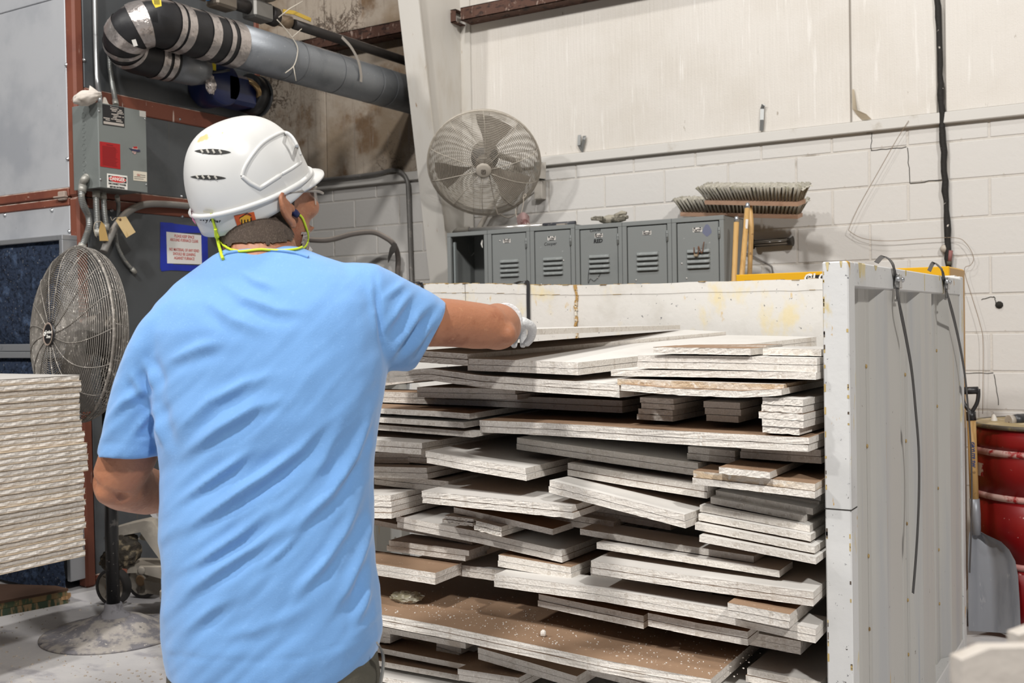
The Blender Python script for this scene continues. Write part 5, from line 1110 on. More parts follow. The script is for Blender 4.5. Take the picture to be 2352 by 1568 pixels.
# =====================================================================  DRYWALL OFFCUTS IN THE RACK
cutm = mat('gypsum_cut', 'd6d0c8', .9, layers=[('noise', 60, .52, .66, 'c4bcb2'), ('noise', 160, .55, .62, 'e2ddd6'), ('noise', 5, .6, .74, 'bdb2a5')], bump=[(180, .28)])
cutb = mat('gypsum_cut_tan', 'c4ae92', .9, layers=[('noise', 6, .45, .6, 'd4cabd', (1, 1, 4)), ('noise', 60, .56, .64, 'ddd4c8')], bump=[(100, .5)])
facew = mat('board_face_white', 'd2cfca', .8, layers=[('noise', 2.5, .5, .7, 'c8c4bf'), ('noise', 90, .70, .75, 'dad7d2')], bump=[(150, .04)])
krd = mat('board_face_kraft', '8f745c', .85, layers=[('noise', 3, .5, .7, '7f654f'), ('noise', 70, .64, .70, 'a68d75'), ('noise', 130, .68, .72, 'd9cec0')], bump=[(120, .06)])
TH = .0159
W_, K_ = facew, krd
SH = [
 # phrase, front top edge (left to right), v, n, L, top face, options
 ('white offcut whose left corner lies under the sleeve at the top of the load', [(962, 812), (1073, 820)], 2.44, 2, 1.5, W_, dict(par=1, rough=.004)),
 ('wide white offcut at the top of the load below the worker\'s elbow', [(1076, 823), (1200, 827), (1327, 832)], 2.44, 2, 1.4, W_, dict(rb=(1875, 773, 3.9), rough=.002)),
 ('long sagging sheet spanning the load under the topmost offcuts', [(880, 850), (985, 842), (1100, 858), (1250, 869), (1400, 877), (1422, 879)], 2.43, 2, 1.4, W_, dict(rough=.004, yaw=0)),
 ('torn sagging sheet with a peeled kraft strip over the block stacks', [(1426, 886), (1560, 897), (1700, 902), (1795, 897)], 2.40, 1, 1.2, K_, dict(rough=.005, yaw=0)),
 ('bent sheet with tan front edge above the torn sagging sheet', [(1418, 873), (1560, 878), (1700, 883), (1800, 886)], 2.43, 1, 1.45, W_, dict(edge=cutb, yaw=0)),
 ('long thin lip sheet beneath the top right stack', [(1403, 848), (1650, 851), (1885, 855)], 2.44, 1, 1.3, W_, dict(rough=.004, yaw=0)),
 ('sheet in the four board stack at the top right corner', [(1465, 819), (1650, 821), (1885, 826)], 2.45, 2, .24, W_, dict(yaw=0)),
 ('short kraft topped piece lying on the top right stack', [(1500, 805), (1724, 809)], 2.44, 1, .16, K_, dict(rough=.004)),
 ('narrow strip lying crosswise behind the short kraft topped piece', [(1541, 794), (1759, 793)], 2.62, 1, .12, K_, {}),
 ('right hand topmost piece touching the front post', [(1752, 800), (1886, 802)], 2.50, 1, .2, W_, dict(rough=.003)),
 ('small tilted piece at the left below the long sagging sheet', [(800, 886), (878, 881), (950, 872)], 2.62, 1, 1.3, K_, {}),
 ('short pair with staggered ends below the long sagging sheet', [(955, 885), (1184, 889)], 2.52, 2, 1.3, W_, dict(stag=.03, tk=.0145, yaw=0)),
 ('long dark pair running left of the block stacks', [(800, 897), (1100, 906), (1429, 920)], 2.58, 2, .6, K_, {}),
 ('kraft topped offcut lit beside the worker\'s ribs', [(800, 929), (876, 933), (1000, 939), (1078, 945)], 2.45, 1, .6, K_, dict(rough=.003, edge=cutm)),
 ('pale sheet under the kraft topped offcut beside the worker', [(800, 946), (870, 951), (1065, 963)], 2.46, 1, .7, W_, dict(rough=.003)),
 ('end block in the chipped stack below the sagging sheet, nearest the dark pair', [(1467, 912), (1543, 916)], 2.50, 4, .5, W_, dict(rough=.004, tk=.0135)),
 ('end block in the neat stack between the two rougher stacks', [(1619, 921), (1701, 925)], 2.52, 3, .55, W_, dict(rough=.002, tk=.0155)),
 ('end block in the torn stack close to the front post', [(1748, 912), (1840, 917)], 2.41, 5, .6, W_, dict(rough=.005, tk=.0155)),
 ('long thick brown topped sheet carrying the block stacks', [(1101, 964), (1250, 970), (1380, 977), (1500, 985), (1700, 996), (1858, 1004)], 2.41, 2, 1.3, K_, dict(rough=.005)),
 ('left hand sheet ending under the long brown topped sheet', [(800, 963), (869, 968), (1085, 984)], 2.48, 1, .8, W_, {}),
 ('lit pair beside the shirt below the left hand sheet', [(800, 1007), (859, 1010), (969, 1017)], 2.42, 2, .7, W_, dict(rough=.003)),
 ('wide lit pair with a broad white top left of centre', [(977, 1035), (1090, 1056), (1207, 1075)], 2.40, 2, .9, W_, dict(rough=.003)),
 ('short shaded pair tucked behind the wide lit pair', [(936, 1040), (1010, 1046)], 2.55, 2, .5, W_, {}),
 ('shaded pair beside the shirt behind the short pair', [(800, 1045), (936, 1046)], 2.56, 2, .5, W_, {}),
 ('dim squared pair beside the shirt, third from the long brown sheet', [(800, 1076), (862, 1078), (980, 1081)], 2.50, 2, .6, W_, {}),
 ('thin dim pair sloping below the dim squared pair', [(860, 1094), (900, 1099), (1030, 1112)], 2.54, 2, .4, W_, {}),
 ('broad lit pair with a ragged white edge in the middle of the load', [(968, 1124), (1100, 1137), (1313, 1158)], 2.38, 2, 1.0, W_, dict(rough=.005)),
 ('long grey pair sloping down right under the brown topped sheet', [(1187, 1000), (1400, 1030), (1603, 1058)], 2.52, 2, .8, W_, {}),
 ('long dark topped pair below the sloping grey pair', [(1304, 1070), (1450, 1095), (1626, 1122)], 2.50, 2, .8, W_, {}),
 ('steep lit pair with two small nail holes', [(1262, 1098), (1400, 1133), (1572, 1177)], 2.39, 2, .3, W_, dict(rough=.003, rise=-.012)),
 ('thick layered end stack beside the shirt at mid height', [(800, 1141), (897, 1143)], 2.42, 4, .8, W_, dict(rough=.003)),
 ('single brown topped board under the ragged white pair', [(1042, 1157), (1150, 1180), (1269, 1207)], 2.46, 1, .5, K_, {}),
 ('crumbled block left of its twin under the brown topped board', [(1021, 1176), (1085, 1184)], 2.44, 2, .12, W_, dict(rough=.009, tk=.010)),
 ('crumbled block with a cut notch under the brown topped board', [(1089, 1187), (1150, 1202)], 2.43, 2, .25, W_, dict(rough=.008, tk=.013)),
 ('long pair running from the layered stack to below the steep pair', [(910, 1184), (1100, 1220), (1290, 1263)], 2.48, 2, .7, W_, {}),
 ('thin sheet crossing behind the long pair at the left', [(800, 1190), (859, 1200), (1084, 1245)], 2.58, 1, .4, W_, {}),
 ('small splayed pair above the brown offcut at the left', [(893, 1234), (1077, 1257)], 2.52, 2, .5, W_, dict(stag=.02)),
 ('kraft topped offcut beside the shirt with a square lit corner', [(800, 1279), (857, 1287), (1000, 1309)], 2.41, 2, .6, K_, dict(rough=.002)),
 ('shaded pair below the steep pair, left part', [(1242, 1177), (1330, 1192), (1410, 1205)], 2.56, 2, .5, W_, {}),
 ('shaded splitting pair running under the steep pair', [(1300, 1160), (1420, 1176), (1525, 1194)], 2.60, 2, .4, W_, dict(stag=.02)),
 ('short pair below the right end of the long brown topped sheet', [(1580, 1021), (1688, 1031)], 2.54, 2, .4, W_, {}),
 ('short stub just beneath the long brown topped sheet', [(1557, 1012), (1631, 1014)], 2.62, 1, .4, W_, {}),
 ('pair against the front post below the long brown topped sheet', [(1702, 1018), (1885, 1030)], 2.53, 2, .6, W_, {}),
 ('brown topped scrap with a curled paper lip near the post', [(1651, 1063), (1768, 1075)], 2.40, 1, .4, K_, dict(rough=.004)),
 ('brown topped pair under the curled scrap', [(1592, 1074), (1740, 1090), (1876, 1105)], 2.42, 2, .6, K_, dict(rough=.002, edge=cutb)),
 ('dim thick stack under the brown topped pair by the post', [(1659, 1108), (1770, 1126), (1885, 1144)], 2.58, 2, .4, W_, {}),
 ('first board of the fanned stack by the post', [(1644, 1134), (1867, 1176)], 2.52, 1, .6, W_, {}),
 ('second board of the fanned stack by the post', [(1632, 1147), (1848, 1190)], 2.50, 1, .6, W_, {}),
 ('third board of the fanned stack by the post', [(1607, 1161), (1860, 1208)], 2.48, 1, .7, W_, {}),
 ('fourth board of the fanned stack by the post', [(1604, 1178), (1862, 1226)], 2.46, 1, .7, W_, {}),
 ('fifth board of the fanned stack, pale and longer than those on it', [(1596, 1199), (1871, 1253)], 2.44, 1, .8, W_, {}),
 ('lowest board of the fanned stack with a torn right corner', [(1606, 1220), (1880, 1272)], 2.42, 1, .8, W_, {}),
 ('long board whose square end stops below the fanned stack', [(1332, 1214), (1530, 1246), (1731, 1277)], 2.48, 1, .6, W_, {}),
 ('longer board under the square ended board', [(1370, 1238), (1580, 1270), (1790, 1302)], 2.45, 1, .9, W_, {}),
 ('long lit pair reaching the post at lower right', [(1357, 1279), (1600, 1315), (1868, 1350)], 2.40, 2, 1.0, W_, dict(rough=.003, edge=cutm)),
 ('short stacked pair resting over the left end of the lit lower sheets', [(1145, 1281), (1311, 1310)], 2.47, 2, .5, K_, {}),
 ('short dim pair left of the short stacked pair', [(1053, 1296), (1165, 1311)], 2.55, 2, .5, W_, {}),
 ('very long lit pair sweeping down to the lower right', [(1136, 1315), (1380, 1347), (1672, 1396), (1875, 1440)], 2.41, 2, 1.0, W_, dict(rough=.003)),
 ('small kraft topped pair on the very long lit pair near the post', [(1671, 1375), (1814, 1402)], 2.36, 2, .5, K_, dict(rough=.003)),
 ('tapered pair under the long lit pair at centre', [(1356, 1303), (1510, 1325)], 2.52, 2, .4, W_, {}),
 ('dark topped pair right above the big brown board', [(1237, 1361), (1360, 1387), (1478, 1411)], 2.45, 2, .5, K_, {}),
 ('small stub beside the dark topped pair', [(1504, 1398), (1554, 1412)], 2.47, 1, .3, K_, {}),
 ('dark pair lying near the right end of the big brown board', [(1488, 1415), (1600, 1438), (1717, 1459)], 2.44, 2, .5, K_, {}),
 ('shaded pair under the very long lit pair near the post', [(1612, 1421), (1720, 1442), (1839, 1464)], 2.52, 2, .5, W_, {}),
 ('big brown dusty board sticking out over the lowest layers', [(800, 1394), (880, 1411), (1000, 1433), (1200, 1475), (1380, 1514), (1632, 1560)], 2.33, 2, 1.0, K_, dict(rough=.005, yaw=-.02)),
 ('dim pair below the left end of the big brown board', [(800, 1413), (883, 1430), (1070, 1466)], 2.50, 2, .5, W_, {}),
 ('small block stack under the dim pair', [(1000, 1466), (1056, 1482)], 2.50, 3, .3, W_, dict(rough=.004)),
 ('chipped block beside the trouser pocket', [(840, 1447), (896, 1452)], 2.52, 2, .3, W_, dict(rough=.005)),
 ('dark brown topped board left of the lowest layers', [(800, 1466), (876, 1482), (1072, 1520)], 2.50, 1, .6, K_, {}),
 ('second dark board near the trouser pocket', [(800, 1498), (880, 1514), (1056, 1545)], 2.48, 1, .6, K_, {}),
 ('brown topped pair with a frayed corner in the lowest layers', [(1051, 1535), (1191, 1556)], 2.44, 2, .5, K_, {}),
 ('long shaded pair sloping beneath the big brown board', [(1097, 1479), (1210, 1511), (1325, 1545)], 2.46, 2, .6, K_, {}),
 ('shaded pair under the middle of the big brown board', [(1290, 1513), (1400, 1540), (1500, 1566)], 2.50, 2, .5, W_, {}),
 ('wavy sheet near the frame bottom beside the trousers', [(800, 1528), (880, 1547), (1084, 1586)], 2.44, 1, .8, W_, dict(rough=.004)),
 ('dark topped pair right of the big brown board near the post', [(1716, 1534), (1790, 1549), (1885, 1566)], 2.50, 2, .9, W_, {}),
 ('lower grey pair beneath the dark topped pair', [(1560, 1552), (1700, 1584), (1885, 1620)], 2.46, 2, .9, W_, {}),
]
# lay out: 3-D front edges, then nudge stacks apart where they would cut into one another
DBG_SHEETS = 0
ST = []
TOPD = [None]
def place(s):
    s['P'] = [PY(a, b, s['v']) for a, b in s['pts']]; op = s['op']
    if op.get('rb'): s['d'] = TOPD[0] = PY(*op['rb']) - s['P'][-1]
    elif op.get('par'): s['d'] = TOPD[0].copy() if TOPD[0] else V((.6, 1.4, .0))
    else:
        s['d'] = V((math.sin(s['yaw']), math.cos(s['yaw']), 0)) * min(s['L'], RY1 - .07 - s['v']); s['d'].z = op.get('rise', 0)
for i, (ph, pts, v, n, L_, top, op) in enumerate(SH):
    if pts[0][0] == 800:  # runs on behind the worker
        (xa_, ya_), (xb_, yb_) = pts[0], pts[1]; pts = [(690, ya_ - (yb_ - ya_) / (xb_ - xa_) * 110)] + pts[1:]
    if L_ >= .5 and n < 3: L_ = max(L_, .85)
    yaw = op.get('yaw', 0.0 if 'fanned' in ph or 'shaded' in ph else random.Random(i * 7).uniform(-.04, .04))
    ST.append(dict(ph=ph, pts=pts, v=v, L=L_, yaw=yaw, n=n, tk=op.get('tk', TH), dz=0.0, top=top, op=op, i=i))
for s in sorted(ST, key=lambda s: 0 if s['op'].get('rb') else 1): place(s)
def zat(s, x):
    P = s['P']
    if x <= P[0].x: return P[0].z
    for a, b in zip(P, P[1:]):
        if x <= b.x: return a.z + (b.z - a.z) * (x - a.x) / max(1e-6, b.x - a.x)
    return P[-1].z
def clash(a, b):
    "(upper, lower, lacking height) where the two stacks share ground, else None"
    A0, A1 = a['P'][0].x + min(0, a['d'].x), a['P'][-1].x + max(0, a['d'].x); B0, B1 = b['P'][0].x + min(0, b['d'].x), b['P'][-1].x + max(0, b['d'].x)
    x0, x1 = max(A0, B0), min(A1, B1)
    if x1 - x0 < .004: return None
    y0 = max(a['P'][0].y, b['P'][0].y); y1 = min(a['P'][0].y + a['d'].y, b['P'][0].y + b['d'].y)
    if y1 <= y0 + .001: return None
    def sh(s, x, y):
        t = (y - s['P'][0].y) / max(1e-6, s['d'].y); return zat(s, x - s['d'].x * t) + s['d'].z * t
    smp = []
    for k in range(9):
        x = x0 + (x1 - x0) * k / 8
        for y in (y0, (y0 + y1) / 2, y1):
            ok = True
            for s in (a, b):
                t = (y - s['P'][0].y) / max(1e-6, s['d'].y); q = x - s['d'].x * t
                if q < s['P'][0].x - .01 or q > s['P'][-1].x + .01: ok = False
            if ok: smp.append(sh(a, x, y) - sh(b, x, y))
    if not smp: return None
    up, lo, sg = (a, b, 1) if sum(smp) > 0 else (b, a, -1)
    have = min(sg * q for q in smp) + up['dz'] - lo['dz']
    return up, lo, up['n'] * (up['tk'] + .0011) + .0012 - have
# stacks that would cut deeply into one another: the front one is a shorter offcut, or the other lies farther back
for rnd in range(6):
    bad = 0
    for ia, a in enumerate(ST):
        for b in ST[ia + 1:]:
            c = clash(a, b)
            if c is None or c[2] < .016: continue
            bad += 1
            f, r_ = (a, b) if a['v'] <= b['v'] else (b, a)
            if f['op'].get('rb') or f['op'].get('par'):
                f, r_ = r_, f
                if f['op'].get('rb') or f['op'].get('par'): continue
            if r_['v'] - f['v'] < .055:
                if not (r_['op'].get('rb') or r_['op'].get('par')) and not r_['op'].get('fix'): r_['v'] = f['v'] + .06; place(r_)
                else: f['v'] = r_['v'] - .06; place(f)
            f['L'] = max(.11, min(f['L'], r_['v'] - f['v'] - .004)); place(f)
    if not bad: break
CL = {}
for it in range(300):
    mv = 0
    for ia, a in enumerate(ST):
        for b in ST[ia + 1:]:
            key = (ia, b['i'])
            if it == 0: CL[key] = clash(a, b) if True else None
            c = CL.get(key)
            if not c: continue
            up, lo, need0 = c; need = need0 - (up['dz'] - lo['dz'])
            if need > 0:
                e = need * .5; up['dz'] = min(.009, up['dz'] + e); lo['dz'] = max(-.009, lo['dz'] - e); mv = max(mv, e)
    if mv < 1e-5: break
if DBG_SHEETS:
    for s in ST: print('ST', round(s['v'], 2), round(s['d'].y, 2), round(s['dz'] * 1000), s['ph'][:60])
def sheet(P, d, tk, top, edge, rough, seed, bottom, x_off0=0.0, x_off1=0.0):
    rg = random.Random(seed); mb = MB(); n = 26
    L0 = [0]
    for a, b in zip(P, P[1:]): L0.append(L0[-1] + (b - a).length)
    tot = L0[-1]; rows = []
    for k in range(n + 1):
        s_ = -x_off0 + (tot + x_off0 + x_off1) * k / n
        j = 0
        while j < len(P) - 2 and L0[j + 1] < s_: j += 1
        a, b = P[j], P[j + 1]; u = (s_ - L0[j]) / max(1e-6, L0[j + 1] - L0[j]); q = a + (b - a) * u
        r_ = [q + d]
        r_.append(q + V((0, mnoise.noise((s_ * 60, seed, 0)) * rough * .45, 0)))
        for m_, f in ((.12, .6), (.4, 1), (.72, 1), (.9, .5)):
            r_.append(q + V((0, (mnoise.noise((s_ * 90, m_ * 7, seed)) + .4 * rg.uniform(-1, 1)) * rough * f * .42 + rough * .15, -tk * m_)))
        r_.append(q + V((0, mnoise.noise((s_ * 60, seed, 9)) * rough * .6, -tk + (rough * .5 * max(0, mnoise.noise((s_ * 40, seed, 3))) ))))
        r_.append(q + d + V((0, 0, -tk))); rows.append(r_)
    nc = len(rows[0]); o = 0
    vs = [p for r_ in rows for p in r_]; fs = []; mi = []
    for k in range(n):
        for c in range(nc):
            c2 = (c + 1) % nc
            fs.append((k * nc + c, (k + 1) * nc + c, (k + 1) * nc + c2, k * nc + c2)); mi.append(0 if c == 0 else (2 if c == nc - 2 else 1))
    fs = [f[::-1] for f in fs]
    fs += [[c for c in range(nc)], [n * nc + c for c in range(nc)][::-1]]; mi += [1, 1]
    mb.v = vs; mb.f = [list(f) for f in fs]; mb.mi = mi; mb.sm = [False] * len(fs)
    return mb
ordw = {2: ['upper', 'lower'], 3: ['top', 'middle', 'bottom'], 4: ['top', 'second', 'third', 'bottom'], 5: ['top', 'second', 'third', 'fourth', 'bottom']}
xmax = RX1 - PW - .003
for s in ST:
    for k in range(s['n']):
        rg = random.Random(s['i'] * 10 + k); op = s['op']; stag = op.get('stag', .004)
        dzk = s['dz'] - k * (s['tk'] + .0011)
        fy = rg.uniform(-.003, .003) if k else 0
        P = [p + V((0, fy, dzk)) for p in s['P']]
        if s['op'].get('tk') and s['n'] > 1: P = [p + V((rg.uniform(-.005, .005), 0, 0)) for p in P]
        over = rg.uniform(-stag, stag) if k else 0; over0 = rg.uniform(-stag, stag) if k else 0
        lim = xmax - P[-1].x - max(0, s['d'].x) * 1.0
        d = s['d'].copy()
        if P[-1].x + d.x > RX1 - .07: d.x = RX1 - .07 - P[-1].x
        over = min(over, RX1 - .068 - P[-1].x - max(0, d.x))
        bot = facew if s['top'] is krd else krd
        top = s['top'] if k == 0 else (krd if (s['i'] + k) % 2 else facew)
        o = sheet(P, d, s['tk'], top, cutm, op.get('rough', .0016), s['i'] * 10 + k, bot, over0, over).build('drywall_offcut', [top, op.get('edge', cutm) if k == 0 else cutm, bot])
        ph = s['ph']; lb = ph if s['n'] == 1 else '%s of the %s' % (ordw[s['n']][k], ph) if not ph.startswith(('end block', 'sheet in')) else '%s %s' % (ordw[s['n']][k], ph)
        w_ = lb.split(); lb = ' '.join(w_[:16])
        tag(o, lb, 'drywall offcut', 'drywall offcuts in the rack')
# the sheet the worker is sliding in
A, B = PY(1185, 757, 2.32), PY(1562, 751, 3.86)
ax = (B - A).normalized(); A = A - ax * .16; d = V((-ax.y, ax.x, 0)) * .5
if d.x > 0: d = -d
for k in range(1, 2):
    P = [A, B + V((0, 0, .008))]
    o = sheet(P, d, TH, facew, cutm, .0012, 900 + k, krd, 0, 0).build('drywall_offcut', [facew, cutm, krd]); tag(o, 'white sheet held in the gloved hand above the load', 'drywall offcut', 'drywall offcuts in the rack')
# loose things on the boards: torn kraft flap, plastic wad, plaster crumbs
kf = [PY(a, b, 2.415) + V((0, 0, 0)) for a, b in ((1437, 884), (1560, 882), (1700, 888), (1790, 891))]
zt_ = lambda px, py, v: PY(px, py, v)
bigb = next(s for s in ST if s['ph'].startswith('big brown'))
def on_big(x, y): return V((x, y, zat(bigb, x) + bigb['dz']))
rg = random.Random(31); cb = MB()
for k in range(420):
    x = rg.uniform(-1.9, -.86); y = 2.36 + abs(rg.gauss(0, .14)); 
    if y > 2.8: continue
    s_ = rg.choice((.0012, .0016, .002, .0028)); q = on_big(x, y); cb.box(q + V((0, 0, s_ * .35)), (s_ * 1.3, s_, s_ * .7), Matrix.Rotation(rg.uniform(0, 3), 3, 'Z'))
o = cb.build('plaster_crumbs', mat('crumb_white', 'd8d2ca', .9)); tag(o, 'white plaster crumbs dusted over the big brown board', 'crumbs', None, 'stuff')
q = PY(1248, 1466, 2.40); q.z = on_big(q.x, q.y).z
bm = bmesh.new(); bmesh.ops.create_icosphere(bm, subdivisions=2, radius=1); mb = MB(); mb.add([q + V((v.co.x * .008, v.co.y * .008, (v.co.z + .9) * .010)) * 1.0 + v.co * .002 * mnoise.noise(v.co * 5) for v in bm.verts], [[v.index for v in f.verts] for f in bm.faces]); o = mb.build('plaster_chunk', MATS['crumb_white']); tag(o, 'white plaster chunk lying alone on the big brown board', 'plaster chunk')
q = PY(925, 1392, 2.45); q = on_big(q.x, 2.47); mb = MB(); bm.free(); bm = bmesh.new(); bmesh.ops.create_icosphere(bm, subdivisions=4, radius=1)
mb.add([q + V((v.co.x * .05, v.co.y * .032, (v.co.z + .95) * .014)) * (1 + .25 * mnoise.noise(v.co * 2)) + v.co * .007 * abs(mnoise.noise(v.co * 6)) for v in bm.verts], [[v.index for v in f_.verts] for f_ in bm.faces]); o = mb.build('plastic_wad', mat('plastic_wad', 'a29c84', .15, spec=.7, alpha=.6, layers=[('noise', 30, .5, .6, 'c9c5b4')])); tag(o, 'crumpled clear plastic wad on the big brown board by the shirt', 'plastic wad'); bm.free()
# =====================================================================  THE WORKER
from mathutils.bvhtree import BVHTree
skin = mat('skin_tan', 'a56f52', .5, layers=[('noise', 14, .48, .68, '8f583e'), ('noise', 60, .6, .72, 'b3805f')], bump=[(120, .15)])
skin.node_tree.nodes['Principled BSDF'].inputs['Subsurface Weight'].default_value = .12
skin.node_tree.nodes['Principled BSDF'].inputs['Subsurface Radius'].default_value = (.012, .005, .003)
shirtm = mat('shirt_blue', '6b9ad0', .85, layers=[('noise', 5, .5, .75, '6694ca'), ('noise', 160, .55, .7, '719fd4')], bump=[(420, .10)], sheen=.25)
trm = mat('trousers_olive', '4d4a40', .85, layers=[('noise', 10, .5, .7, '3f3c33')], bump=[(300, .2)])
helm = mat('helmet_white', 'd2d2d0', .3, layers=[('noise', 9, .69, .72, 'cdb780', (1, 1, .5)), ('noise', 2, .5, .7, 'cccbc8')])
hairm = mat('hair_grey_brown', '42362d', .85, layers=[('noise', 420, .5, .65, '574a40', (1, 1, .3)), ('noise', 60, .55, .7, '352a23')], bump=[(600, .5, (1, 1, .2))])
glovem = mat('glove_white', 'c8c8c8', .8, bump=[(200, .3)])
corm = mat('cord_lime', 'c9dc2e', .5); plugm = mat('plug_navy', '1f2350', .5)
MD = 1.95
foot = V((PC(640, 1400, MD).x, PC(640, 1400, MD).y, 0))
MAN = thing('person', 'man in light blue t-shirt and white helmet reaching into the rack, seen from behind', 'person', foot)
EX, EZ = cw(1, 0), cw(0, 1); UPV = V((0, 0, 1))
def loft(mb, rings, cap=True, n=32):
    "rings: list of (centre, axis_a, axis_b) ; ellipse points"
    vs = []; fs = []
    for c, a, b in rings:
        for k in range(n):
            t = 2 * math.pi * k / n; ct, st = math.cos(t), math.sin(t)
            e = .86; vs.append(c + a * math.copysign(abs(ct) ** e, ct) + b * math.copysign(abs(st) ** e, st))
    m_ = len(rings)
    for i in range(m_ - 1):
        for k in range(n):
            k2 = (k + 1) % n; fs.append((i * n + k, i * n + k2, (i + 1) * n + k2, (i + 1) * n + k))
    vs.append(rings[0][0]); vs.append(rings[-1][0])
    for k in range(n): fs.append((m_ * n, (k + 1) % n, k)); fs.append((m_ * n + 1, (m_ - 1) * n + k, (m_ - 1) * n + (k + 1) % n))
    return mb.add(vs, fs)
def interp_rows(rows, n):
    ys = [r_[0] for r_ in rows]; out = []
    for i in range(n):
        y = ys[0] + (ys[-1] - ys[0]) * i / (n - 1)
        cols = [np.interp(y, ys, [r_[c] for r_ in rows]) for c in range(1, len(rows[0]))]
        out.append((y, *cols))
    return out
def rows_to_rings(rows, n=34):
    "rows: y, xl, xr, depth, half_depth"
    rg_ = []
    for y, xl, xr, d_, hd in interp_rows(rows, n):
        c = PC((xl + xr) / 2, y, d_); rg_.append((c, RIGHT * ((xr - xl) / 2 * d_ / FPX), EZ * hd))
    return rg_
def chain(mb, pts, rr, sub=6, n=20):
    pts = [V(p) for p in pts]; cp = catmull(pts, sub); L_ = len(cp); rs = list(np.interp(np.linspace(0, len(rr) - 1, L_), range(len(rr)), rr))
    return mb.tube(cp, rs, n)
def ball(mb, c, ax3, sub=3):
    bm = bmesh.new(); bmesh.ops.create_icosphere(bm, subdivisions=sub, radius=1)
    mb.add([V(c) + ax3[0] * v.co.x + ax3[1] * v.co.y + ax3[2] * v.co.z for v in bm.verts], [[v.index for v in f.verts] for f in bm.faces]); bm.free(); return mb
def fuse(mb, voxel, smooth=4, fac=.5):
    me = bpy.data.meshes.new('tmp'); me.from_pydata([tuple(p) for p in mb.v], [], mb.f); me.update()
    o = bpy.data.objects.new('tmp', me); COL.objects.link(o)
    bm = bmesh.new(); bm.from_mesh(me); bmesh.ops.recalc_face_normals(bm, faces=bm.faces); bm.to_mesh(me); bm.free()
    r_ = o.modifiers.new('r', 'REMESH'); r_.mode = 'VOXEL'; r_.voxel_size = voxel; r_.use_smooth_shade = True
    if smooth: s_ = o.modifiers.new('s', 'SMOOTH'); s_.iterations = smooth; s_.factor = fac
    dg = bpy.context.evaluated_depsgraph_get(); ev = bpy.data.meshes.new_from_object(o.evaluated_get(dg))
    n = len(ev.vertices); co = np.empty(n * 3); ev.vertices.foreach_get('co', co); co = co.reshape(-1, 3)
    no = np.empty(n * 3); ev.vertices.foreach_get('normal', no); no = no.reshape(-1, 3)
    fs = [list(p.vertices) for p in ev.polygons]
    bpy.data.objects.remove(o); bpy.data.meshes.remove(ev); return co, no, fs
def from_np(co, fs, name, mt, parent, label=None):
    out = MB(); out.v = [V(p) for p in co]; out.f = fs; out.mi = [0] * len(fs); out.sm = [True] * len(fs); return out.build(name, mt, parent, label)
def proj_np(co):
    q = co - np.array(CAM); d = q @ np.array(_f); return CX + FPX * (q @ np.array(RIGHT)) / d, CY - FPX * (q @ np.array(UP)) / d, d
# ---------------- shirt
TOR = [(566, 545, 690, 2.02, .055), (580, 508, 715, 2.02, .075), (600, 478, 790, 2.02, .085), (620, 446, 842, 2.01, .095), (650, 408, 872, 2.0, .11), (700, 362, 882, 1.98, .125), (760, 332, 886, 1.97, .135), (850, 345, 890, 1.96, .14),
       (950, 364, 872, 1.95, .142), (1050, 378, 862, 1.95, .142), (1150, 379, 858, 1.94, .145), (1200, 373, 858, 1.94, .148), (1300, 382, 862, 1.93, .15), (1400, 379, 873, 1.93, .152), (1450, 377, 880, 1.93, .152), (1500, 386, 866, 1.93, .150), (1536, 396, 845, 1.93, .148)]
sb = MB(); loft(sb, rows_to_rings(TOR, 46))
LS = [(700, 370, 470, 1.97, .075), (740, 336, 450, 1.965, .085), (800, 303, 415, 1.96, .088), (860, 281, 398, 1.96, .085), (920, 262, 388, 1.96, .082), (980, 245, 380, 1.96, .08), (1044, 229, 374, 1.96, .078)]
loft(sb, rows_to_rings(LS, 22))
def slring(tx, ty, bx, by, d_, hd):
    a, b = PC(tx, ty, d_), PC(bx, by, d_); return ((a + b) / 2, (a - b) / 2, EZ * hd * .9 + EX * hd * -.2)
loft(sb, [slring(800, 600, 850, 850, 2.0, .09), slring(862, 604, 888, 852, 2.02, .095), slring(905, 626, 908, 853, 2.04, .092), slring(945, 648, 926, 852, 2.06, .088), slring(985, 668, 938, 850, 2.08, .083), slring(1026, 694, 948, 846, 2.10, .078)])
co, no, fs = fuse(sb, .0052, 9, .5)
px, py, dd = proj_np(co)
cam_dir = (np.array(CAM) - co); cam_dir /= np.linalg.norm(cam_dir, axis=1)[:, None]
facing = np.clip((no * cam_dir).sum(1) * 1.8 + .25, 0, 1)
disp = np.zeros(len(co))
def cx2(p): return (200 + p[0] * .643, 560 + p[1] * .643)
def _an(p):
    return 0
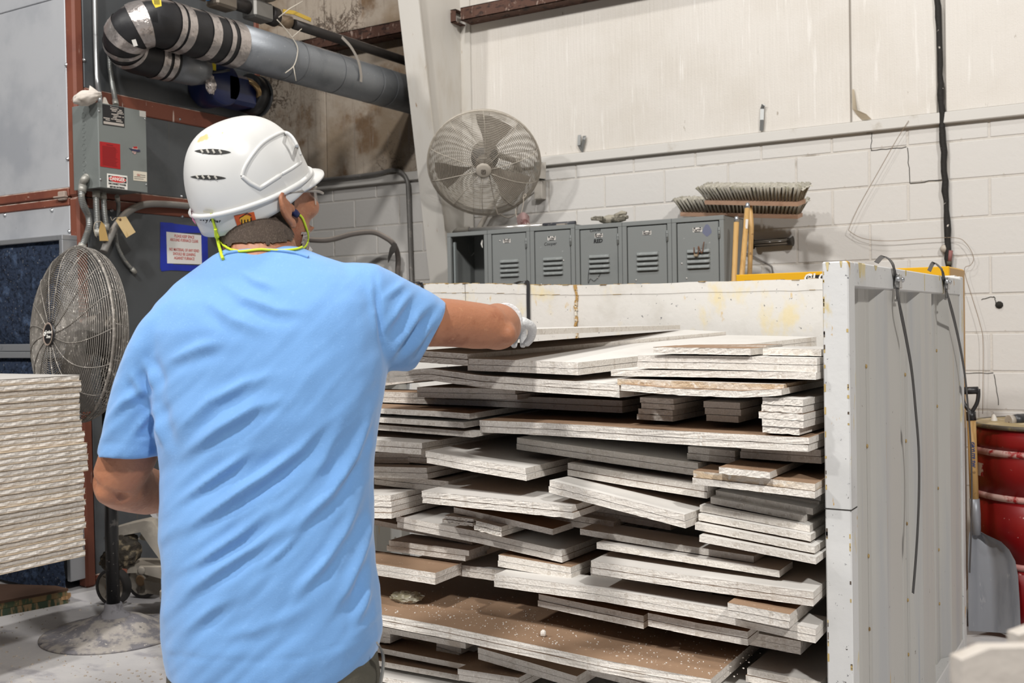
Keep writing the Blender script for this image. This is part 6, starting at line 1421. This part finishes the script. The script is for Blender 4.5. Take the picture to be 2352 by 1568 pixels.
FOLDS = [  # polyline in the crop frame, height (m), half width (px), valley side (+1 below/right, -1 above/left)
 ([(290, 1060), (400, 985), (520, 905), (640, 825), (760, 735), (870, 600)], .013, 13, 1), ([(300, 935), (400, 870), (500, 800), (620, 715)], .010, 11, 1), ([(300, 800), (370, 735), (470, 660), (600, 585), (730, 545)], .009, 13, 1),
 ([(290, 720), (350, 640), (440, 560), (560, 500), (700, 455)], .008, 14, 1), ([(300, 1190), (420, 1120), (540, 1040), (680, 920)], .009, 11, 1), ([(310, 1310), (370, 1240), (470, 1165), (600, 1080), (760, 960)], .009, 11, 1), ([(640, 1090), (760, 1000), (870, 890), (960, 740), (1010, 620)], .008, 12, 1),
 ([(700, 1300), (830, 1160), (930, 1010), (1000, 850)], .008, 12, 1), ([(600, 1180), (700, 1090), (790, 1000)], .006, 9, 1), ([(860, 1350), (940, 1210), (1000, 1050), (1022, 900)], .008, 12, 1), ([(940, 1400), (985, 1290), (1020, 1150)], .007, 10, -1), ([(880, 900), (960, 760), (1030, 560)], .006, 11, 1), ([(330, 1400), (440, 1310), (560, 1240)], .005, 12, 1),
 ([(228, 520), (250, 600), (275, 690), (290, 760)], .007, 11, -1), ([(195, 400), (235, 470), (250, 560)], .008, 10, -1), ([(240, 470), (300, 415), (400, 370), (520, 350)], .006, 14, 1), ([(460, 120), (560, 190), (680, 235), (800, 240)], .005, 12, 1), ([(520, 70), (600, 130), (700, 165)], .004, 9, 1), ([(400, 180), (520, 270), (660, 320)], .004, 14, 1),
 ([(1030, 90), (1035, 180), (1045, 280), (1065, 400)], -.006, 6, 1), ([(1075, 430), (1120, 350), (1180, 260), (1235, 200)], .009, 10, 1), ([(1050, 330), (1110, 240), (1170, 160)], .007, 9, 1), ([(1130, 430), (1190, 340), (1250, 250)], .008, 10, 1), ([(1045, 210), (1090, 170), (1150, 130)], .004, 9, 1),
 ([(60, 640), (130, 560), (220, 520)], .006, 11, 1), ([(150, 450), (190, 520), (250, 560)], .006, 10, 1), ([(150, 690), (220, 610), (250, 590)], .006, 9, 1), ([(420, 1420), (600, 1380), (800, 1290)], .003, 14, 1), ([(760, 880), (840, 780), (920, 620)], .004, 12, 1),
]
for pl_, amp, wd_, sd in FOLDS:
    pts = np.array([cx2(p) for p in pl_]); cum_ = np.concatenate([[0], np.cumsum(np.linalg.norm(np.diff(pts, axis=0), axis=1))]); tot = cum_[-1]
    best = np.full(len(co), 1e9); sdist = np.zeros(len(co)); tt = np.zeros(len(co))
    sel = np.where((px > pts[:, 0].min() - 70) & (px < pts[:, 0].max() + 70) & (py > pts[:, 1].min() - 70) & (py < pts[:, 1].max() + 70))[0]
    for i in range(len(pts) - 1):
        a, b = pts[i], pts[i + 1]; ab = b - a; l2 = ab @ ab
        u = np.clip(((px[sel] - a[0]) * ab[0] + (py[sel] - a[1]) * ab[1]) / l2, 0, 1)
        dx, dy = px[sel] - (a[0] + ab[0] * u), py[sel] - (a[1] + ab[1] * u); dist = np.hypot(dx, dy)
        s_ = np.sign(ab[0] * dy - ab[1] * dx); upd = dist < best[sel]; ii = sel[upd]
        best[ii] = dist[upd]; sdist[ii] = (s_ * dist)[upd]; tt[ii] = (cum_[i] + u * math.sqrt(l2))[upd] / tot
    tp = np.clip(np.minimum(tt, 1 - tt) * 2.6, 0, 1) ** 1.1
    wv = wd_ * .9; prof = np.exp(-np.abs(sdist / (wv * .8)) ** 1.6) - .62 * np.exp(-((sdist - sd * 1.9 * wv) / (wv * 1.15)) ** 2) - .2 * np.exp(-((sdist + sd * 2.0 * wv) / wv) ** 2)
    disp += np.where(best < 80, prof * amp * 1.3 * tp, 0)
nz = np.array([mnoise.noise(V(p) * 9) * .0045 + mnoise.noise(V(p) * 22) * .0015 for p in co])
ca, sa = math.cos(R(-44)), math.sin(R(-44))
al, ac = px * ca + py * sa, -px * sa + py * ca
mask = np.clip((py - 700) / 200, .35, 1)
nz += np.array([mnoise.noise(V((a / 170, b / 30, 3))) * .0042 + mnoise.noise(V((a / 90, b / 14, 8))) * .0020 for a, b in zip(al, ac)]) * mask * facing
# seams and hems
hemy = np.interp(px, [396, 480, 600, 700, 800, 845, 880], [1510, 1520, 1524, 1512, 1480, 1452, 1415])
disp += np.where((py > 1300), -.0022 * np.exp(-((py - hemy + 4) / 4) ** 2), 0)
disp += np.where((px < 380) & (py > 960), -.002 * np.exp(-((py - (1018 + (px - 229) * .045)) / 3.5) ** 2), 0)
hd_ = ((px - 1008) * .875 + (py - 700) * .48); disp += np.where((px > 930) & (py > 640) & (py < 870), -.002 * np.exp(-((hd_ - (-2)) / 3.5) ** 2), 0)
co = co + no * (disp * facing + nz)[:, None]
_m = MB(); bm = bmesh.new(); _vs = [bm.verts.new(p) for p in co]
for f in fs: bm.faces.new([_vs[i] for i in f])
for _ in range(3): bmesh.ops.smooth_vert(bm, verts=bm.verts, factor=.35, use_axis_x=True, use_axis_y=True, use_axis_z=True)
co = np.array([v.co[:] for v in bm.verts]); bm.free()
# bottom hem follows the sagging curve of the photograph: trim what hangs below it
from_np(co, fs, 'shirt', shirtm, MAN)
BV_shirt = BVHTree.FromPolygons([V(p) for p in co], fs)
# collar band
# ---------------- body: one continuous surface (head, neck, trunk, arms)
HC = PC(606, 470, 2.07)
yw = R(48); yh = R(57); hf = (cw(math.cos(yh), math.sin(yh)) * math.cos(R(8)) + UPV * math.sin(R(8))).normalized(); hl = UPV.cross(hf).normalized(); hu = hf.cross(hl).normalized()   # forward, left, up
def H(f_, l_, u_): return HC + hf * f_ + hl * l_ + hu * u_
bd = MB()
ball(bd, H(-.012, 0, .03), (hf * .097, hl * .077, hu * .09)); ball(bd, H(.03, 0, -.035), (hf * .062, hl * .062, hu * .085)); ball(bd, H(.052, 0, -.085), (hf * .040, hl * .042, hu * .03)); ball(bd, H(.035, 0, .01), (hf * .064, hl * .068, hu * .05))
ball(bd, H(-.055, 0, -.05), (hf * .05, hl * .058, hu * .06))
chain(bd, [H(.093, 0, .02), H(.108, 0, -.008), H(.112, 0, -.022)], [.010, .0125, .014], 3, 10)                                  # nose
ball(bd, H(.088, .02, -.055), (hf * .016, hl * .02, hu * .007)); ball(bd, H(.088, -.02, -.055), (hf * .016, hl * .02, hu * .007)); ball(bd, H(.089, 0, -.066), (hf * .016, hl * .022, hu * .008))
for s_ in (1, -1):
    ball(bd, H(.07, s_ * .045, -.012), (hf * .03, hl * .022, hu * .025)); ball(bd, H(.085, s_ * .03, .032), (hf * .014, hl * .026, hu * .008))
neck0 = PC(600, 560, 2.03)
chain(bd, [H(-.025, 0, -.055), H(-.03, 0, -.10), neck0, PC(602, 620, 2.01), PC(605, 680, 2.0)], [.060, .058, .062, .075, .09], 5, 24)
loft(bd, rows_to_rings([(600, 520, 740, 2.01, .06), (640, 440, 840, 2.0, .08), (700, 385, 865, 1.98, .105), (760, 350, 870, 1.97, .118), (900, 380, 860, 1.96, .12), (1100, 400, 840, 1.95, .122), (1300, 405, 845, 1.94, .128), (1480, 410, 850, 1.93, .13), (1560, 420, 830, 1.93, .125)], 30))
LEl, LWr = PC(266, 1108, 1.965), PC(400, 1138, 2.16)
chain(bd, [PC(425, 750, 1.97), PC(362, 840, 1.965), PC(322, 960, 1.965), PC(297, 1040, 1.96), LEl], [.05, .046, .048, .0515, .045], 6, 22)
chain(bd, [LEl + UPV * .004, PC(285, 1112, 2.0), PC(340, 1128, 2.08), LWr], [.046, .05, .046, .031], 6, 22)
ball(bd, PC(250, 1128, 1.955), (EX * .024, EZ * .03, UPV * .026))
RSh, REl, RWr = PC(860, 680, 2.03), PC(1134, 750, 2.20), PC(1160, 740, 2.46)
chain(bd, [PC(790, 720, 2.0), PC(860, 728, 2.03), PC(940, 738, 2.08), PC(1030, 741, 2.13), PC(1095, 748, 2.175), REl], [.06, .054, .050, .0485, .048, .045], 6, 22)
chain(bd, [PC(1122, 752, 2.19), PC(1142, 750, 2.24), PC(1150, 750, 2.33), RWr], [.044, .050, .045, .031], 6, 22)
ball(bd, PC(1165, 766, 2.185), (EX * .020, EZ * .026, UPV * .022))
co2, no2, fs2 = fuse(bd, .0058, 7, .5)
body = from_np(co2, fs2, 'body', skin, MAN)
BV_body = BVHTree.FromPolygons([V(p) for p in co2], fs2)
# ears
def ear(s_):
    eb = MB(); rows = []
    c = H(-.022, s_ * .078, -.012); upv = (hu * .97 - hf * .2).normalized(); fw = (hf * .97 + hu * .2).normalized()
    chain(eb, [c + upv * .0 + fw * .014, c + upv * .022 + fw * .012, c + upv * .030 - fw * .004 + hl * s_ * .006, c + upv * .018 - fw * .017 + hl * s_ * .011, c - upv * .006 - fw * .016 + hl * s_ * .011, c - upv * .024 - fw * .005 + hl * s_ * .006, c - upv * .030 + fw * .007], [.004, .0045, .005, .005, .005, .006, .005], 5, 10)
    ball(eb, c - fw * .004 + hl * s_ * .004, (fw * .015, hl * .005, upv * .024)); ball(eb, c - upv * .03 + fw * .004 + hl * s_ * .003, (fw * .010, hl * .005, upv * .011)); ball(eb, c + fw * .016 - upv * .004, (fw * .006, hl * .007, upv * .008))
    a_, b_, f_ = fuse(eb, .0028, 3, .5); from_np(a_, f_, 'ear', skin, MAN); return c
earL = ear(1); earR = ear(-1)
for s_ in (1, -1):
    e_ = H(.081, s_ * .031, .012); MB().lathe([(0, .0125), (.006, .011), (.0105, .006), (.0125, 0), (0, -.008)], e_ - hf * .006, hf, 14).build('eye', mat('eye_white', 'd8d2cb', .2), MAN)
# hair: cap of short hair at nape and sides, stubble at the jaw
def shell(test, off, name, mt, jitter=.0):
    keep = set(i for i in range(len(co2)) if test(V(co2[i]) - HC)); f_ = [f for f in fs2 if all(i in keep for i in f)]
    used = sorted({i for f in f_ for i in f}); mp = {k: i for i, k in enumerate(used)}
    from_np(np.array([co2[i] + no2[i] * (off + jitter * abs(mnoise.noise(V(co2[i]) * 130))) for i in used]), [[mp[i] for i in f] for f in f_], name, mt, MAN)
def hair_t(q):
    f_, l_, u_ = q.dot(hf), q.dot(hl), q.dot(hu)
    return u_ > -.074 + .012 * mnoise.noise(q * 60) and f_ < .012 + .3 * max(0, u_ - .0) - .35 * max(0, -u_ - .02) and not (abs(l_) > .06 and -.05 < f_ < .0 and -.05 < u_ < .02 and False)
shell(hair_t, .003, 'hair', hairm, .0012)
def beard_t(q):
    f_, l_, u_ = q.dot(hf), q.dot(hl), q.dot(hu)
    return -.115 < u_ < -.055 and f_ > .03 + .01 * mnoise.noise(q * 60) and not (f_ > .08 and u_ > -.075)
shell(beard_t, .0015, 'beard', mat('beard_white', 'b9ada2', .9, layers=[('noise', 150, .5, .6, '9c7f6a')], bump=[(200, .8)]), .002)
# ---------------- gloves: palm, four fingers and thumb each
def hand(wr, fwd, dn, side, name, spread=1.0):
    fwd = fwd.normalized(); dn = (dn - fwd * dn.dot(fwd)).normalized(); sd = fwd.cross(dn) * side; g_ = MB()
    chain(g_, [wr - fwd * .045, wr, wr + fwd * .03], [.040, .033, .036], 4, 16)
    ball(g_, wr + fwd * .06, (fwd * .05, dn * .018, sd * .043))
    for i, (l_, o_) in enumerate(((.068, -.033), (.078, -.011), (.073, .011), (.058, .032))):
        k = wr + fwd * (.10 - abs(o_) * .25) + sd * o_
        chain(g_, [k - fwd * .03, k, k + fwd * l_ * .42 + dn * .010, k + fwd * l_ * .58 + dn * .034, k + fwd * l_ * .36 + dn * .055], [.0095, .0105, .010, .0095, .008], 4, 10)
    t0 = wr + fwd * .03 - sd * .034
    chain(g_, [t0, t0 + fwd * .022 - sd * .022 + dn * .012, t0 + fwd * .045 - sd * .020 + dn * .035, t0 + fwd * .06 - sd * .006 + dn * .052], [.013, .012, .0105, .009], 4, 10)
    a_, b_, f_ = fuse(g_, .0036, 3, .5); return from_np(a_, f_, name, glovem, MAN)
hand(PC(1163, 737, 2.46), cw(.05, 1, -.06), V((0, 0, -1)), 1, 'right_glove')
hand(LWr, cw(.6, .8, .05), cw(.3, -.2, -1), -1, 'left_glove')
# loose glove cuff seen beyond the elbow
cf = MB(); pts = [(1148, 712), (1166, 712), (1182, 726), (1192, 745), (1191, 762), (1182, 772)]
rows = [[PC(a, b, 2.37 + dz) + EZ * 0 for (a, b) in pts] for dz in (0, .05, .10)]
cf.grid([[PC(a - (6 if j == 0 else 0), b + (5 if j == 0 else 0), 2.36 + .05 * j) for (a, b) in pts] for j in range(3)])
cf.build('glove_cuff', glovem, MAN)
# ---------------- trousers and shoes
tb = MB()
loft(tb, rows_to_rings([(1440, 402, 862, 1.93, .135), (1520, 392, 872, 1.93, .14), (1580, 392, 874, 1.93, .142), (1680, 396, 870, 1.93, .14), (1740, 420, 850, 1.93, .12)], 14))
for sx in (-1, 1):
    top = PC(640 + sx * 118, 1640, 1.93); kn = V(top) + EX * sx * .03 + EZ * .02; kn.z = .40; an = kn - EZ * .05 + EX * sx * .03; an.z = .05
    chain(tb, [top + UPV * .04, top, kn, an], [.085, .10, .078, .068], 8, 22)
co3, no3, fs3 = fuse(tb, .009, 4, .5)
p3x, p3y, _d = proj_np(co3); co3 = co3 + no3 * np.array([mnoise.noise(V(p) * 14) * .007 for p in co3])[:, None]
from_np(co3, fs3, 'trousers', trm, MAN)
MB().strip(catmull([PC(868, 1478, 1.84), PC(879, 1500, 1.86), PC(880, 1530, 1.86), PC(874, 1570, 1.85), PC(868, 1620, 1.84)], 5), .010, .003, cw(.4, -1)).build('pocket_trim', mat('pocket_trim', '6b6a66', .7), MAN)
for sx in (-1, 1):
    an = PC(640 + sx * 118, 1640, 1.93) + EX * sx * .06 - EZ * .03; an.z = 0
    s_ = MB(); ball(s_, an + EZ * .06 + UPV * .045, (EX * .05, EZ * .14, UPV * .045)); ball(s_, an + UPV * .07, (EX * .05, EZ * .065, UPV * .06))
    a_, b_, f_ = fuse(s_, .008, 3, .5); a_[:, 2] = np.maximum(a_[:, 2], .001); from_np(a_, f_, 'shoe', mat('boot_brown', '3d2f26', .6), MAN)
# ---------------- helmet
HP = PC(578, 438, 2.07)
pt = R(28); h2f = (cw(math.cos(yw), math.sin(yw)) * math.cos(pt) + UPV * math.sin(pt)).normalized(); h2l = UPV.cross(h2f).normalized(); h2l = (h2l + UPV * .11).normalized(); h2l = (h2l - h2f * h2l.dot(h2f)).normalized(); h2u = h2f.cross(h2l).normalized()
HA, HB, HH = .1255, .1045, .141
def hp(th, r_, h): return HP + h2f * (HA * r_ * math.cos(th)) + h2l * (HB * r_ * math.sin(th)) + h2u * h
rows = []; n = 72
prof = [(1.0, 0)] + [(math.cos(a) ** .72, HH * math.sin(a)) for a in [i * math.pi / 2 / 20 for i in range(1, 20)]] + [(.012, HH)]
for r_, h in prof:
    rows.append([hp(2 * math.pi * k / n, r_, h + .012 * (math.cos(2 * math.pi * k / n) * -.3) * r_) for k in range(n)])
hm = MB(); hm.grid(rows, cu=True); hm.f.append([len(hm.v) - n + k for k in range(n)]); hm.mi.append(0); hm.sm.append(True)
dome = hm.build('helmet_shell', helm, MAN)
BV_h = BVHTree.FromPolygons(hm.v, hm.f)
def skirt_drop(th):  # deep at the nape, shallow at the front
    c = (1 - math.cos(th)) / 2; return .008 + .036 * c ** .9
rows = []
for t in (0, .25, .5, .75, 1):
    rows.append([hp(2 * math.pi * k / n, 1.012 - .02 * t, -skirt_drop(2 * math.pi * k / n) * t - .0036 * math.cos(2 * math.pi * k / n)) for k in range(n)])
rows.append([hp(2 * math.pi * k / n, .965, -skirt_drop(2 * math.pi * k / n) - .0036 * math.cos(2 * math.pi * k / n)) for k in range(n)])
rows.append([hp(2 * math.pi * k / n, .955, -.0036) for k in range(n)])
sk = MB(); sk.grid(rows, cu=True); sk.build('helmet_skirt', helm, MAN); BV_s = BVHTree.FromPolygons(sk.v, sk.f)
MB().tube([hp(2 * math.pi * k / n, 1.018, -.001 - .0036 * math.cos(2 * math.pi * k / n)) for k in range(n)], .0052, 8, closed=True).build('helmet_ridge', helm, MAN)
br = MB(); rows = []
for t in (0, .5, 1):
    rows.append([hp(a, 1 + (.26 * t) * max(0, math.cos(a * 1.25)) ** .8, -.003 - .012 * t - .0036) for a in [-1.25 + 2.5 * k / 30 for k in range(31)]])
rows2 = [[p - h2u * .0035 for p in r_] for r_ in rows[::-1]]
br.grid(rows + rows2); br.build('helmet_brim', helm, MAN)
def onto(px_, py_, bvs, off=.001, dflt=2.0):
    d_ = ray(px_, py_).normalized(); best = None
    for b_ in bvs:
        h_ = b_.ray_cast(CAM, d_)
        if h_[0] is not None and (best is None or h_[3] < best[3]): best = h_
    if best is None: return PC(px_, py_, dflt), -d_
    nn = best[1] if best[1].dot(d_) < 0 else -best[1]
    return best[0] + nn * off, nn
HB_ = [BV_h, BV_s]
def ridge(pix, r_, name='helmet_rib', bvs=None, off=.0, mt=None, parent=None):
    sub = []
    for (a, b), (c, d_) in zip(pix, pix[1:]):
        for k in range(6): sub.append((a + (c - a) * k / 6, b + (d_ - b) * k / 6))
    sub.append(pix[-1]); pts_ = [onto(a, b, bvs or HB_, off)[0] for a, b in sub]
    return MB().tube(pts_, r_, 8).build(name, mt or helm, parent or MAN)
def smooth2(p, k=5): return [(q.x, q.y) for q in catmull([V((a, b, 0)) for a, b in p], k)]
ridge(smooth2([(556, 404), (562, 385), (578, 358), (602, 330), (630, 312), (652, 304), (668, 312), (681, 332), (690, 356)], 4), .0036)
ridge([(556, 404), (575, 420), (597, 432), (644, 402)], .0040); ridge([(647, 400), (668, 388), (680, 380), (691, 372)], .0030); ridge([(640, 404), (668, 388)], .0024)
blackh = mat('vent_dark', '2b2a28', .8)
for (xa, xb, yc0, yc1, hh_) in ((447, 531, 347, 350, 8), (437, 520, 406, 409, 6.5)):
    up_r, lo_r = [], []
    for k in range(15):
        u = k / 14; x = xa + (xb - xa) * u; y = yc0 + (yc1 - yc0) * u; w_ = hh_ * math.sin(math.pi * u) ** .7 * (1 if u > .05 else .7)
        up_r.append(onto(x, y - w_ * .8, HB_, .0007)[0]); lo_r.append(onto(x, y + w_ * .8, HB_, .0007)[0])
    MB().grid([up_r, lo_r]).build('helmet_vent', blackh, MAN)
    for u in (.2, .36, .52, .7):
        x = xa + (xb - xa) * u; y = yc0 + (yc1 - yc0) * u; w_ = hh_ * .75
        ridge([(x - 2, y - w_ * .7), (x + 3, y + w_ * .7)], .0021, 'vent_bar', mt=mat('vent_bar_grey', 'a7a49c', .6), off=.0005)
def patch(quad, mt, name, off=.0012, nu=6, bvs=None):
    rows_ = []
    for i in range(nu + 1):
        v_ = i / nu; row_ = []
        for j in range(nu + 1):
            u = j / nu; a = (1 - u) * (1 - v_), u * (1 - v_), u * v_, (1 - u) * v_
            row_.append(onto(sum(a[k] * quad[k][0] for k in range(4)), sum(a[k] * quad[k][1] for k in range(4)), bvs or HB_, off)[0])
        rows_.append(row_)
    return MB().grid(rows_).build(name, mt, MAN)
patch([(537, 495), (583, 486), (590, 513), (546, 521)], mat('sticker_orange', 'c8561c', .5, layers=[('noise', 30, .5, .65, 'a83c14')]), 'helmet_sticker')
cc_ = [onto(564 + 13.5 * math.cos(a), 503.5 + 10 * math.sin(a) - 1.2 * math.cos(a), HB_, .0017)[0] for a in [i * math.pi / 10 for i in range(20)]]
MB().add(cc_, [list(range(20))]).build('sticker_sun', mat('sticker_yellow', 'dca628', .5), MAN)
for x_, h_ in ((555, 9), (562, 7), (569, 7), (576, 10)):
    ridge([(x_, 512 - h_ - (x_ - 555) * .15), (x_ + .5, 513 - (x_ - 555) * .15)], .0011, 'sticker_figure', off=.0016, mt=ink)
ridge([(550, 500), (557, 496), (567, 489), (577, 494)], .0007, 'sticker_figure', off=.0016, mt=ink)
GL = [[(0, -6), (1, 0), (4, 0), (5, -6)], [(7, 0), (10, -2), (8, -4), (7, -1), (9, 1)], [(12, -3), (14, 0), (17, -3), (13, 5)], [(20, 2), (23, -7), (25, 2)], [(21, -2), (25, -2)], [(29, 1), (29, -3), (32, -3), (32, 1)], [(35, 1), (34, -2), (37, -2), (37, 1), (35, 1)], [(40, 1), (40, -3), (43, -3)]]
for g_ in GL: ridge([(459 + 1.12 * a, 505 + b + a * .12) for a, b in g_], .0006, 'handwriting', off=.0008, mt=ink)
patch([(437, 478), (444, 490), (450, 516), (442, 506)], mat('sticker_magenta', 'b06a86', .5), 'helmet_sticker')
patch([(470, 481), (492, 484), (492, 489), (470, 486)], mat('tape_cream', 'cdc7b3', .6), 'helmet_tape', off=.004)
# headband at the nape, ear plugs, cord, glasses
nb_ = [hp(a, .88, -.058) for a in [math.pi * .58 + math.pi * .84 * k / 20 for k in range(21)]]
MB().strip(nb_, .022, .003, h2u).build('nape_strap', mat('strap_black', '17171a', .6), MAN)
ALL = [BV_h, BV_s, BV_body, BV_shirt]
pl0, _ = onto(672, 487, ALL, .006)
MB().tube([onto(667, 480, ALL, .0)[0], pl0, pl0 + (pl0 - onto(667, 480, ALL, 0)[0]).normalized() * .008], [.006, .0075, .006], 10).build('ear_plug', plugm, MAN)
cpts = [(683, 491), (692, 500), (699, 517), (705, 540), (702, 560), (690, 571), (668, 576), (635, 577), (600, 574), (570, 577), (545, 578), (525, 570), (510, 555), (499, 535), (494, 518), (489, 500), (487, 488)]
ridge(smooth2(cpts, 3), .0024, 'plug_cord', ALL, .0022, corm)
ridge(smooth2([(497, 524), (499, 545), (503, 565), (508, 580), (514, 597)], 3), .0030, 'plug_cord', ALL, .003, corm)
gls = mat('glasses_clear', 'cfcac0', .12, spec=.7, alpha=.42); glf = mat('glasses_arm', '9a938a', .25, alpha=.75)
MB().tube(catmull([H(-.02, -.083, .016), H(.03, -.082, .018), H(.075, -.075, .016), H(.098, -.066, .012)], 5), .0028, 8).build('glasses_arm', glf, MAN)
MB().tube(catmull([H(-.02, .083, .016), H(.03, .082, .018), H(.075, .075, .016), H(.098, .066, .012)], 5), .0028, 8).build('glasses_arm', glf, MAN)
for s_ in (1, -1):
    rows = []
    for i in range(7):
        v_ = i / 6; row = []
        for j in range(9):
            u = j / 8; l_ = .012 + .058 * u; f_ = .118 - .050 * u ** 2.2; row.append(H(f_, s_ * l_, .026 - .045 * v_ * (1 - .25 * (2 * u - 1) ** 2)))
        rows.append(row)
    MB().grid(rows).build('glasses_lens', gls, MAN)
    MB().tube([rows[0][j] for j in range(9)], .0024, 8).build('glasses_rim', mat('glasses_rim', 'b7ad98', .25, alpha=.85), MAN)
MB().prism([PC(702, 590, 2.16), PC(718, 574, 2.16), PC(708, 561, 2.16), PC(694, 568, 2.16)], cw(0, .002)).build('white_card', mat('card_white', 'd6d4d0', .6), MAN, 'white card corner under the chin')
# collar rib
cpx = smooth2([(512, 588), (525, 582), (560, 577), (600, 575), (640, 577), (680, 583), (708, 592)], 4)
ridge(cpx, .0035, 'collar_rib', [BV_shirt], .001, shirtm)
